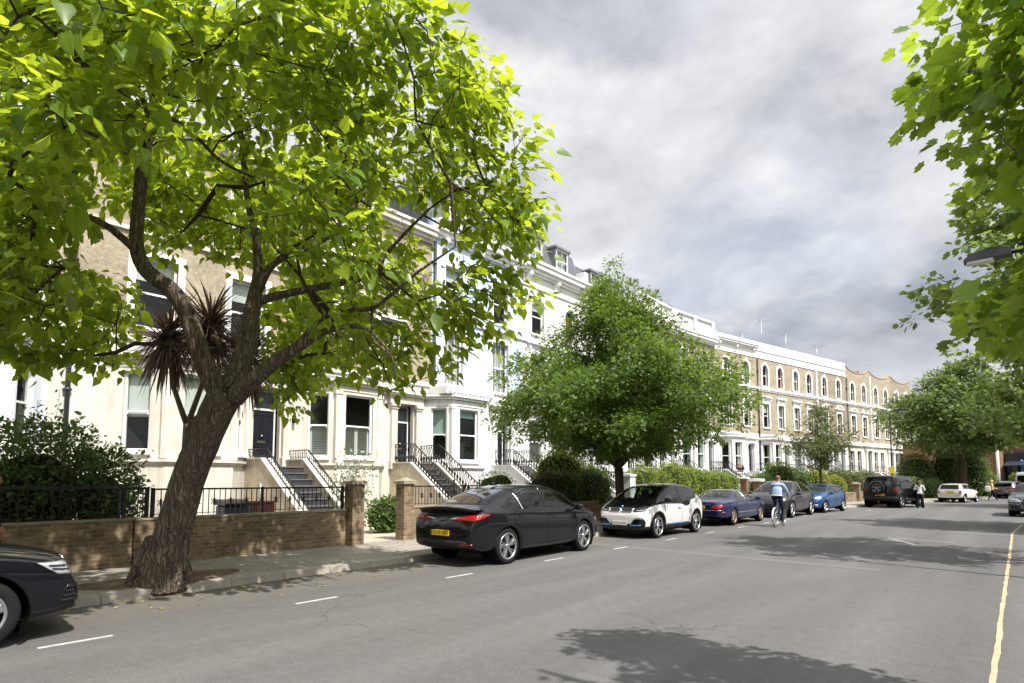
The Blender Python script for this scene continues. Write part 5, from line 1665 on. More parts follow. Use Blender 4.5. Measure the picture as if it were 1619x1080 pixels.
# ------------------------------------------------------------------ garden walls, piers, railings, lamps
def gwall(label, y0, y1, z1, mk='brick_garden', cap=True, th=.23, z0=.08):
    o = empty('garden_wall', (wl(y0), y0, z0)); tag(o, label, 'wall', 'garden walls along the pavement')
    B = Vector((wl(y0), y0, z0))
    n = max(2, int((y1 - y0) / 1.0)); ys = [y0 + (y1 - y0) * i / n for i in range(n + 1)]
    m = MB()
    P = lambda y, dx, z: Vector((wl(y) + dx, y, z)) - B
    vs = []
    for y in ys: vs += [P(y, 0, z0), P(y, 0, z1), P(y, -th, z1), P(y, -th, z0)]
    fs = []
    for i in range(n):
        for k_ in range(4): fs.append((4 * i + k_, 4 * i + 4 + k_, 4 * i + 4 + (k_ + 1) % 4, 4 * i + (k_ + 1) % 4))
    fs += [(0, 1, 2, 3), (4 * n + 3, 4 * n + 2, 4 * n + 1, 4 * n)]
    m.add(vs, fs); m.build('brickwork', M[mk], o)
    if cap:
        c = MB()
        for i in range(n):
            c.bar(P(ys[i], -th / 2, z1 + .022), P(ys[i + 1], -th / 2, z1 + .022), th + .03, .04)
        c.build('coping', M['stone_cap'], o)
    return o


def pier(label, x, y, z1, w=.34, mk='brick_garden', capm='stone_cap', peak=.1, group='gate piers', cat='pillar', over=.05, capt=.08):
    o = empty('gate_pier', (x, y, .08)); tag(o, label, cat, group)
    m = MB(); m.box(-w / 2, w / 2, -w / 2, w / 2, 0, z1 - .08); m.build('shaft', M[mk], o)
    c = MB(); e = w / 2 + over; z = z1 - .08
    c.bbox(-e, e, -e, e, z, z + capt, .015)
    c.add([(-e, -e, z + capt - .002), (e, -e, z + capt - .002), (e, e, z + capt - .002), (-e, e, z + capt - .002), (0, 0, z + capt + peak)], [(0, 1, 4), (1, 2, 4), (2, 3, 4), (3, 0, 4)])
    c.build('cap', M[capm], o)
    return o


def railing(label, y0, y1, zb, zt, motif=True, dx=-.11, posts=(), thick=.035):
    o = empty('railing', (wl(y0) + dx, y0, zb)); tag(o, label, 'railing', 'black iron railings on the garden walls')
    B = Vector((wl(y0) + dx, y0, zb))
    P = lambda y, z: Vector((wl(y) + dx, y, z)) - B
    m = MB()
    n = max(1, int((y1 - y0) / 1.2)); ys = [y0 + (y1 - y0) * i / n for i in range(n + 1)]
    for a, b in zip(ys[:-1], ys[1:]):
        m.bar(P(a, zt), P(b, zt), .05, thick); m.bar(P(a, zb + .06), P(b, zb + .06), .03, .012)
    m.build('rail', M['black_metal'], o)
    q = MB()
    y = y0 + .06; i = 0
    while y < y1:
        q.bar(P(y, zb + .02), P(y, zt), .015)
        if motif and i % 3 == 1:
            zc = zb + (zt - zb) * .52
            for sg in (-1, 1):
                for s2 in (-1, 1):
                    q.tube([P(y, zc + sg * .012), P(y + s2 * .05, zc + sg * .02), P(y + s2 * .06, zc + sg * .055)], .009, 5)
            q.bar(P(y, zc - .07), P(y, zc + .07), .034)
        y += .112; i += 1
    q.build('bars', M['black_metal'], o)
    for y in posts:
        pq = MB(); pq.bar(P(y, zb), P(y, zt + .03), .05); pq.build('post', M['black_metal'], o)
    return o


gwall('brown brick garden wall below the dark shrub at the far left', -9, 3.93, .96)
gwall('brown brick garden wall behind the leaning tree trunk', 3.96, 8.53, .95)
pier('brick gate pillar with worn stone cap, left side of the gateway', -12.52, 8.72, 1.6)
pier('brick gate pillar with worn stone cap, right side of the gateway', -12.55, 10.33, 1.6)
gwall('brown brick garden wall behind the black car', 10.52, 16.2, .95)
gwall('red brown brick wall under the dark hedge', 16.22, 22.55, .85, 'brick_red')
pier('white rendered gate pier right of the street tree trunk', -12.95, 23.0, 1.85, .46, 'white', 'white_trim', .02, over=.04, capt=.1)
gwall('brick wall under the bright lime hedges', 23.3, 35.9, .8, 'brick_red')
pier('slim brick gate pillar at the end of the lime hedges', -12.55, 36.2, 1.75, .38, 'brick_red', 'white_trim', .02)
pier('white capped brick gate pillar beside the charcoal car', -12.35, 37.9, 1.6, .42, 'brick_red', 'white_trim', .02, over=.14, capt=.16)
gwall('low brick wall behind the charcoal car and the blue hatchback', 38.2, 49.4, .75, 'brick_garden')
pier('brown brick gate pillar left of the black off-roader', wl(49.7) - .1, 49.7, 1.35, .45)
gwall('low brick wall behind the black off-roader', 50.1, 56.5, .8)
gwall('grey stone wall below the dark trimmed hedge', 56.8, 75, .7, 'stone_cap')
railing('black railing of plain bars with heavy top rail before the dark shrub', -9, 3.7, .99, 1.58, False, posts=(1.9, 3.72), thick=.06)
railing('black railing with small cross motifs left of the gateway', 4.25, 8.5, .99, 1.53, True, posts=(4.27, 6.45, 8.5))
railing('black railing with small cross motifs right of the gateway', 10.55, 14.8, .99, 1.53, True, posts=(10.57, 12.7))
# little side gate standing between the two left railings
o = empty('iron_gate', (-12.72, 3.98, 1.0)); tag(o, 'narrow black iron panel standing where the two left railings meet', 'gate')
q = MB()
for y in (-.18, .2): q.bar((0, y, -.02), (0, y, .56), .06)
q.bar((0, -.2, .55), (0, .22, .55), .05)
for i in range(4): q.bar((0, -.11 + .08 * i, 0), (0, -.11 + .08 * i, .55), .014)
q.build('panel', M['black_metal'], o)
# low railing of the light well and bins in the cream house's front area
o = empty('wheelie_bin', (-15.1, 6.9, .1)); tag(o, 'dark bin with rounded lid in the front area behind the tree', 'bin')
q = MB(); q.bbox(-.28, .28, -.3, .3, 0, .98, .04); q.build('tub', M['pipe'], o)
q = MB(); q.prism([(-.32, .98), (.34, .98), (.34, 1.03), (.1, 1.10), (-.32, 1.12)], -.32, .32, lambda a, b, h: (a, h, b)); q.build('lid', M['black_metal'], o)
o = empty('storage_box', (-15.4, 7.75, .1)); tag(o, 'rusty brown box beside the front steps of the numbered house', 'box')
q = MB(); q.bbox(-.3, .3, -.28, .28, 0, 1.0, .02); q.bbox(-.33, .33, -.31, .31, 1.0, 1.05, .02); q.build('body', M['rust'], o)


def lamp(label, x, y, H, arm, hl=.75, r=.07):
    """column with a flat lantern reaching out along -x/+x (arm: signed length)"""
    o = empty('street_lamp', (x, y, .1)); tag(o, label, 'street lamp', 'street lamps')
    m = MB(); m.lathe([(r * 1.6, -.05), (r * 1.6, 1.1), (r * 1.5, 1.2), (r, 1.28), (r * .62, H - .1), (r * .6, H)], 12); m.build('column', M['black_metal'], o)
    a = MB(); sg = math.copysign(1, arm)
    a.tube([(0, 0, H - .35), (0, 0, H), (sg * .15, 0, H + .06), (arm, 0, H + .10)], .035, 8); a.build('arm', M['black_metal'], o)
    h_ = MB()
    x0, x1 = arm - sg * .05, arm + sg * hl
    prof = [(x0, .05), (x0, .16), (arm + sg * hl * .3, .20), (arm + sg * hl * .85, .16), (x1, .08), (x1, .04)]
    for i in range(1):
        h_.prism(prof, -.13, .13, lambda a_, b_, hh: (a_, hh, H + b_))
        h_.prism([(x0 + sg * .03, .155), (x0 + sg * .08, .2), (arm + sg * hl * .4, .235), (arm + sg * hl * .9, .17)], -.09, .09, lambda a_, b_, hh: (a_, hh, H + b_))
    hh_ = h_.build('lantern', M['pipe'], o)
    l = MB(); xa, xb = sorted((arm + sg * hl * .32, arm + sg * hl * .94)); l.bbox(xa, xb, -.10, .10, H + .0, H + .06, .02)
    l.build('lens', mat('frosted lamp lens', (.75, .75, .72), .3), hh_)
    return o


lamp('black lamp head poking out of the leaves at the right edge', 1.0, 13.75, 5.6, -.95, .64)
o = lamp('slim black street lamp before the far tree, yellow plate on its column', -6.95, 50.4, 6.45, .35, .85, .06)
q = MB(); q.bbox(-.17, .17, -.10, -.07, 2.05, 2.55, .01); q.build('sign_plate', mat('yellow enamel plate', (.75, .55, .03), .5), o)
o = empty('hanging_sign', (.15, 79.6, 2.3)); tag(o, 'blue board sign at the extreme right above the white van', 'sign')
q = MB(); q.bbox(0, 1.5, -.05, .05, .3, 1.35, .02); q.build('board', mat('blue sign paint', (.02, .16, .48), .5), o)
q = MB(); q.tube([(.1, 0, -2.3), (.1, 0, 1.4)], .05, 8); q.build('post', M['galv'], o)
o = empty('bollard', (.27, 3.72, .1)); tag(o, 'short black ribbed bollard cut by the lower right corner', 'bollard')
q = MB(); q.lathe([(.10, -.02), (.10, .05)] + [v_ for i in range(6) for v_ in ((.085, .06 + i * .045), (.095, .075 + i * .045), (.095, .09 + i * .045), (.085, .1 + i * .045))] + [(.09, .36), (.05, .40)], 14); q.build('shaft', M['black_metal'], o)

# ------------------------------------------------------------------ cars
def paint(name, c, metal=.0, rough=.28):
    return mat(name, c, rough, metal, .2, coat=.75)


M['rubber'] = mat('tyre rubber', (.013, .0125, .012), .85, spec=.2, var=.3, vscale=9)
M['plastic'] = mat('black bumper plastic', (.018, .018, .019), .55, spec=.4)
M['gloss'] = mat('gloss black trim', (.006, .006, .007), .12, spec=.5)
M['gap'] = mat('panel gap', (.003, .003, .003), .8, spec=.1)
M['chrome'] = mat('chrome', (.75, .75, .76), .12, metal=1.0)
M['alloy'] = mat('silver alloy', (.55, .55, .56), .28, metal=.9)
M['alloy_d'] = mat('grey alloy', (.20, .20, .215), .35, metal=.8)
M['bronze'] = mat('brake dust coated alloy', (.33, .25, .19), .45, metal=.7)
M['disc'] = mat('brake disc', (.08, .078, .075), .45, metal=.6)
M['cabin'] = mat('dark cabin lining', (.035, .035, .036), .9, spec=.1)
M['seat'] = mat('dark seat cloth', (.07, .07, .073), .85, spec=.1)
M['dash'] = mat('grey dashboard', (.12, .12, .12), .7, spec=.2)
M['glass'] = glassmat('car glass', (.72, .77, .75), 1.5)
M['tint'] = glassmat('dark tinted car glass', (.20, .21, .21), 1.5)
M['red_lens'] = mat('red lamp lens', (.32, .008, .008), .15, spec=.5, coat=.5)
M['dark_red'] = mat('dark red lamp lens', (.12, .006, .006), .15, coat=.5)
M['clear_lens'] = mat('clear lamp lens', (.55, .57, .60), .12, metal=.4, coat=.8)
M['lamp_black'] = mat('smoked lamp housing', (.03, .032, .036), .12, coat=1.0)
M['amber'] = mat('amber lens', (.6, .18, .02), .2)
M['plate_y'] = mat('yellow number plate', (.80, .52, .02), .4)
M['plate_w'] = mat('white number plate', (.75, .75, .73), .4)
M['plate_t'] = mat('plate lettering', (.01, .01, .01), .5)
M['plate_g'] = mat('green plate flash', (.02, .30, .10), .4)
M['blue_acc'] = mat('bright blue accent', (.02, .22, .62), .3)


def rpoly(p, r=.04, k=4):
    out = []; n = len(p)
    for i in range(n):
        a, b, c = (Vector(p[(i + j) % n]) for j in (-1, 0, 1))
        u, v = (a - b), (c - b)
        rr = min(r, u.length * .45, v.length * .45)
        s, e = b + u.normalized() * rr, b + v.normalized() * rr
        for j in range(k + 1):
            t_ = j / k
            out.append(tuple(s * (1 - t_) ** 2 + b * 2 * t_ * (1 - t_) + e * t_ ** 2))
    return out


def dens(p, st):
    out = []; n = len(p)
    for i in range(n):
        a, b = Vector(p[i]), Vector(p[(i + 1) % n]); k = max(1, int((b - a).length / st))
        out += [tuple(a.lerp(b, j / k)) for j in range(k)]
    return out


def inset(p, d):
    n = len(p); ar = sum(p[i][0] * p[(i + 1) % n][1] - p[(i + 1) % n][0] * p[i][1] for i in range(n))
    sg = 1 if ar > 0 else -1
    out = []
    for i in range(n):
        a, b, c = (Vector(p[(i + j) % n]) for j in (-1, 0, 1))
        u, v = (b - a), (c - b)
        if u.length < 1e-6 or v.length < 1e-6: out.append(tuple(b)); continue
        n1 = Vector((-u.y, u.x)).normalized() * sg; n2 = Vector((-v.y, v.x)).normalized() * sg
        m = n1 + n2
        m = m.normalized() if m.length > 1e-6 else n1
        out.append(tuple(b + m * d / max(.5, m.dot(n1))))
    return out


def inpoly(poly, X, Y):
    r = np.zeros(len(X), bool); n = len(poly)
    for i in range(n):
        x1, y1 = poly[i]; x2, y2 = poly[(i + 1) % n]
        c = ((y1 > Y) != (y2 > Y)) & (X < (x2 - x1) * (Y - y1) / ((y2 - y1) if y2 != y1 else 1e-9) + x1)
        r ^= c
    return r


FR = {'R': (Vector((1, 0, 0)), lambda a, b: Vector((3, a, b)), lambda C: (C[:, 1], C[:, 2])),
      'L': (Vector((-1, 0, 0)), lambda a, b: Vector((-3, a, b)), lambda C: (C[:, 1], C[:, 2])),
      'F': (Vector((0, 1, 0)), lambda a, b: Vector((a, 5, b)), lambda C: (C[:, 0], C[:, 2])),
      'B': (Vector((0, -1, 0)), lambda a, b: Vector((a, -5, b)), lambda C: (C[:, 0], C[:, 2])),
      'T': (Vector((0, 0, 1)), lambda a, b: Vector((a, b, 5)), lambda C: (C[:, 0], C[:, 1]))}


class Car:
    def __init__(s, label, loc, rz, sp, group='cars parked along the street', name='parked_car', cat='car'):
        s.sp = sp
        s.root = empty(name, (*loc, .0), rz); tag(s.root, label, cat, group)
        I = lambda tab, y: float(np.interp(y, [p[0] for p in tab], [p[1] for p in tab]))
        st = sorted({p[0] for p in sp['top']} | {p[0] for p in sp['wm']})
        ys = [st[0]]
        for y in st[1:]:
            while y - ys[-1] > .42: ys.append(ys[-1] + (y - ys[-1]) / math.ceil((y - ys[-1]) / .42))
            if y - ys[-1] > .05: ys.append(y)
            elif y == st[-1]: ys[-1] = y
        rings = []
        for y in ys:
            top, belt, wm, wr, zb = (I(sp[k], y) for k in ('top', 'belt', 'wm', 'wr', 'zb'))
            crown = I(sp['crown'], y) if 'crown' in sp else .055
            rail = top - crown; belt = min(belt, rail - .015)
            tum = sp.get('tum', .03); wb = wm - tum; wr = min(wr, wb - .01)
            hb = belt - zb
            r = [(0, zb), (.62 * wm, zb), (wm * .93, zb + .035 * hb / .7), (wm * .975, zb + .16 * hb), (wm, zb + .50 * hb), (wm * .998, zb + .80 * hb), (wm - tum * .35, zb + .93 * hb), (wb, belt),
                 (wb + (wr - wb) * .5 + .018 * min(1, (rail - belt) / .3), belt + (rail - belt) * .5), (wr + .01, rail - .01 - .02 * min(1, (rail - belt) / .3)), (wr - .05, rail + crown * .35), (wr * .5, top - crown * .16), (0, top)]
            rings.append(r)
        m = len(rings[0]); V = []; idx = []
        for y, r in zip(ys, rings):
            row = []
            for k, (x, z) in enumerate(r):
                V.append((x, y, z)); row.append(len(V) - 1)
            left = [row[0]] + [None] * (m - 2) + [row[-1]]
            for k in range(1, m - 1):
                V.append((-r[k][0], y, r[k][1])); left[k] = len(V) - 1
            idx.append((row, left))
        Fc = []
        for (a, al), (b, bl) in zip(idx[:-1], idx[1:]):
            for k in range(m - 1):
                Fc.append((a[k], b[k], b[k + 1], a[k + 1]))
                Fc.append((al[k], al[k + 1], bl[k + 1], bl[k]))
        for (row, left), flip in ((idx[0], False), (idx[-1], True)):
            for k in range(m - 1):
                f = [row[k], row[k + 1], left[k + 1], left[k]]
                f = [v for i, v in enumerate(f) if v not in f[:i]]
                Fc.append(tuple(f if flip is False else reversed(f)))
        me = bpy.data.meshes.new('cage'); me.from_pydata(V, [], Fc)
        bm = bmesh.new(); bm.from_mesh(me); bmesh.ops.recalc_face_normals(bm, faces=bm.faces[:]); bm.to_mesh(me); bm.free()
        o = bpy.data.objects.new('cage', me); col.objects.link(o)
        md = o.modifiers.new('s', 'SUBSURF'); md.levels = sp.get('lev', 3); md.render_levels = md.levels
        dg = bpy.context.evaluated_depsgraph_get()
        ev = bpy.data.meshes.new_from_object(o.evaluated_get(dg))
        bpy.data.objects.remove(o)
        n = len(ev.vertices); co = np.empty(n * 3); ev.vertices.foreach_get('co', co); co = co.reshape(-1, 3)
        vn0 = np.array([v.normal[:] for v in ev.vertices])
        # wheel arches: snap the nearest vertices on to the arch circle
        s.axles = sp['ax']; s.Rt = sp['R']; s.Rw = sp['Rw']; wmx = max(p[1] for p in sp['wm'])
        s.wmx = wmx
        es = .55 * {3: .05, 2: .1}.get(sp.get('lev', 3), .05)
        for ya in s.axles:
            dy, dz = co[:, 1] - ya, co[:, 2] - s.Rt
            r = np.hypot(dy, dz); k = (np.abs(r - s.Rw) < es) & (np.abs(co[:, 0]) > wmx * .72)
            f = s.Rw / np.maximum(r[k], 1e-6)
            co[k, 1] = ya + dy[k] * f; co[k, 2] = s.Rt + dz[k] * f
        ev.vertices.foreach_set('co', co.reshape(-1)); ev.update()
        s.co = co
        s.polys = [tuple(p.vertices) for p in ev.polygons]
        s.vn = vn0
        s.C = np.array([p.center[:] for p in ev.polygons]); s.N = np.array([p.normal[:] for p in ev.polygons])
        s.bvh = BVHTree.FromPolygons([Vector(c) for c in co], s.polys)
        bpy.data.meshes.remove(ev); bpy.data.meshes.remove(me)
        s.alive = np.ones(len(s.polys), bool)
        for ya in s.axles:
            s.alive &= ~((np.hypot(s.C[:, 1] - ya, s.C[:, 2] - s.Rt) < s.Rw) & (np.abs(s.C[:, 0]) > wmx * .72))
        s.lining_mask = s.alive.copy()

    # -- surface helpers
    def hit(s, fr, a, b, off=0.0):
        n, p, _ = FR[fr]
        o = p(a, b); h = s.bvh.ray_cast(o, -n)
        if h[0] is None:
            q = o - n * (abs(o.dot(n)) - (s.wmx if fr in 'RL' else 2.2)) if True else o
            h = s.bvh.find_nearest(q)
        return h[0] + h[1] * off, h[1]

    def mirror(s, fr, poly):
        return [('R', poly), ('L', poly)] if fr == 'S' else ([(fr, poly), (fr, [(-a, b) for a, b in poly])] if fr[-1] != 'c' else [(fr[0], poly)])

    def cut(s, fr, poly, inset_=.018, thr=.12):
        n, _, pr = FR[fr]
        X, Y = pr(s.C)
        k = inpoly(inset(poly, inset_), X, Y) & (s.N @ np.array(n) > thr)
        s.alive &= ~k
        s.lining_mask &= ~k

    def patch(s, name, fr, poly, m, off=.003, th=.012, res=.06, parent=None, inner=None):
        parent = parent or s.root
        n = FR[fr][0]
        bm = bmesh.new()
        vs = [bm.verts.new((a, b, 0)) for a, b in dens(poly, res)]
        bm.faces.new(vs)
        a0, a1 = min(p[0] for p in poly), max(p[0] for p in poly); b0, b1 = min(p[1] for p in poly), max(p[1] for p in poly)
        for lo, hi, ax in ((a0, a1, 0), (b0, b1, 1)):
            kx = int((hi - lo) / res)
            for i in range(1, kx + 1):
                c = Vector((0, 0, 0)); c[ax] = lo + (hi - lo) * i / (kx + 1)
                nn = Vector((0, 0, 0)); nn[ax] = 1
                bmesh.ops.bisect_plane(bm, geom=bm.verts[:] + bm.edges[:] + bm.faces[:], plane_co=c, plane_no=nn, dist=1e-5)
        bm.verts.index_update()
        top = []; und = []
        for v in bm.verts:
            p, nr = s.hit(fr, v.co.x, v.co.y)
            if nr.dot(n) < 0: nr = -nr
            top.append(p + nr * off); und.append(p + nr * (off - th))
        N = len(top)
        fs = [tuple(v.index for v in f.verts) for f in bm.faces]
        bd = [(e.verts[0].index, e.verts[1].index) for e in bm.edges if e.is_boundary]
        bm.free()
        mb = MB()
        mb.add(top + und, [], 0)
        mb.f += [list(f) for f in fs]; mb.m += [0] * len(fs); mb.sm += [True] * len(fs)
        if th > 0:
            sk = len(fs)
            for a, b in bd: mb.f.append([a, b, b + N, a + N]); mb.m.append(0); mb.sm.append(False)
        else:
            mb.v = mb.v[:N]
        o = mb.build(name, m, parent, True)
        # make the outer skin face outwards
        me = o.data
        if me.polygons[0].normal.dot(n) < 0: me.flip_normals()
        return o

    def border(s, name, fr, poly, wid, m, off=.006, parent=None, st=.05):
        n = FR[fr][0]
        P = dens(poly, st); Q = inset(P, wid)
        mb = MB(); vs = []
        for a, b in zip(P, Q):
            for c in (a, b):
                p, nr = s.hit(fr, *c)
                if nr.dot(n) < 0: nr = -nr
                vs.append(p + nr * off)
        k = len(P)
        mb.add(vs, [(2 * i, 2 * ((i + 1) % k), 2 * ((i + 1) % k) + 1, 2 * i + 1) for i in range(k)], 0, True)
        return mb.build(name, m, parent or s.root, True)

    def line(s, mb, fr, pts, r=.004, off=.0015, closed=False, st=.05):
        P = []
        pts = pts + ([pts[0]] if closed else [])
        for a, b in zip(pts[:-1], pts[1:]):
            a, b = Vector(a), Vector(b); k = max(1, int((b - a).length / st))
            P += [tuple(a.lerp(b, j / k)) for j in range(k)]
        P.append(pts[-1])
        q = []
        for a in P:
            p, nr = s.hit(fr, *a)
            q.append(p + nr * off)
        q2 = [q[0]]
        for p in q[1:]:
            if (p - q2[-1]).length > .3:
                if len(q2) > 1: mb.tube(q2, r, 5, 0, False)
                q2 = [p]
            else: q2.append(p)
        if len(q2) > 1: mb.tube(q2, r, 5, 0, False)

    def glass(s, name, fr, poly, m='glass', bw=.028, chrome=False, r=.05, bm_='gloss'):
        for f, p in s.mirror(fr, poly):
            p = rpoly(p, r)
            s.cut(f, p)
            o = s.patch(name, f, p, M[m], .002, 0, .07)
            s.border('window_trim', f, p, bw, M[bm_], .005, o)
            if chrome:
                c = MB(); s.line(c, f, p, .007, .006, True); c.build('bright_trim', M['chrome'], o)

    def panel_part(s, name, fr, poly, gap=True, thr=.2):
        """lift the body faces inside poly into a part of their own"""
        outs = []
        for f, p in s.mirror(fr, poly):
            n, _, pr = FR[f]
            X, Y = pr(s.C)
            k = inpoly(p, X, Y) & (s.N @ np.array(n) > thr) & s.alive
            s.alive &= ~k
            outs.append((name, f, p, np.where(k)[0], gap))
        s.parts = getattr(s, 'parts', []) + outs

    def sub(s, name, idx, parent, inner=0.0, mats=None, mfn=None):
        used = sorted({v for i in idx for v in s.polys[i]}); mp = {v: i for i, v in enumerate(used)}
        me = bpy.data.meshes.new(name)
        vs = s.co[used] - s.vn[used] * inner
        me.from_pydata([tuple(v) for v in vs], [], [tuple(mp[v] for v in s.polys[i]) for i in idx])
        for m in mats: me.materials.append(m)
        if mfn is not None: me.polygons.foreach_set('material_index', [int(mfn[i]) for i in idx])
        me.polygons.foreach_set('use_smooth', [True] * len(idx))
        me.update()
        me.normals_split_custom_set_from_vertices([tuple(v) for v in s.vn[used]])
        return link(name, me, parent)

    def finish(s, mats, mfn=None, cabin=True, seats=(.35, -.65), rhd=True, arch='paint', archw=.034):
        sp = s.sp; C = s.C
        mi = np.zeros(len(C), int)
        if mfn: mi = mfn(C, s.N)
        s.body = s.sub('body', list(np.where(s.alive)[0]), s.root, 0, mats, mi)
        for name, f, p, idx, gap in getattr(s, 'parts', []):
            if len(idx) == 0: continue
            o = s.sub(name, list(idx), s.root, 0, mats, mi)
            if gap:
                g = MB(); s.line(g, f, p, .0045, .0005, True); g.build('seam', M['gap'], o)
            for hn, hf, hp in s.sp.get('handles', []):
                if hn == name and inpoly(p, np.array([hp[0]]), np.array([hp[1]]))[0] and f in hf:
                    q = MB(); pc, nr = s.hit(f, *hp); sx = 1 if f == 'R' else -1
                    q.blob(tuple(pc + Vector((sx * .022, 0, 0))), (.016, .10, .016), 3.2, 10, 7); o2 = q.build('handle', mats[0] if s.sp.get('handle_paint', True) else M['chrome'], o)
        # cabin lining, floor, seats, dashboard
        if cabin:
            k = np.where(s.lining_mask & (C[:, 2] > .55))[0]
            s.sub('cabin_lining', list(k), s.root, .03, [M['cabin']])
            w = s.wmx * .86
            yf, yr = sp['cab']
            q = MB(); q.box(-w, w, yr, yf, .42, .46); q.box(-w, w, yf - .42, yf, .46, sp['dash']); q.box(-w, w, yr, yr + .05, .46, sp['dash'] - .08)
            for x in (-w + .02, w - .12): q.box(x, x + .1, yr, yf, .46, sp['dash'] - .12)
            q.build('floor', M['dash'], s.root)
            H = max(p[1] for p in sp['top'])
            for row, y in enumerate(seats):
                for x in (-.36, .36):
                    q = MB()
                    q.blob((x, y, .62), (.25, .26, .12), 4, 12, 8)
                    q.blob((x, y - .30, .62 + (H - .62) * .30), (.24, .09, (H - .66) * .33), 4, 12, 8, 0, lambda v: (v[0], v[1] - (v[2] - .6) * .25, v[2]))
                    q.blob((x, y - .30 - (H - 1.0) * .30, H - .30), (.14, .06, .10), 3, 12, 8)
                    q.build('seat', M['seat'], s.root)
            q = MB(); x = .36 if rhd else -.36
            t_ = [(x + .18 * math.cos(a), yf - .50 + .08 * math.sin(a), sp['dash'] + .02 + .17 * math.sin(a)) for a in [2 * PI * i / 20 for i in range(21)]]
            q.tube(t_, .016, 6); q.tube([(x, yf - .50, sp['dash'] + .02), (x, yf - .25, sp['dash'] - .08)], .03, 6); q.bar((x - .17, yf - .50, sp['dash'] + .02), (x + .17, yf - .50, sp['dash'] + .02), .03)
            q.build('steering_wheel', M['seat'], s.root)
        # wheel wells, arch lips, wheels
        wm = s.wmx
        for ya in s.axles:
            for sx in (-1, 1):
                q = MB(); n = 20; R_ = s.Rw - .002
                xs = (sx * wm * .55, sx * (wm - .035))
                pr = [(ya + R_ * math.cos(a), s.Rt + R_ * math.sin(a)) for a in [R(-35) + R(250) * i / n for i in range(n + 1)]]
                vs = [(x, y, z) for x in xs for y, z in pr]
                q.add(vs, [(i, i + 1, n + 2 + i, n + 1 + i) for i in range(n)], 0, True)
                vs = [(xs[0], y, z) for y, z in pr] + [(xs[0], ya, s.Rt)]
                q.add(vs, [(i, i + 1, n + 1) for i in range(n)])
                q.build('wheel_well', M['gap'], s.root, False)
                q = MB(); f = 'R' if sx > 0 else 'L'
                P = []; Q = []
                zlow = sp.get('archlow', .30)
                for i in range(41):
                    a = R(-40) + R(260) * i / 40
                    y, z = ya + s.Rw * math.cos(a), s.Rt + s.Rw * math.sin(a)
                    y2, z2 = ya + (s.Rw + archw) * math.cos(a), s.Rt + (s.Rw + archw) * math.sin(a)
                    if z < zlow: continue
                    p, nr = s.hit(f, y2, z2)
                    P.append(p + nr * .006); Q.append(Vector((p.x * .97 + nr.x * .012, y - .012 * math.cos(a), z - .012 * math.sin(a)))) 
                vs = []
                for p, r_ in zip(P, Q):
                    mid = Vector((p.x + sx * .008, (p.y * .3 + r_.y * .7), (p.z * .3 + r_.z * .7)))
                    inn = Vector((sx * (abs(p.x) - .06), r_.y, r_.z))
                    vs += [p, mid, inn]
                k_ = len(P)
                q.add(vs, [(3 * i + j, 3 * i + 3 + j, 3 * i + 4 + j, 3 * i + 1 + j) for i in range(k_ - 1) for j in (0, 1)], 0, True)
                q.build('wheel_arch', mats[0] if arch == 'paint' else M['plastic'], s.root)
                s.wheel(sx, ya)
        # underside
        q = MB(); q.box(-wm * .8, wm * .8, s.axles[1] + s.Rw, s.axles[0] - s.Rw, .19, .30)
        for ya in s.axles: q.tube([(-wm * .8, ya, s.Rt), (wm * .8, ya, s.Rt)], .05, 8)
        q.build('underside', M['gap'], s.root)

    def wheel(s, sx, ya, at=None, steer=0.0):
        sp = s.sp; Rt, Rr, tw = s.Rt, sp['Rr'], sp['tw']
        o = empty('wheel', at or (sx * (s.wmx - tw / 2 - sp.get('wheel_in', .02)), ya, Rt), (0 if sx > 0 else PI) + steer); o.parent = s.root
        q = MB(); h = tw / 2
        q.lathe([(Rr - .012, -h + .02), (Rr + .01, -h + .004), (Rt - .04, -h), (Rt - .008, -h + .025), (Rt, -h + .05), (Rt, h - .05), (Rt - .008, h - .025), (Rt - .04, h), (Rr + .02, h - .002), (Rr + .004, h - .008), (Rr - .012, h - .02)], 40, (0, 0, 0), 'x', 0, True, False)
        q.build('tyre', M['rubber'], o)
        q = MB()
        q.lathe([(Rr, -h + .02), (Rr, h - .012), (Rr - .006, h - .003), (Rr - .020, h - .006), (Rr - .030, h - .03), (Rr - .035, -h + .03)], 40, (0, 0, 0), 'x', 1, True, False)
        q.lathe([(Rr + .002, h - .02), (Rr + .004, h - .004), (Rr - .006, h + .001), (Rr - .022, h - .004), (Rr - .028, h - .02)], 40, (0, 0, 0), 'x', 0, True, False)
        q.add([(-h + .035, (Rr - .02) * math.cos(2 * PI * i / 24), (Rr - .02) * math.sin(2 * PI * i / 24)) for i in range(24)], [tuple(range(24))], 1)
        n, kind = sp.get('spokes', (5, 'double'))
        xf = h - .012
        def spoke(a, w0, w1, tw_=0.0):
            c, s_ = math.cos(a), math.sin(a); c2, s2 = math.cos(a + tw_), math.sin(a + tw_)
            r0, r1 = .045, Rr - .012
            vs = []
            for (r, w, cc, ss, xo) in ((r0, w0, c, s_, -.012), (r0 + (r1 - r0) * .5, (w0 + w1) / 2, (c + c2) / 2, (s_ + s2) / 2, .0), (r1, w1, c2, s2, -.006)):
                y, z = r * cc, r * ss
                for dx, e in ((xf + xo, .72), (xf + xo - .012, 1.0), (xf + xo - .05, .9)):
                    for sg in (-1, 1):
                        vs.append((dx, y - ss * w * sg * e / 2, z + cc * w * sg * e / 2))
            fs = []
            for b in (0, 6):
                fs += [(b, b + 1, b + 7, b + 6), (b, b + 6, b + 8, b + 2), (b + 1, b + 3, b + 9, b + 7), (b + 2, b + 8, b + 10, b + 4), (b + 3, b + 5, b + 11, b + 9)]
            q.add(vs, fs, 0)
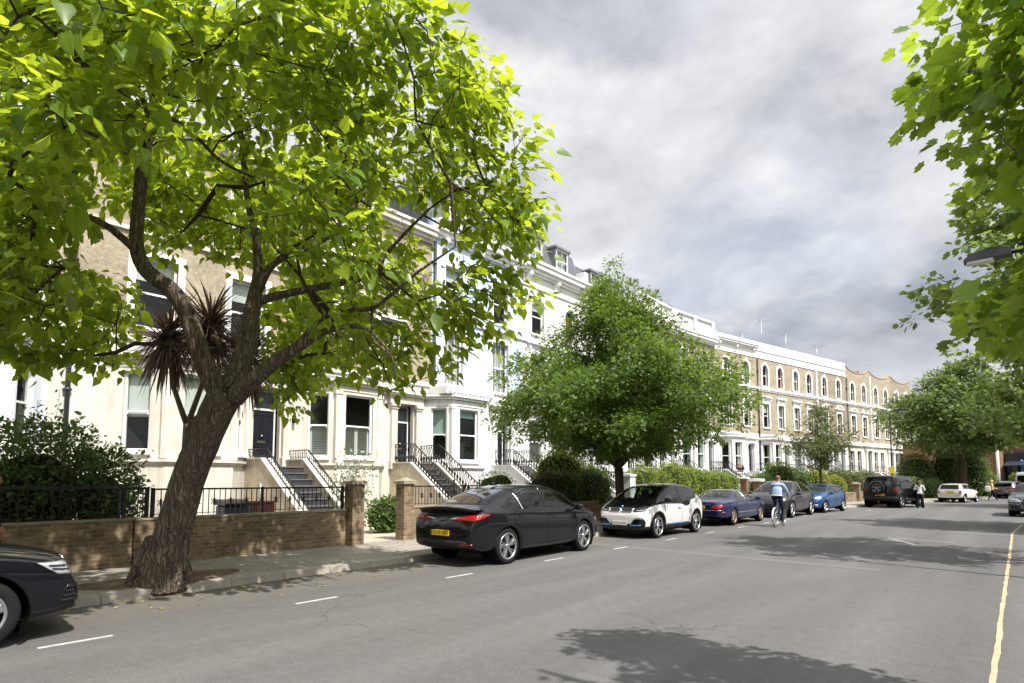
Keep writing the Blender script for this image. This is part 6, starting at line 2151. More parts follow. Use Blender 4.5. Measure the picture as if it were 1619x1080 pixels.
        for i in range(n):
            a = 2 * PI * i / n + .3
            if kind == 'double':
                spoke(a - .15, .024, .026, -.07); spoke(a + .15, .024, .026, .07)
            elif kind == 'wide': spoke(a, .075, .10)
            elif kind == 'turbine': spoke(a, .030, .056, .20); spoke(a + .36, .016, .020, .10); spoke(a - .22, .016, .020, .10)
            else: spoke(a, .042, .032)
        q.lathe([(.055, xf - .05), (.055, xf - .015), (.035, xf - .002), (.01, xf)], 14, (0, 0, 0), 'x', 0)
        q.build('rim', [M[sp.get('rim', 'alloy')], M[sp.get('rim_in', 'gap')]], o)
        q = MB(); q.lathe([(Rr * .62, -.02), (Rr * .62, .01), (.05, .012)], 24, (0, 0, 0), 'x'); q.build('brake_disc', M['disc'], o)

    def plate(s, fr, x, z, text, m='plate_y', w=.52, h=.112, green=True, tilt=0.0, off=.012):
        p, nr = s.hit(fr, x, z)
        sg = 1 if fr == 'F' else -1
        y = p.y + sg * off
        q = MB(); q.bbox(x - w / 2, x + w / 2, min(y, y + sg * .01), max(y, y + sg * .01), z - h / 2, z + h / 2, .004)
        o = q.build('number_plate', M[m], s.root)
        vs, fs = text_mesh(text, h * .92, .001)
        mx = max(v[0] for v in vs) - min(v[0] for v in vs)
        k = w * (.80 if green else .88) / mx
        t_ = MB(); t_.add([(x - sg * v[0] * k - (sg * .03 if green else 0), y + sg * .013, z + v[1] * 1.0) for v in vs], fs)
        t_.build('lettering', M['plate_t'], o)
        if green:
            xx = x + sg * (w / 2 - .028)
            q = MB(); q.box(xx - .022, xx + .022, min(y + sg * .009, y + sg * .0125), max(y + sg * .009, y + sg * .0125), z - h / 2 + .004, z + h / 2 - .004); q.build('green_flash', M['plate_g'], o)
        return o

    def mirrors(s, y, z, m, sz=(.11, .07, .075), arm=True):
        for sx, f in ((1, 'R'), (-1, 'L')):
            p, nr = s.hit(f, y, z - .04)
            q = MB(); q.blob((p.x + sx * (sz[0] + .055), y - .02, z + .02), sz, 3.0, 14, 9); q.bar((p.x - sx * .02, y, z - .04), (p.x + sx * .10, y, z - .01), .05, .03)
            q.build('door_mirror', m, s.root)


def v2(*a): return list(zip(a[::2], a[1::2]))


# 1. black coupe-backed car, seen from the rear quarter
P_BLACK = paint('black car paint', (.005, .005, .007))
sp = dict(top=v2(-2.49, .72, -2.45, 1.0, -2.36, 1.13, -2.18, 1.165, -2.0, 1.20, -1.55, 1.38, -1.0, 1.55, -.5, 1.612, .1, 1.62, .55, 1.575, 1.0, 1.40, 1.42, 1.15, 1.62, 1.09, 2.05, 1.0, 2.28, .90, 2.42, .70),
          belt=v2(-2.49, .68, -2.36, 1.04, -2.0, 1.085, -1.2, 1.06, 0, 1.02, 1.2, .985, 1.6, .97, 2.1, .88, 2.42, .64),
          wm=v2(-2.49, .72, -2.40, .85, -2.1, .925, -1.5, .95, 0, .935, 1.5, .95, 2.0, .91, 2.3, .80, 2.42, .62),
          wr=v2(-2.49, .60, -2.36, .76, -2.0, .71, -1.3, .63, -.5, .60, .3, .61, .9, .67, 1.42, .77, 2.1, .72, 2.42, .5),
          zb=v2(-2.49, .40, -2.3, .30, -1.8, .22, 0, .20, 2.0, .2, 2.42, .30), ax=(1.46, -1.46), R=.365, Rw=.425, Rr=.268, tw=.25, cab=(1.3, -1.9), dash=.98,
          spokes=(5, 'turbine'), rim='alloy', handles=[('door', 'RL', (.13, .93)), ('door', 'RL', (-1.02, .955))])
c = Car('black coupe-backed car seen from behind with red tail lamps, nearest whole car', (-8.97, 10.72), 0.03, sp)
c.glass('windscreen', 'Fc', v2(-.76, 1.16, .76, 1.16, .60, 1.52, -.60, 1.52))
c.glass('rear_window', 'Bc', v2(-.70, 1.215, .70, 1.215, .56, 1.545, -.56, 1.545), 'tint')
c.glass('side_window', 'S', v2(1.22, 1.045, .98, 1.235, .62, 1.45, .30, 1.525, -.02, 1.54, -.02, 1.065), 'glass')
c.glass('side_window', 'S', v2(-.09, 1.07, -.09, 1.54, -.55, 1.515, -.90, 1.44, -.90, 1.085), 'tint')
c.glass('side_window', 'S', v2(-.97, 1.09, -.97, 1.415, -1.22, 1.325, -1.58, 1.17, -1.5, 1.125, -1.3, 1.105), 'tint')
c.panel_part('door', 'S', v2(1.02, .38, 1.08, .7, 1.04, .985, -.055, 1.035, -.055, .345))
c.panel_part('door', 'S', v2(-.055, .345, -.055, 1.035, -1.28, 1.055, -1.22, .80, -1.02, .56, -.96, .345))
c.panel_part('bonnet', 'Tc', v2(-.66, 1.5, .66, 1.5, .58, 2.2, -.58, 2.2), thr=.5)
c.panel_part('boot_lid', 'Bc', v2(-.66, .62, .66, .62, .70, 1.14, -.70, 1.14), thr=.3)
c.finish([P_BLACK, M['plastic']], lambda C, N: ((C[:, 2] < .34) & (np.abs(N[:, 2]) < .6)).astype(int))
for f, p in c.mirror('B', v2(.30, .905, .60, .91, .86, .965, .86, 1.03, .66, 1.0, .42, .965)): c.patch('tail_light', f, rpoly(p, .02), M['red_lens'], .012, .02, .04)
for f, p in c.mirror('S', v2(-2.44, .90, -2.28, .925, -2.02, 1.015, -2.06, 1.035, -2.36, 1.0)): c.patch('tail_light', f, rpoly(p, .015), M['red_lens'], .012, .02, .04)
for f, p in c.mirror('B', v2(.18, .918, .31, .922, .45, .96, .30, .955)): c.patch('reversing_light', f, p, M['clear_lens'], .012, .02, .04)
for f, p in c.mirror('B', v2(.52, .42, .80, .43, .80, .465, .52, .455)): c.patch('reflector', f, p, M['dark_red'], .008, .015, .05)
q = MB(); c.line(q, 'R', v2(.95, .30, -.95, .30), .012, .0); c.line(q, 'L', v2(.95, .30, -.95, .30), .012, .0); q.build('sill_trim', M['plastic'], c.root)
c.patch('rear_valance', 'B', rpoly(v2(-.72, .36, .72, .36, .66, .52, -.66, .52), .05), M['plastic'], .006, .015, .06)
q = MB(); vs = []
for i in range(21):
    x = -.80 + 1.6 * i / 20; k_ = .13 * (abs(x) / .8) ** 2.4; dz = -.055 * (abs(x) / .8) ** 2
    vs += [(x, y + k_, z + dz) for y, z in ((-2.16, 1.165), (-2.30, 1.178), (-2.455, 1.175), (-2.462, 1.160), (-2.42, 1.115), (-2.34, 1.06))]
q.add(vs, [(6 * i + j, 6 * i + 6 + j, 6 * i + 7 + j, 6 * i + 1 + j) for i in range(20) for j in range(5)], 0, True); q.build('spoiler', P_BLACK, c.root)
for sx in (-1, 1):
    q = MB(); f = 'R' if sx > 0 else 'L'
    for y in (-.055, -.935): c.line(q, f, v2(y, 1.08, y - .02, 1.50), .022, .002)
    q.build('door_pillar', M['gloss'], c.root)
    q = MB(); c.line(q, f, v2(-.945, 1.09, -1.0, 1.42), .013, .010); c.line(q, f, v2(-1.0, 1.40, -.60, 1.505), .004, .008); c.line(q, f, v2(-.045, 1.07, -.055, 1.52), .006, .012); q.build('bright_trim', M['chrome'], c.root)
c.plate('B', 0.0, .66, 'GY74 TNT')
c.mirrors(1.02, 1.06, P_BLACK)
q = MB(); q.prism([(0, 1.61), (-.18, 1.605), (-.16, 1.66), (-.10, 1.665)], -.02, .02, lambda a, b, h: (h, a - .75, b - .02)); q.build('roof_fin', M['gloss'], c.root)

# 2. white and black electric hatchback facing us
P_WHITE = paint('white car paint', (.64, .64, .635), rough=.3)
sp = dict(top=v2(-1.96, .85, -1.93, 1.05, -1.80, 1.27, -1.55, 1.50, -1.2, 1.575, -.5, 1.605, .1, 1.585, .55, 1.50, 1.0, 1.30, 1.38, 1.115, 1.6, 1.05, 1.84, .965, 1.97, .85, 2.04, .66),
          belt=v2(-1.96, .8, -1.8, 1.03, -1.3, 1.06, 0, .99, 1.0, .98, 1.5, .955, 1.85, .85, 2.04, .60),
          wm=v2(-1.96, .70, -1.85, .82, -1.3, .885, 0, .872, 1.2, .885, 1.6, .865, 1.87, .79, 2.04, .64),
          wr=v2(-1.96, .55, -1.8, .62, -1.4, .60, -.5, .60, .3, .62, .9, .69, 1.38, .76, 1.8, .70, 2.04, .52),
          zb=v2(-1.96, .36, -1.7, .24, 0, .20, 1.7, .2, 2.04, .26), ax=(1.285, -1.285), R=.352, Rw=.40, Rr=.262, tw=.185, cab=(1.25, -1.5), dash=.96,
          spokes=(5, 'double'), rim='alloy', handles=[('door', 'RL', (-.05, .86))], archlow=.3)
c = Car('white and black electric hatchback facing the camera with blue accents', (-8.96, 17.5), PI - .02, sp)
c.glass('windscreen', 'Fc', v2(-.74, 1.13, .74, 1.13, .60, 1.51, -.60, 1.51), bm_='gloss')
c.glass('side_window', 'S', v2(1.06, 1.04, .72, 1.28, .40, 1.43, .05, 1.495, -.20, 1.505, -.20, 1.0, .5, 1.01))
c.glass('side_window', 'S', v2(-.26, .99, -.26, 1.505, -.7, 1.49, -1.12, 1.43, -1.42, 1.30, -1.2, 1.14, -.88, 1.10, -.70, .94, -.48, .92))
c.glass('rear_window', 'Bc', v2(-.58, 1.12, .58, 1.12, .52, 1.5, -.52, 1.5), 'tint')
c.panel_part('door', 'S', v2(1.0, .40, 1.04, .7, 1.02, 1.0, -.22, .97, -.22, .40))
c.panel_part('door', 'S', v2(-.22, .40, -.22, .97, -.78, .98, -.80, .62, -.72, .40))
BL = [(-1.95, 1.20), (-1.5, 1.22), (-1.2, 1.11), (-.9, 1.075), (-.74, .93), (-.6, .895), (-.45, .90), (-.2, .975), (.5, .985), (1.0, .995), (1.4, .965), (1.8, .895), (1.9, .865), (2.1, .80)]
def bm_mats(C, N):
    zb = np.interp(C[:, 1], [q_[0] for q_ in BL], [q_[1] for q_ in BL])
    blk = (C[:, 2] > zb + .02) | ((C[:, 1] < -1.6) & (np.abs(C[:, 0]) < .60))
    return np.where(blk, 1, np.where(C[:, 2] < .37, 2, 0))
c.panel_part('bonnet', 'Tc', v2(-.60, 1.42, .60, 1.42, .56, 1.90, -.56, 1.90), thr=.45)
c.finish([P_WHITE, M['gloss'], M['plastic']], bm_mats, arch='plastic', archw=.045)
for f, p in c.mirror('S', [q_ for q_ in BL if -1.6 < q_[0] < 1.85] + [(q_[0], q_[1] + .06) for q_ in reversed(BL) if -1.6 < q_[0] < 1.85]): c.patch('waistline_trim', f, p, M['gloss'], .004, .006, .05)
for f, p in c.mirror('F', v2(.40, .79, .46, .775, .74, .80, .79, .90, .70, .945, .52, .90, .42, .87)): c.patch('headlight', f, rpoly(p, .03), M['lamp_black'], .008, .02, .04)
for f, p in c.mirror('F', v2(.50, .80, .70, .815, .71, .84, .50, .82)): c.patch('headlight_strip', f, p, M['clear_lens'], .014, .01, .04)
for f, p in c.mirror('F', v2(.035, .775, .37, .775, .39, .85, .34, .872, .05, .872, .02, .84)):
    o = c.patch('grille', f, rpoly(p, .03), M['lamp_black'], .010, .02, .05)
    b = MB(); c.line(b, f, rpoly(p, .03), .009, .016, True); b.build('grille_surround', M['alloy'], o)
for f, p in c.mirror('F', v2(.36, .34, .74, .36, .76, .50, .70, .62, .50, .61, .36, .46)): c.patch('air_intake', f, rpoly(p, .04), M['gloss'], .012, .02, .05)
for f, p in c.mirror('F', v2(.34, .375, .66, .385, .66, .415, .34, .40)): c.patch('blue_trim', f, p, M['blue_acc'], .022, .012, .05)
for f, p in c.mirror('F', v2(.46, .575, .68, .585, .68, .60, .46, .59)): c.patch('running_light', f, p, M['clear_lens'], .02, .01, .05)
c.patch('lower_grille', 'F', rpoly(v2(-.42, .30, .42, .30, .34, .44, -.34, .44), .03), M['gloss'], .010, .02, .05)
p_, n_ = c.hit('F', 0, .91)
q = MB(); q.lathe([(.04, -.012), (.04, .006), (.03, .012), (.005, .013)], 16, tuple(p_), 'y'); o = q.build('badge', M['blue_acc'], c.root)
q = MB(); q.lathe([(.042, -.014), (.042, .008), (.034, .010)], 16, tuple(p_ + Vector((0, -.004, 0))), 'y'); q.build('badge_ring', M['chrome'], c.root)
q = MB(); c.line(q, 'L', v2(.75, .385, -.75, .385), .012, .004); c.line(q, 'R', v2(.75, .385, -.75, .385), .012, .004); q.build('sill_accent', M['blue_acc'], c.root)
c.plate('F', 0.02, .45, 'AO72 HXN', 'plate_w')
c.mirrors(.95, 1.08, M['gloss'])

# 3. dark blue saloon seen from behind
P_BLUE = paint('deep blue car paint', (.010, .016, .075), .2)
sp = dict(top=v2(-2.62, .60, -2.57, .86, -2.42, .935, -1.75, .975, -1.52, 1.0, -1.1, 1.19, -.75, 1.305, -.3, 1.345, .2, 1.335, .55, 1.26, 1.05, 1.03, 1.22, .975, 2.0, .89, 2.35, .78, 2.5, .58),
          belt=v2(-2.62, .55, -2.45, .85, -1.7, .905, 0, .91, 1.1, .90, 2.0, .81, 2.5, .53), wm=v2(-2.62, .66, -2.45, .82, -1.8, .89, 0, .905, 1.5, .89, 2.2, .82, 2.5, .60),
          wr=v2(-2.62, .5, -2.4, .68, -1.6, .68, -1.0, .57, -.3, .55, .3, .56, .8, .63, 1.2, .72, 2.5, .5), zb=v2(-2.62, .38, -2.3, .26, 0, .19, 2.2, .2, 2.5, .3),
          crown=v2(-2.6, .04, -1.6, .03, -1, .05, .6, .05, 1.2, .03, 2.5, .06), ax=(1.5, -1.5), R=.33, Rw=.375, Rr=.225, tw=.23, cab=(1.1, -1.4), dash=.90, spokes=(7, 'plain'), rim='bronze', rim_in='bronze', handles=[('door', 'RL', (.02, .80)), ('door', 'RL', (-.98, .81))], handle_paint=False, lev=3)
c = Car('old dark blue saloon with bronze wheels parked behind the white car', (-9.08, 24.0), 0.0, sp)
c.glass('windscreen', 'Fc', v2(-.70, 1.02, .70, 1.02, .53, 1.28, -.53, 1.28))
c.glass('rear_window', 'Bc', v2(-.62, 1.03, .62, 1.03, .50, 1.285, -.50, 1.285))
c.glass('side_window', 'S', v2(.92, .945, .50, 1.20, .15, 1.265, -.16, 1.27, -.16, .945), chrome=True, r=.03)
c.glass('side_window', 'S', v2(-.21, .945, -.21, 1.27, -.6, 1.24, -1.0, 1.10, -1.2, .95), chrome=True, r=.03)
c.panel_part('door', 'S', v2(.90, .32, .92, .6, .90, .90, -.185, .915, -.185, .30))
c.panel_part('door', 'S', v2(-.185, .30, -.185, .915, -1.28, .915, -1.2, .72, -1.05, .50, -1.0, .30))
c.panel_part('boot_lid', 'Tc', v2(-.62, -2.5, .62, -2.5, .64, -1.62, -.64, -1.62), thr=.5)
c.finish([P_BLUE, M['gloss']])
for f, p in c.mirror('B', v2(.44, .64, .70, .64, .78, .70, .70, .79, .50, .76)): c.patch('tail_light', f, rpoly(p, .03), M['red_lens'], .010, .02, .04)
for f, p in c.mirror('S', v2(-2.58, .66, -2.36, .68, -2.38, .76, -2.52, .78)): c.patch('tail_light', f, rpoly(p, .02), M['red_lens'], .010, .02, .04)
for f, p in c.mirror('S', v2(-2.45, .50, -2.33, .505, -2.33, .535, -2.45, .53)): c.patch('side_marker', f, p, M['amber'], .008, .012, .04)
for f, p in c.mirror('S', v2(-1.12, .47, 1.0, .47, 1.0, .495, -1.12, .495)): c.patch('rubbing_strip', f, p, M['chrome'], .010, .014, .09)
c.patch('bumper_trim', 'B', v2(-.80, .575, .80, .575, .80, .60, -.80, .60), M['chrome'], .014, .02, .08)
c.patch('boot_panel', 'B', rpoly(v2(-.40, .65, .40, .65, .40, .80, -.40, .80), .02), M['gloss'], .006, .01, .06)
c.plate('B', -.05, .70, 'R417 KGP', 'plate_y', .5, .11, False)
c.mirrors(.82, .95, P_BLUE, (.10, .06, .065))

# 4. charcoal people-carrier shaped car facing us
P_CHAR = paint('charcoal car paint', (.045, .046, .052), .5)
sp = dict(top=v2(-2.5, .82, -2.43, 1.08, -2.2, 1.24, -1.4, 1.52, -.6, 1.66, 0, 1.675, .5, 1.60, 1.1, 1.36, 1.6, 1.13, 2.0, 1.0, 2.3, .84, 2.43, .62), belt=v2(-2.5, .78, -2.3, 1.06, -1.2, 1.10, 0, 1.03, 1.4, .98, 2.0, .88, 2.43, .58),
          wm=v2(-2.5, .74, -2.3, .90, -1.5, .985, 0, .96, 1.5, .975, 2.1, .88, 2.43, .62), wr=v2(-2.5, .6, -2.2, .70, -1.3, .66, -.3, .64, .6, .68, 1.5, .80, 2.1, .72, 2.43, .5), zb=v2(-2.5, .36, 0, .2, 2.2, .2, 2.43, .28),
          ax=(1.475, -1.475), R=.375, Rw=.425, Rr=.28, tw=.25, cab=(1.45, -1.9), dash=.98, spokes=(7, 'plain'), rim='alloy', handles=[('door', 'RL', (0, .92)), ('door', 'RL', (-1.0, .95))], lev=3)
c = Car('charcoal grey tall car facing the camera behind the cyclist', (-8.76, 30.2), PI - .02, sp)
c.glass('windscreen', 'Fc', v2(-.82, 1.15, .82, 1.15, .66, 1.58, -.66, 1.58))
c.glass('side_window', 'S', v2(1.25, 1.05, .7, 1.38, .2, 1.54, -.12, 1.575, -.12, 1.08), chrome=True)
c.glass('side_window', 'S', v2(-.18, 1.085, -.18, 1.575, -.7, 1.56, -1.2, 1.45, -1.75, 1.24, -1.5, 1.16), 'tint', chrome=True)
c.panel_part('door', 'S', v2(1.0, .36, 1.06, .7, 1.0, 1.0, -.15, 1.05, -.15, .34)); c.panel_part('door', 'S', v2(-.15, .34, -.15, 1.05, -1.3, 1.08, -1.2, .80, -1.0, .55, -.95, .34))
c.finish([P_CHAR, M['plastic']], lambda C, N: (C[:, 2] < .33).astype(int))
for f, p in c.mirror('F', v2(.48, .78, .80, .80, .84, .90, .60, .86)): c.patch('headlight', f, rpoly(p, .02), M['clear_lens'], .008, .02, .05)
c.patch('air_intake', 'F', rpoly(v2(-.60, .34, .60, .34, .50, .46, -.50, .46), .03), M['gloss'], .008, .02, .06)
c.mirrors(1.05, 1.06, P_CHAR)

# 5. small blue hatchback facing us
P_BLUE2 = paint('mid blue car paint', (.020, .075, .20), .35)
hatch = dict(top=v2(-1.98, .80, -1.94, 1.02, -1.84, 1.20, -1.6, 1.40, -1.2, 1.46, -.5, 1.49, 0, 1.475, .4, 1.38, .9, 1.12, 1.1, 1.04, 1.6, .94, 1.86, .80, 1.99, .58), belt=v2(-1.98, .76, -1.85, 1.0, -1.2, 1.03, 0, .94, 1.0, .90, 1.6, .82, 1.99, .54),
             wm=v2(-1.98, .70, -1.8, .80, -1.3, .865, 0, .86, 1.3, .865, 1.7, .80, 1.99, .58), wr=v2(-1.98, .55, -1.8, .60, -1.2, .57, -.3, .56, .4, .59, 1.0, .70, 1.6, .66, 1.99, .48), zb=v2(-1.98, .34, 0, .2, 1.7, .2, 1.99, .26),
             ax=(1.3, -1.3), R=.32, Rw=.365, Rr=.215, tw=.205, cab=(1.0, -1.6), dash=.90, spokes=(5, 'wide'), rim='alloy', handles=[('door', 'RL', (-.05, .85)), ('door', 'RL', (-.85, .88))], lev=3)
c = Car('small mid blue hatchback facing the camera', (-8.33, 35.3), PI - R(7), hatch)
c.glass('windscreen', 'Fc', v2(-.70, 1.06, .70, 1.06, .55, 1.40, -.55, 1.40))
c.glass('side_window', 'S', v2(.80, .98, .4, 1.25, .05, 1.38, -.2, 1.405, -.2, 1.0)); c.glass('side_window', 'S', v2(-.26, 1.0, -.26, 1.405, -.8, 1.37, -1.3, 1.22, -1.2, 1.08), 'tint')
c.panel_part('door', 'S', v2(.86, .36, .9, .6, .85, .93, -.23, .97, -.23, .33)); c.panel_part('door', 'S', v2(-.23, .33, -.23, .97, -1.1, 1.02, -1.05, .72, -.9, .5, -.85, .33))
c.finish([P_BLUE2, M['plastic']], lambda C, N: (C[:, 2] < .28).astype(int))
for f, p in c.mirror('F', v2(.42, .70, .70, .72, .76, .86, .60, .84, .46, .78)): c.patch('headlight', f, rpoly(p, .03), M['clear_lens'], .008, .02, .05)
c.patch('grille', 'F', rpoly(v2(-.42, .46, .42, .46, .50, .64, -.50, .64), .05), M['gloss'], .008, .02, .06)
for f, p in c.mirror('F', v2(.52, .34, .66, .35, .66, .45, .52, .44)): c.patch('fog_light', f, rpoly(p, .03), M['clear_lens'], .008, .02, .05)
c.mirrors(.78, .99, P_BLUE2, (.10, .06, .07))

# 6. black off-roader with its door open
P_BLK2 = paint('dark black green paint', (.012, .013, .014), .2)
sp = dict(top=v2(-2.20, .75, -2.19, 1.70, -2.12, 1.92, -1.9, 1.965, -.6, 1.98, .2, 1.965, .5, 1.90, .95, 1.45, 1.12, 1.29, 2.0, 1.22, 2.22, 1.12, 2.30, .75), belt=v2(-2.2, .72, -2.17, 1.20, -1.5, 1.23, 0, 1.23, 1.1, 1.19, 2.0, 1.10, 2.3, .70),
          wm=v2(-2.2, .90, -2.12, .97, -1.5, 1.0, 0, .99, 1.5, 1.0, 2.1, .96, 2.3, .85), wr=v2(-2.2, .76, -2.1, .80, -1.5, .80, 0, .80, .6, .81, 1.1, .84, 2.1, .82, 2.3, .7), zb=v2(-2.2, .52, -1.9, .38, 0, .32, 2.0, .36, 2.3, .5),
          crown=v2(-2.2, .04, 2.3, .04), tum=.02, ax=(1.5, -1.5), R=.40, Rw=.47, Rr=.26, tw=.27, cab=(1.15, -2.0), dash=1.12, spokes=(5, 'wide'), rim='alloy_d', handles=[('door', 'RL', (-1.2, 1.08))], lev=3, archlow=.42)
c = Car('black boxy off-roader with spare wheel on its tailgate and a front door open', (-6.08, 44.3), -R(12), sp)
c.glass('windscreen', 'Fc', v2(-.80, 1.32, .80, 1.32, .74, 1.86, -.74, 1.86))
c.glass('rear_window', 'Bc', v2(-.66, 1.32, .66, 1.32, .64, 1.82, -.64, 1.82), 'tint')
c.glass('side_window', 'S', v2(.80, 1.30, .42, 1.78, -.15, 1.83, -.15, 1.30)); c.glass('side_window', 'S', v2(-.22, 1.30, -.22, 1.83, -1.05, 1.83, -1.05, 1.30), 'tint'); c.glass('side_window', 'S', v2(-1.4, 1.32, -1.4, 1.82, -2.0, 1.80, -2.02, 1.32), 'tint')
c.panel_part('door', 'S', v2(-.18, .48, -.18, 1.26, -1.3, 1.26, -1.25, .95, -1.05, .62, -1.0, .48))
c.panel_part('door', 'L', v2(.95, .48, .95, 1.24, -.18, 1.26, -.18, .48)) if False else None
c.finish([P_BLK2, M['plastic']], lambda C, N: (C[:, 2] < .50).astype(int), arch='plastic', archw=.05)
d = MB(Matrix.Translation((.99, .98, 0)) @ Matrix.Rotation(R(30), 4, 'Z'))
d.bbox(-.07, .0, -1.1, 0, .50, 1.26, .02); d.bar((-.05, -1.08, 1.26), (-.09, -1.05, 1.84), .05); d.bar((-.05, -.03, 1.26), (-.09, -.42, 1.80), .05); d.bar((-.09, -.42, 1.80), (-.09, -1.05, 1.84), .05)
o = d.build('open_door', P_BLK2, c.root)
d = MB(Matrix.Translation((.99, .98, 0)) @ Matrix.Rotation(R(30), 4, 'Z')); d.add([(-.06, -1.06, 1.26), (-.06, -.08, 1.26), (-.09, -.42, 1.79), (-.09, -1.03, 1.82)], [(0, 1, 2, 3)]); d.build('door_glass', M['glass'], o, False)
for f, p in c.mirror('B', v2(.78, .92, .93, .92, .93, 1.22, .78, 1.22)): c.patch('tail_light', f, rpoly(p, .02), M['dark_red'], .014, .03, .05)
for f, p in c.mirror('S', v2(-2.17, .94, -2.10, .94, -2.10, 1.2, -2.17, 1.2)): c.patch('tail_light', f, p, M['dark_red'], .010, .02, .05)
c.patch('rear_bumper', 'B', v2(-.92, .50, .92, .50, .92, .68, -.92, .68), M['plastic'], .05, .07, .08)
c.plate('B', .02, .80, 'LB73 UAM', 'plate_y', .5, .14, False, off=.02)
ow = bpy.data.objects.new('x', None)
s_rw = c.wheel(1, 0, at=(-.05, -2.34, 1.20))
spare = [ch for ch in c.root.children if ch.name.startswith('wheel') and abs(ch.location.y + 2.34) < .01][0]
spare.name = 'spare_wheel'; spare.rotation_euler = (0, 0, -PI / 2)
bpy.data.objects.remove(ow)
c.mirrors(.85, 1.30, P_BLK2, (.11, .06, .10))

# 7. small white hatch seen from behind
P_CREAM = paint('warm white car paint', (.62, .60, .54))
sp = dict(top=v2(-1.86, .70, -1.84, .98, -1.74, 1.24, -1.55, 1.38, -1.2, 1.41, -.4, 1.425, .2, 1.41, .5, 1.33, .85, 1.06, 1.0, .99, 1.6, .93, 1.84, .80, 1.92, .58), belt=v2(-1.86, .66, -1.8, .93, -1.2, .96, 0, .94, 1.0, .90, 1.6, .82, 1.92, .54),
          wm=v2(-1.86, .72, -1.75, .80, -1.3, .845, 0, .84, 1.3, .845, 1.7, .78, 1.92, .6), wr=v2(-1.86, .6, -1.7, .62, -1.2, .60, 0, .59, .5, .62, 1.0, .69, 1.6, .64, 1.92, .5), zb=v2(-1.86, .34, 0, .2, 1.7, .2, 1.92, .28), crown=v2(-1.9, .04, 1.9, .045),
          ax=(1.28, -1.28), R=.31, Rw=.355, Rr=.21, tw=.2, cab=(.95, -1.5), dash=.88, spokes=(5, 'double'), rim='alloy', handles=[('door', 'RL', (-.2, .82))], lev=3)
c = Car('small warm white hatchback seen from behind under the far tree', (-3.62, 56.7), -R(13), sp)
c.glass('windscreen', 'Fc', v2(-.66, 1.0, .66, 1.0, .57, 1.34, -.57, 1.34)); c.glass('rear_window', 'Bc', v2(-.60, 1.0, .60, 1.0, .54, 1.33, -.54, 1.33), 'tint')
c.glass('side_window', 'S', v2(.72, .97, .38, 1.30, -.35, 1.345, -.35, .98)); c.glass('side_window', 'S', v2(-.41, .98, -.41, 1.345, -1.3, 1.33, -1.48, 1.02), 'tint')
c.panel_part('door', 'S', v2(.8, .35, .85, .6, .8, .93, -.38, .96, -.38, .33))
c.finish([P_CREAM, M['plastic']], lambda C, N: (C[:, 2] < .36).astype(int), arch='plastic', archw=.04)
for f, p in c.mirror('B', v2(.60, .68, .74, .68, .75, .88, .62, .88)):
    o = c.patch('tail_light', f, rpoly(p, .03), M['red_lens'], .010, .02, .05); b = MB(); c.line(b, f, rpoly(p, .03), .008, .014, True); b.build('chrome_ring', M['chrome'], o)
c.patch('boot_handle', 'B', rpoly(v2(-.30, .86, .30, .86, .30, .90, -.30, .90), .01), M['chrome'], .014, .02, .05)
c.plate('B', .06, .76, 'YD12 OKR', 'plate_y', .52, .11, False)
c.mirrors(.72, .98, M['gloss'], (.09, .06, .065))

# 8. navy car cut by the left edge
P_NAVY = paint('dark navy car paint', (.005, .006, .009), .2)
suv = dict(top=v2(-2.2, .8, -2.15, 1.05, -2.0, 1.3, -1.6, 1.53, -.6, 1.60, .0, 1.59, .4, 1.50, .85, 1.22, 1.08, 1.09, 1.5, 1.03, 1.98, .93, 2.14, .85, 2.22, .70, 2.25, .50), belt=v2(-2.2, .76, -2.0, 1.06, 0, 1.02, 1.0, .98, 1.6, .93, 2.05, .82, 2.25, .46),
           wm=v2(-2.2, .74, -2.0, .86, -1.3, .93, 0, .92, 1.3, .935, 1.75, .90, 2.05, .86, 2.25, .76), wr=v2(-2.2, .6, -1.9, .66, -1.2, .62, 0, .62, .5, .66, 1.05, .78, 1.7, .74, 2.25, .55), zb=v2(-2.2, .36, 0, .22, 1.9, .22, 2.25, .30),
           ax=(1.34, -1.34), R=.355, Rw=.42, Rr=.235, tw=.235, cab=(1.1, -1.8), dash=.98, spokes=(5, 'wide'), rim='alloy', handles=[('door', 'RL', (-.05, .93)), ('door', 'RL', (-.95, .95))], lev=3)
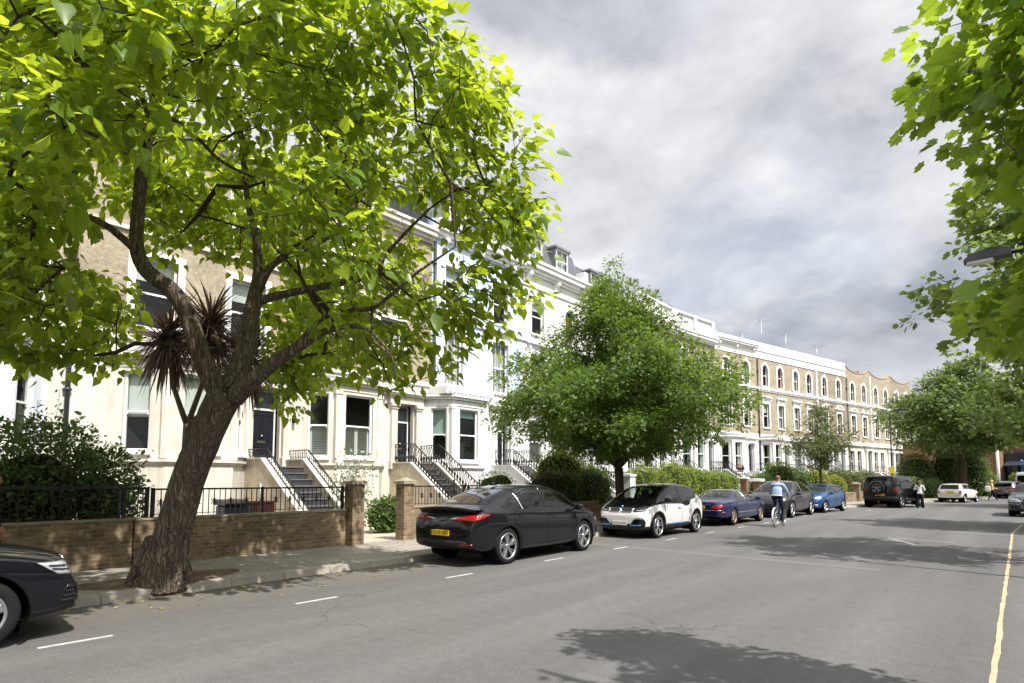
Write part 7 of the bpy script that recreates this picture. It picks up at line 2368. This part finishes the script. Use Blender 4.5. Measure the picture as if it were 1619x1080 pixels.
def suvcar(label, loc, rz, P, plate=None):
    c = Car(label, loc, rz, suv)
    c.glass('windscreen', 'Fc', v2(-.76, 1.12, .76, 1.12, .62, 1.52, -.62, 1.52)); c.glass('rear_window', 'Bc', v2(-.62, 1.12, .62, 1.12, .56, 1.5, -.56, 1.5), 'tint')
    c.glass('side_window', 'S', v2(.85, 1.05, .45, 1.36, .1, 1.49, -.12, 1.505, -.12, 1.07)); c.glass('side_window', 'S', v2(-.18, 1.07, -.18, 1.505, -.9, 1.48, -1.55, 1.32, -1.5, 1.12), 'tint')
    c.panel_part('door', 'S', v2(.86, .38, .92, .7, .88, 1.0, -.15, 1.04, -.15, .36)); c.panel_part('door', 'S', v2(-.15, .36, -.15, 1.04, -1.15, 1.06, -1.1, .80, -.95, .55, -.9, .36))
    c.panel_part('bonnet', 'Tc', v2(-.72, 1.12, .72, 1.12, .60, 2.07, -.60, 2.07), thr=.5)
    c.finish([P, M['plastic']], lambda C, N: (C[:, 2] < .34).astype(int))
    for f, p in c.mirror('F', v2(.42, .68, .74, .70, .82, .79, .76, .825, .46, .775)): c.patch('headlight', f, rpoly(p, .02), M['clear_lens'], .008, .02, .04)
    for f, p in c.mirror('S', v2(2.19, .685, 1.99, .70, 1.78, .845, 2.10, .825)): 
        o = c.patch('headlight', f, rpoly(p, .015), M['clear_lens'], .008, .02, .04)
        b = MB(); c.line(b, f, v2(2.14, .735, 1.93, .765), .010, .012); c.line(b, f, v2(2.13, .775, 1.90, .80), .010, .012); c.line(b, f, rpoly(p, .015), .005, .01, True); b.build('lamp_bar', M['lamp_black'], o)
    for f, p in c.mirror('F', v2(.44, .36, .76, .38, .80, .58, .52, .60)):
        o = c.patch('air_intake', f, rpoly(p, .03), M['gloss'], .006, .02, .05)
        b = MB()
        for i in range(4): c.line(b, f, v2(.50, .40 + i * .05, .79, .415 + i * .05) if p[0][0] > 0 else v2(-.50, .40 + i * .05, -.79, .415 + i * .05), .009, .012)
        b.build('intake_slat', M['plastic'], o)
    for f, p in c.mirror('S', v2(2.22, .40, 1.99, .38, 2.03, .50, 2.10, .585, 2.22, .60)):
        o = c.patch('air_intake', f, rpoly(p, .03), M['gloss'], .006, .02, .04)
        b = MB()
        for i in range(4): c.line(b, f, v2(2.21, .42 + i * .045, 2.03 + i * .018, .415 + i * .045), .009, .010)
        b.build('intake_slat', M['plastic'], o)
    q = MB()
    for f in 'RL': c.line(q, f, v2(2.15, .64, 1.72, .66), .0025, .0)
    q.build('seam', M['gap'], c.body)
    gp = v2(-.36, .42, .36, .42, .44, .62, .36, .84, -.36, .84, -.44, .62)
    o = c.patch('grille', 'F', rpoly(gp, .03), M['gloss'], .010, .02, .05)
    b = MB()
    for i in range(6): c.line(b, 'F', v2(-.38, .47 + i * .06, .38, .47 + i * .06), .008, .016)
    b.build('grille_bar', M['alloy_d'], o)
    b = MB(); c.line(b, 'F', rpoly(gp, .03), .012, .014, True); b.build('grille_surround', M['chrome'], o)
    if plate: c.plate('F', 0, .48, plate, 'plate_w', green=False, off=.03)
    c.mirrors(.84, 1.06, P)
    return c
suvcar('dark navy car cut off by the left edge, only its nose and front wheel showing', (-8.83, -.20), 0, P_NAVY)
c = suvcar('dark grey car facing us at the right edge of the road', (.53, 38.0), PI - R(3), paint('slate grey paint', (.055, .06, .075), .4), 'LV20 NXE')

# 9. cars far down the road
P_GREY = paint('silver grey paint', (.22, .23, .25), .6)
c = Car('silver grey car seen from behind at the end of the street by the van', (-.55, 71.0), -R(17), dict(suv, lev=2, Rr=.25))
c.glass('rear_window', 'Bc', v2(-.62, 1.10, .62, 1.10, .56, 1.45, -.56, 1.45), 'tint'); c.glass('side_window', 'S', v2(.85, 1.05, .45, 1.36, -.12, 1.5, -.9, 1.48, -1.55, 1.32, -1.5, 1.12), 'tint'); c.glass('windscreen', 'Fc', v2(-.76, 1.12, .76, 1.12, .62, 1.5, -.62, 1.5), 'tint')
c.finish([P_GREY, M['plastic']], lambda C, N: (C[:, 2] < .42).astype(int), cabin=True, seats=())
for f, p in c.mirror('B', v2(.25, .88, .82, .88, .84, 1.02, .30, .98)): c.patch('tail_light', f, rpoly(p, .03), M['red_lens'], .012, .02, .06)
for f, p in c.mirror('S', v2(-2.14, .90, -1.80, .96, -1.85, 1.04, -2.08, 1.02)): c.patch('tail_light', f, rpoly(p, .03), M['red_lens'], .012, .02, .06)
c = Car('dark car seen from behind, half hidden by the walker in the yellow top', (-2.55, 75.6), -R(18), dict(hatch, lev=2, rim='alloy_d'))
c.glass('rear_window', 'Bc', v2(-.56, 1.05, .56, 1.05, .50, 1.38, -.50, 1.38), 'tint'); c.glass('side_window', 'S', v2(.80, .98, .4, 1.25, -.2, 1.40, -.8, 1.37, -1.3, 1.22, -1.2, 1.05), 'tint'); c.glass('windscreen', 'Fc', v2(-.68, 1.06, .68, 1.06, .55, 1.38, -.55, 1.38), 'tint')
c.finish([P_BLACK, M['plastic']], None, seats=())
for f, p in c.mirror('B', v2(.5, .78, .76, .78, .78, .92, .55, .90)): c.patch('tail_light', f, rpoly(p, .03), M['red_lens'], .012, .02, .06)
# white van at the extreme right
sp = dict(top=v2(-2.6, .8, -2.58, 2.2, -2.5, 2.38, -2.2, 2.43, .9, 2.43, 1.3, 2.30, 1.9, 1.50, 2.1, 1.30, 2.5, 1.10, 2.62, .6), belt=v2(-2.6, .78, -2.5, 1.25, 1.6, 1.22, 2.2, 1.05, 2.62, .56), wm=v2(-2.6, .93, -2.4, .98, 0, 1.0, 2.0, .98, 2.62, .80), wr=v2(-2.6, .84, -2, .86, 1.0, .86, 2.0, .86, 2.62, .7),
          zb=v2(-2.6, .42, 0, .25, 2.62, .3), crown=v2(-2.6, .05, 2.6, .05), ax=(1.65, -1.6), R=.34, Rw=.40, Rr=.22, tw=.22, cab=(1.9, .4), dash=1.2, spokes=(5, 'wide'), rim='alloy_d', lev=2)
c = Car('white van half cut by the right edge below the blue sign', (1.25, 78.4), -R(16), sp, 'cars parked along the street', 'parked_van', 'van')
c.glass('windscreen', 'Fc', v2(-.82, 1.42, .82, 1.42, .78, 2.2, -.78, 2.2), 'tint'); c.glass('side_window', 'S', v2(1.65, 1.38, 1.2, 2.0, .6, 2.05, .6, 1.38), 'tint'); c.glass('rear_window', 'B', v2(.08, 1.4, .78, 1.4, .74, 2.05, .08, 2.05), 'tint')
c.finish([P_WHITE, M['plastic']], lambda C, N: (C[:, 2] < .5).astype(int), seats=(.9,))
for f, p in c.mirror('B', v2(.84, .9, .93, .9, .92, 1.5, .84, 1.5)): c.patch('tail_light', f, p, M['red_lens'], .012, .02, .06)

# ------------------------------------------------------------------ people and the bicycle
M['skin'] = mat('skin', (.50, .27, .19), .55, spec=.4, var=.06, vscale=20)
M['skin_tan'] = mat('tanned skin', (.34, .18, .12), .55, spec=.4, var=.06, vscale=20)
M['hair_dark'] = mat('dark hair', (.012, .010, .009), .5, var=.3, vscale=40)
M['hair_brown'] = mat('auburn hair', (.16, .07, .035), .55, var=.3, vscale=40)
M['hair_blond'] = mat('fair hair', (.55, .42, .24), .6, var=.2, vscale=40)
M['hair_ginger'] = mat('cropped ginger grey hair', (.20, .10, .065), .8, var=.2, vscale=60)
M['shirt_blue'] = mat('pale blue jacket', (.30, .40, .56), .75, spec=.3, var=.12, vscale=7, bump=.4, bscale=14)
M['navy'] = mat('navy trousers', (.016, .020, .045), .85, spec=.2, var=.2, vscale=6)
M['black_cloth'] = mat('black cloth', (.010, .010, .012), .9, spec=.2)
M['white_cloth'] = mat('white blouse', (.70, .69, .67), .85, spec=.2, var=.06, vscale=9, bump=.4, bscale=16)
M['yellow_cloth'] = mat('straw yellow top', (.62, .46, .22), .85, spec=.2, var=.10, vscale=9, bump=.4, bscale=16)
M['bag'] = mat('pale canvas bag', (.50, .47, .41), .9, spec=.1, var=.08, vscale=8)
M['shoe'] = mat('dark shoe', (.012, .012, .012), .5)
M['tan_shoe'] = mat('tan shoe', (.42, .26, .15), .6)
M['eye'] = mat('eye', (.02, .015, .012), .1)
M['lip'] = mat('lip', (.35, .12, .10), .5)


def limb_pose(H, **k):
    """joint table of an upright figure facing +y; k overrides single joints"""
    J = dict(pelvis=(0, 0, .53), waist=(0, .0, .62), chest=(0, -.005, .735), neck=(0, -.01, .835), skull0=(0, .005, .875), skull1=(0, .012, .925), skull2=(0, .005, .972))
    for s, n in ((-1, 'L'), (1, 'R')):
        J.update({'sh' + n: (s * .108, -.01, .805), 'el' + n: (s * .145, -.02, .63), 'wr' + n: (s * .150, .03, .48), 'pa' + n: (s * .150, .045, .44),
                  'hip' + n: (s * .055, 0, .50), 'kn' + n: (s * .060, .012, .285), 'an' + n: (s * .062, -.015, .04), 'toe' + n: (s * .068, .085, .018)})
    J = {a: tuple(x * H for x in b) for a, b in J.items()}
    J.update(k)
    return J


RAD = dict(pelvis=(.150, .105), waist=(.130, .095), chest=(.160, .11), neck=(.046, .048), skull0=(.064, .080), skull1=(.098, .124), skull2=(.075, .090), sh=(.062, .062), el=(.044, .044), wr=(.028, .028), pa=(.036, .020), hip=(.090, .092), kn=(.060, .062), an=(.042, .044), toe=(.036, .028))


def person(label, loc, rz, J, cl, sc=1.0, rad=None, group=None, hair=None, seat=None, fat=1.0, scale=1.0, hem=None):
    o = empty('person', loc, rz); tag(o, label, 'person', group); o.scale = (scale,) * 3
    Rd = dict(RAD); Rd.update(rad or {})
    names = ['pelvis', 'waist', 'chest', 'collar', 'neck', 'skull0', 'skull1', 'skull2']
    J['collar'] = tuple(Vector(J['chest']).lerp(Vector(J['neck']), .62)); Rd.setdefault('collar', (.085, .075))
    V = [J[n] for n in names]; Rr = [Rd[n] for n in names]; E = [(i, i + 1) for i in range(7)]
    seg = [('top' if i < 3 else 'skin') for i in range(7)]; seg[0] = 'mid'
    def addp(p, r, par, m):
        V.append(tuple(p)); Rr.append(r); E.append((par, len(V) - 1)); seg.append(m); return len(V) - 1
    for n in 'LR':
        s = -1 if n == 'L' else 1
        a = addp(J['sh' + n], Rd['sh'], 3, 'top'); b = addp(J['el' + n], Rd['el'], a, 'top'); c = addp(J['wr' + n], Rd['wr'], b, 'sleeve'); d = addp(J['pa' + n], Rd['pa'], c, 'skin')
        wr, pa = Vector(J['wr' + n]), Vector(J['pa' + n])
        ax = (pa - wr).normalized(); side = ax.cross(Vector((s, 0, 0)));
        side = side.normalized() if side.length > .2 else Vector((0, 1, 0))
        inn = ax.cross(side).normalized() * -s
        for i, (o_, l_) in enumerate(((-.028, .060), (-.010, .075), (.009, .070), (.027, .055))):
            e = addp(pa + side * o_ + ax * .035, (.010, .010), d, 'skin')
            f = addp(Vector(V[e]) + ax * l_ * .5 + inn * .008, (.0095, .0095), e, 'skin'); addp(Vector(V[f]) + ax * l_ * .35 + inn * .022, (.008, .008), f, 'skin')
        e = addp(wr.lerp(pa, .6) + side * .034, (.012, .012), d, 'skin'); addp(Vector(V[e]) + ax * .045 + side * .012 + inn * .01, (.010, .010), e, 'skin')
        h = addp(J['hip' + n], Rd['hip'], 0, 'leg'); k_ = addp(J['kn' + n], Rd['kn'], h, 'leg'); a_ = addp(J['an' + n], Rd['an'], k_, 'leg'); addp(J['toe' + n], Rd['toe'], a_, 'shoe')
    me = bpy.data.meshes.new('body'); me.from_pydata(V, E, [])
    ob = bpy.data.objects.new('tmp', me); col.objects.link(ob)
    sk = ob.modifiers.new('skin', 'SKIN'); sk.branch_smoothing = .4
    for i, r in enumerate(Rr):
        me.skin_vertices[0].data[i].radius = (r[0] * fat, r[1] * fat) if i < 4 else r
        me.skin_vertices[0].data[i].use_root = (i == 0)
    sb = ob.modifiers.new('sub', 'SUBSURF'); sb.levels = 3
    dg = bpy.context.evaluated_depsgraph_get()
    bm_ = bpy.data.meshes.new_from_object(ob.evaluated_get(dg))
    bpy.data.objects.remove(ob)
    bm_.name = 'body'
    keys = ['skin', 'top', 'mid', 'sleeve', 'leg', 'shoe']
    bm_.materials.clear()
    for k_ in keys: bm_.materials.append(M[cl[k_]])
    A = np.array([V[a] for a, b in E]); B = np.array([V[b] for a, b in E]); AB = B - A
    for p in bm_.polygons:
        c = np.array(p.center[:]); t_ = np.clip(((c - A) * AB).sum(1) / np.maximum((AB * AB).sum(1), 1e-9), 0, 1)
        dd = np.linalg.norm(c - A - AB * t_[:, None], axis=1)
        rr = np.array([max(Rr[b]) for a, b in E])
        j = int(np.argmin(dd - rr * .5))
        m = seg[j]
        if m == 'mid': m = 'mid' if t_[j] < .6 else 'top'
        if m == 'skin' and j == 3 and t_[j] < .55: m = 'top'
        if m in ('mid', 'leg') or (m == 'top' and seg[j] in ('top', 'mid') and j < 3):
            hz = hem if hem is not None else J['pelvis'][2] - .02
            m = ('mid' if cl['mid'] != cl['leg'] else 'top') if c[2] > hz else 'leg'
        p.material_index = keys.index(m); p.use_smooth = True
    link('body', bm_, o)
    # face and hair
    hd = Vector(J['skull1']); up = (Vector(J['skull2']) - Vector(J['skull0'])).normalized(); fwd = Vector((0, 1, 0)); fwd = (fwd - up * fwd.dot(up)).normalized(); rt = fwd.cross(up)
    q = MB(); P = lambda a, b, c: tuple(hd + rt * a + fwd * b + up * c)
    q.blob(P(0, .090, -.024), (.014, .020, .022), 2.2, 8, 6); q.blob(P(-.078, -.005, -.015), (.010, .02, .03), 2.2, 8, 6); q.blob(P(.078, -.005, -.015), (.010, .02, .03), 2.2, 8, 6)
    f = q.build('face', M[cl['skin']], o)
    q = MB()
    for s in (-1, 1): q.blob(P(s * .032, .080, .006), (.012, .009, .007), 2, 8, 5)
    q.build('eyes', M['eye'], f)
    q = MB(); q.blob(P(0, .080, -.060), (.024, .010, .008), 2, 8, 5); q.build('mouth', M['lip'], f)
    if hair:
        hm, kind = hair
        q = MB()
        q.blob(P(0, -.030, .032), (.086, .098, .084), 2.2, 16, 10)
        if kind == 'long':
            q.blob(P(0, -.075, -.10), (.085, .05, .16), 2.3, 12, 9); q.blob(P(.0, -.085, -.20), (.075, .04, .12), 2.3, 12, 9)
        if kind == 'bob': q.blob(P(0, -.04, -.02), (.088, .075, .10), 2.3, 12, 9)
        q.build('hair', M[hm], o)
    return o


H = 1.70
# the cyclist rides away from us; his bicycle is a thing of its own
bx, by, bh = -6.80, 23.15, .03
b = empty('bicycle', (bx, by, 0), bh); tag(b, 'bicycle with pale mudguards ridden down the road by the man in pale blue', 'bicycle')
for y, nm in ((-.53, 0), (.55, 1)):
    wq = empty('wheel', (0, y, .345)); wq.parent = b
    q = MB(); t_ = [(0, .33 * math.cos(a), .33 * math.sin(a)) for a in [2 * PI * i / 36 for i in range(37)]]; q.tube(t_, .017, 8, 0, False); q.build('tyre', M['rubber'], wq)
    q = MB(); t_ = [(0, .310 * math.cos(a), .310 * math.sin(a)) for a in [2 * PI * i / 36 for i in range(37)]]; q.tube(t_, .013, 6, 0, False); q.build('rim', M['steel'], wq)
    q = MB()
    for i in range(24):
        a = 2 * PI * i / 24; q.tube([((-1) ** i * .03, .02 * math.cos(a), .02 * math.sin(a)), (0, .31 * math.cos(a), .31 * math.sin(a))], .0025, 3, 0, False)
    q.tube([(-.05, 0, 0), (.05, 0, 0)], .02, 8); q.build('spokes', M['steel'], wq)
    q = MB(); a0, a1 = (R(10), R(190)) if nm == 0 else (R(-5), R(150))
    n_ = 16; pr = [a0 + (a1 - a0) * i / n_ for i in range(n_ + 1)]
    if nm == 0: pr = [PI - R(-10) - (R(195)) * i / n_ for i in range(n_ + 1)]
    vs = []
    for a in pr:
        for x, r in ((-.03, .355), (0, .368), (.03, .355)): vs.append((x, y + r * math.cos(a), .345 + r * math.sin(a)))
    q.add(vs, [(3 * i + j, 3 * i + 3 + j, 3 * i + 4 + j, 3 * i + 1 + j) for i in range(n_) for j in (0, 1)], 0, True); q.build('mudguard', M['plate_w'], b)
q = MB()
bb, st, hd, ra, fa = (0, -.08, .28), (0, -.24, .80), (0, .40, .88), (0, -.53, .345), (0, .55, .345)
for a, c, r in ((bb, st, .017), (st, (0, .38, .78), .016), (bb, (0, .41, .70), .019), ((0, .41, .70), hd, .02), ((0, -.24, .80), (0, -.27, .93), .013)): q.tube([a, c], r, 8)
for s in (-1, 1): q.tube([(s * .02, -.10, .28), (s * .05, -.53, .345)], .010, 6); q.tube([(s * .015, -.24, .78), (s * .05, -.53, .345)], .008, 6); q.tube([(s * .03, .42, .70), (s * .05, .55, .345)], .011, 6)
q.build('frame', mat('grey blue bicycle frame', (.12, .15, .19), .3, .3), b)
q = MB(); q.tube([(0, .40, .86), (0, .37, 1.0)], .013, 8); q.tube([(-.28, .22, 1.03), (-.24, .34, 1.04), (0, .38, 1.01), (.24, .34, 1.04), (.28, .22, 1.03)], .012, 8); q.build('handlebar', M['steel'], b)
q = MB(); q.blob((0, -.28, .955), (.075, .13, .03), 2.4, 12, 7); q.build('saddle', M['black_cloth'], b)
q = MB(); q.lathe([(.09, -.006), (.09, .006)], 20, (.045, -.08, .28), 'x'); q.tube([(.06, -.08, .28), (.075, .02, .15)], .011, 6); q.tube([(-.06, -.08, .28), (-.075, -.18, .41)], .011, 6)
q.bbox(.075, .16, -.03, .07, .135, .155, .008); q.bbox(-.16, -.075, -.23, -.13, .40, .42, .008); q.build('crank', M['black_metal'], b)
J = limb_pose(1.76, pelvis=(0, -.27, 1.05), waist=(0, -.22, 1.22), chest=(0, -.12, 1.43), neck=(0, -.04, 1.60), skull0=(0, .0, 1.665), skull1=(0, .015, 1.755), skull2=(0, .0, 1.845),
              shL=(-.19, -.10, 1.53), shR=(.19, -.10, 1.53), elL=(-.30, .03, 1.27), elR=(.30, .03, 1.27), wrL=(-.28, .20, 1.09), wrR=(.28, .20, 1.09), paL=(-.275, .245, 1.06), paR=(.275, .245, 1.06),
              hipL=(-.10, -.22, 1.00), hipR=(.10, -.22, 1.00), knL=(-.14, .14, .80), knR=(.12, .06, .60), anL=(-.125, -.16, .50), anR=(.12, -.04, .24), toeL=(-.125, -.06, .435), toeR=(.12, .08, .185))
person('cyclist in pale blue jacket and navy trousers with cropped hair, seen from behind', (bx, by, 0), bh, J, dict(skin='skin', top='shirt_blue', mid='navy', sleeve='shirt_blue', leg='navy', shoe='tan_shoe'), hair=('hair_ginger', 'short'), hem=1.13, rad=dict(sh=(.072, .07), el=(.055, .055), wr=(.038, .038), chest=(.215, .135), waist=(.205, .135), pelvis=(.175, .125), collar=(.11, .085)))
cy = [ch for ch in col.objects if ch.name == 'person'][0]
q = MB(); t_ = [(.185 * math.cos(a), -.25 + .135 * math.sin(a), 1.125 - .02 * math.sin(a)) for a in [2 * PI * i / 28 for i in range(29)]]; q.tube(t_, .022, 8, 0, False); q.build('jacket_hem', M['white_cloth'], cy)
# woman at the open car door, back to us
J = limb_pose(1.66, elL=(-.27, .04, 1.08), wrL=(-.20, .22, 1.12), paL=(-.17, .27, 1.14), elR=(.27, .03, 1.06), wrR=(.24, .24, 1.14), paR=(.22, .29, 1.17), anL=(-.14, -.02, .06), anR=(.14, -.03, .06), toeL=(-.15, .13, .03), toeR=(.16, .12, .03), knL=(-.12, .02, .47), knR=(.12, .02, .47))
person('woman with auburn hair in white blouse and black trousers by the open car door', (-4.66, 43.6, 0), R(8), J, dict(skin='skin', top='white_cloth', mid='white_cloth', sleeve='white_cloth', leg='black_cloth', shoe='shoe'), hair=('hair_brown', 'long'), rad=dict(kn=(.085, .085), an=(.095, .095), el=(.06, .06), hip=(.095, .10), pelvis=(.165, .12)))
# walker crossing to the right, canvas bag at the hip
J = limb_pose(1.70, knL=(-.07, .16, .50), anL=(-.07, .26, .10), toeL=(-.07, .38, .06), knR=(.07, -.06, .48), anR=(.07, -.32, .14), toeR=(.07, -.22, .05), elL=(-.24, .05, 1.07), wrL=(-.16, .26, 1.0), paL=(-.14, .31, 1.0), elR=(.24, .0, 1.08), wrR=(.20, .22, .98), paR=(.19, .27, .97))
person('walker in straw yellow top and black trousers crossing the far road with a bag', (-1.72, 61.5, 0), -R(80), J, dict(skin='skin', top='yellow_cloth', mid='yellow_cloth', sleeve='yellow_cloth', leg='black_cloth', shoe='shoe'), hair=('hair_blond', 'bob'), fat=1.15)
o = empty('shoulder_bag', (-1.98, 61.25, .72), R(10)); tag(o, 'pale canvas bag hanging behind the walker in yellow', 'bag')
q = MB(); q.blob((0, 0, .24), (.20, .09, .25), 4, 14, 9); q.build('pouch', M['bag'], o)
q = MB(); q.tube([(-.14, 0, .45), (-.05, .08, .66), (.10, .1, .74)], .014, 6); q.tube([(.14, 0, .45), (.12, .08, .66), (.10, .1, .74)], .014, 6); q.build('strap', M['bag'], o)
# passer-by whose face comes in at the left edge, walking along the pavement
J = limb_pose(1.72, knL=(-.09, .18, .50), anL=(-.10, .30, .10), toeL=(-.1, .44, .06), knR=(.09, -.05, .47), anR=(.10, -.34, .16), toeR=(.1, -.24, .06), elR=(.25, -.06, 1.08), wrR=(.26, .1, .90), paR=(.26, .13, .84))
person('dark haired passer-by with only the face inside the left edge', (-11.64, 1.74, .12), 0, J, dict(skin='skin_tan', top='black_cloth', mid='black_cloth', sleeve='black_cloth', leg='navy', shoe='shoe'), hair=('hair_dark', 'bob'))
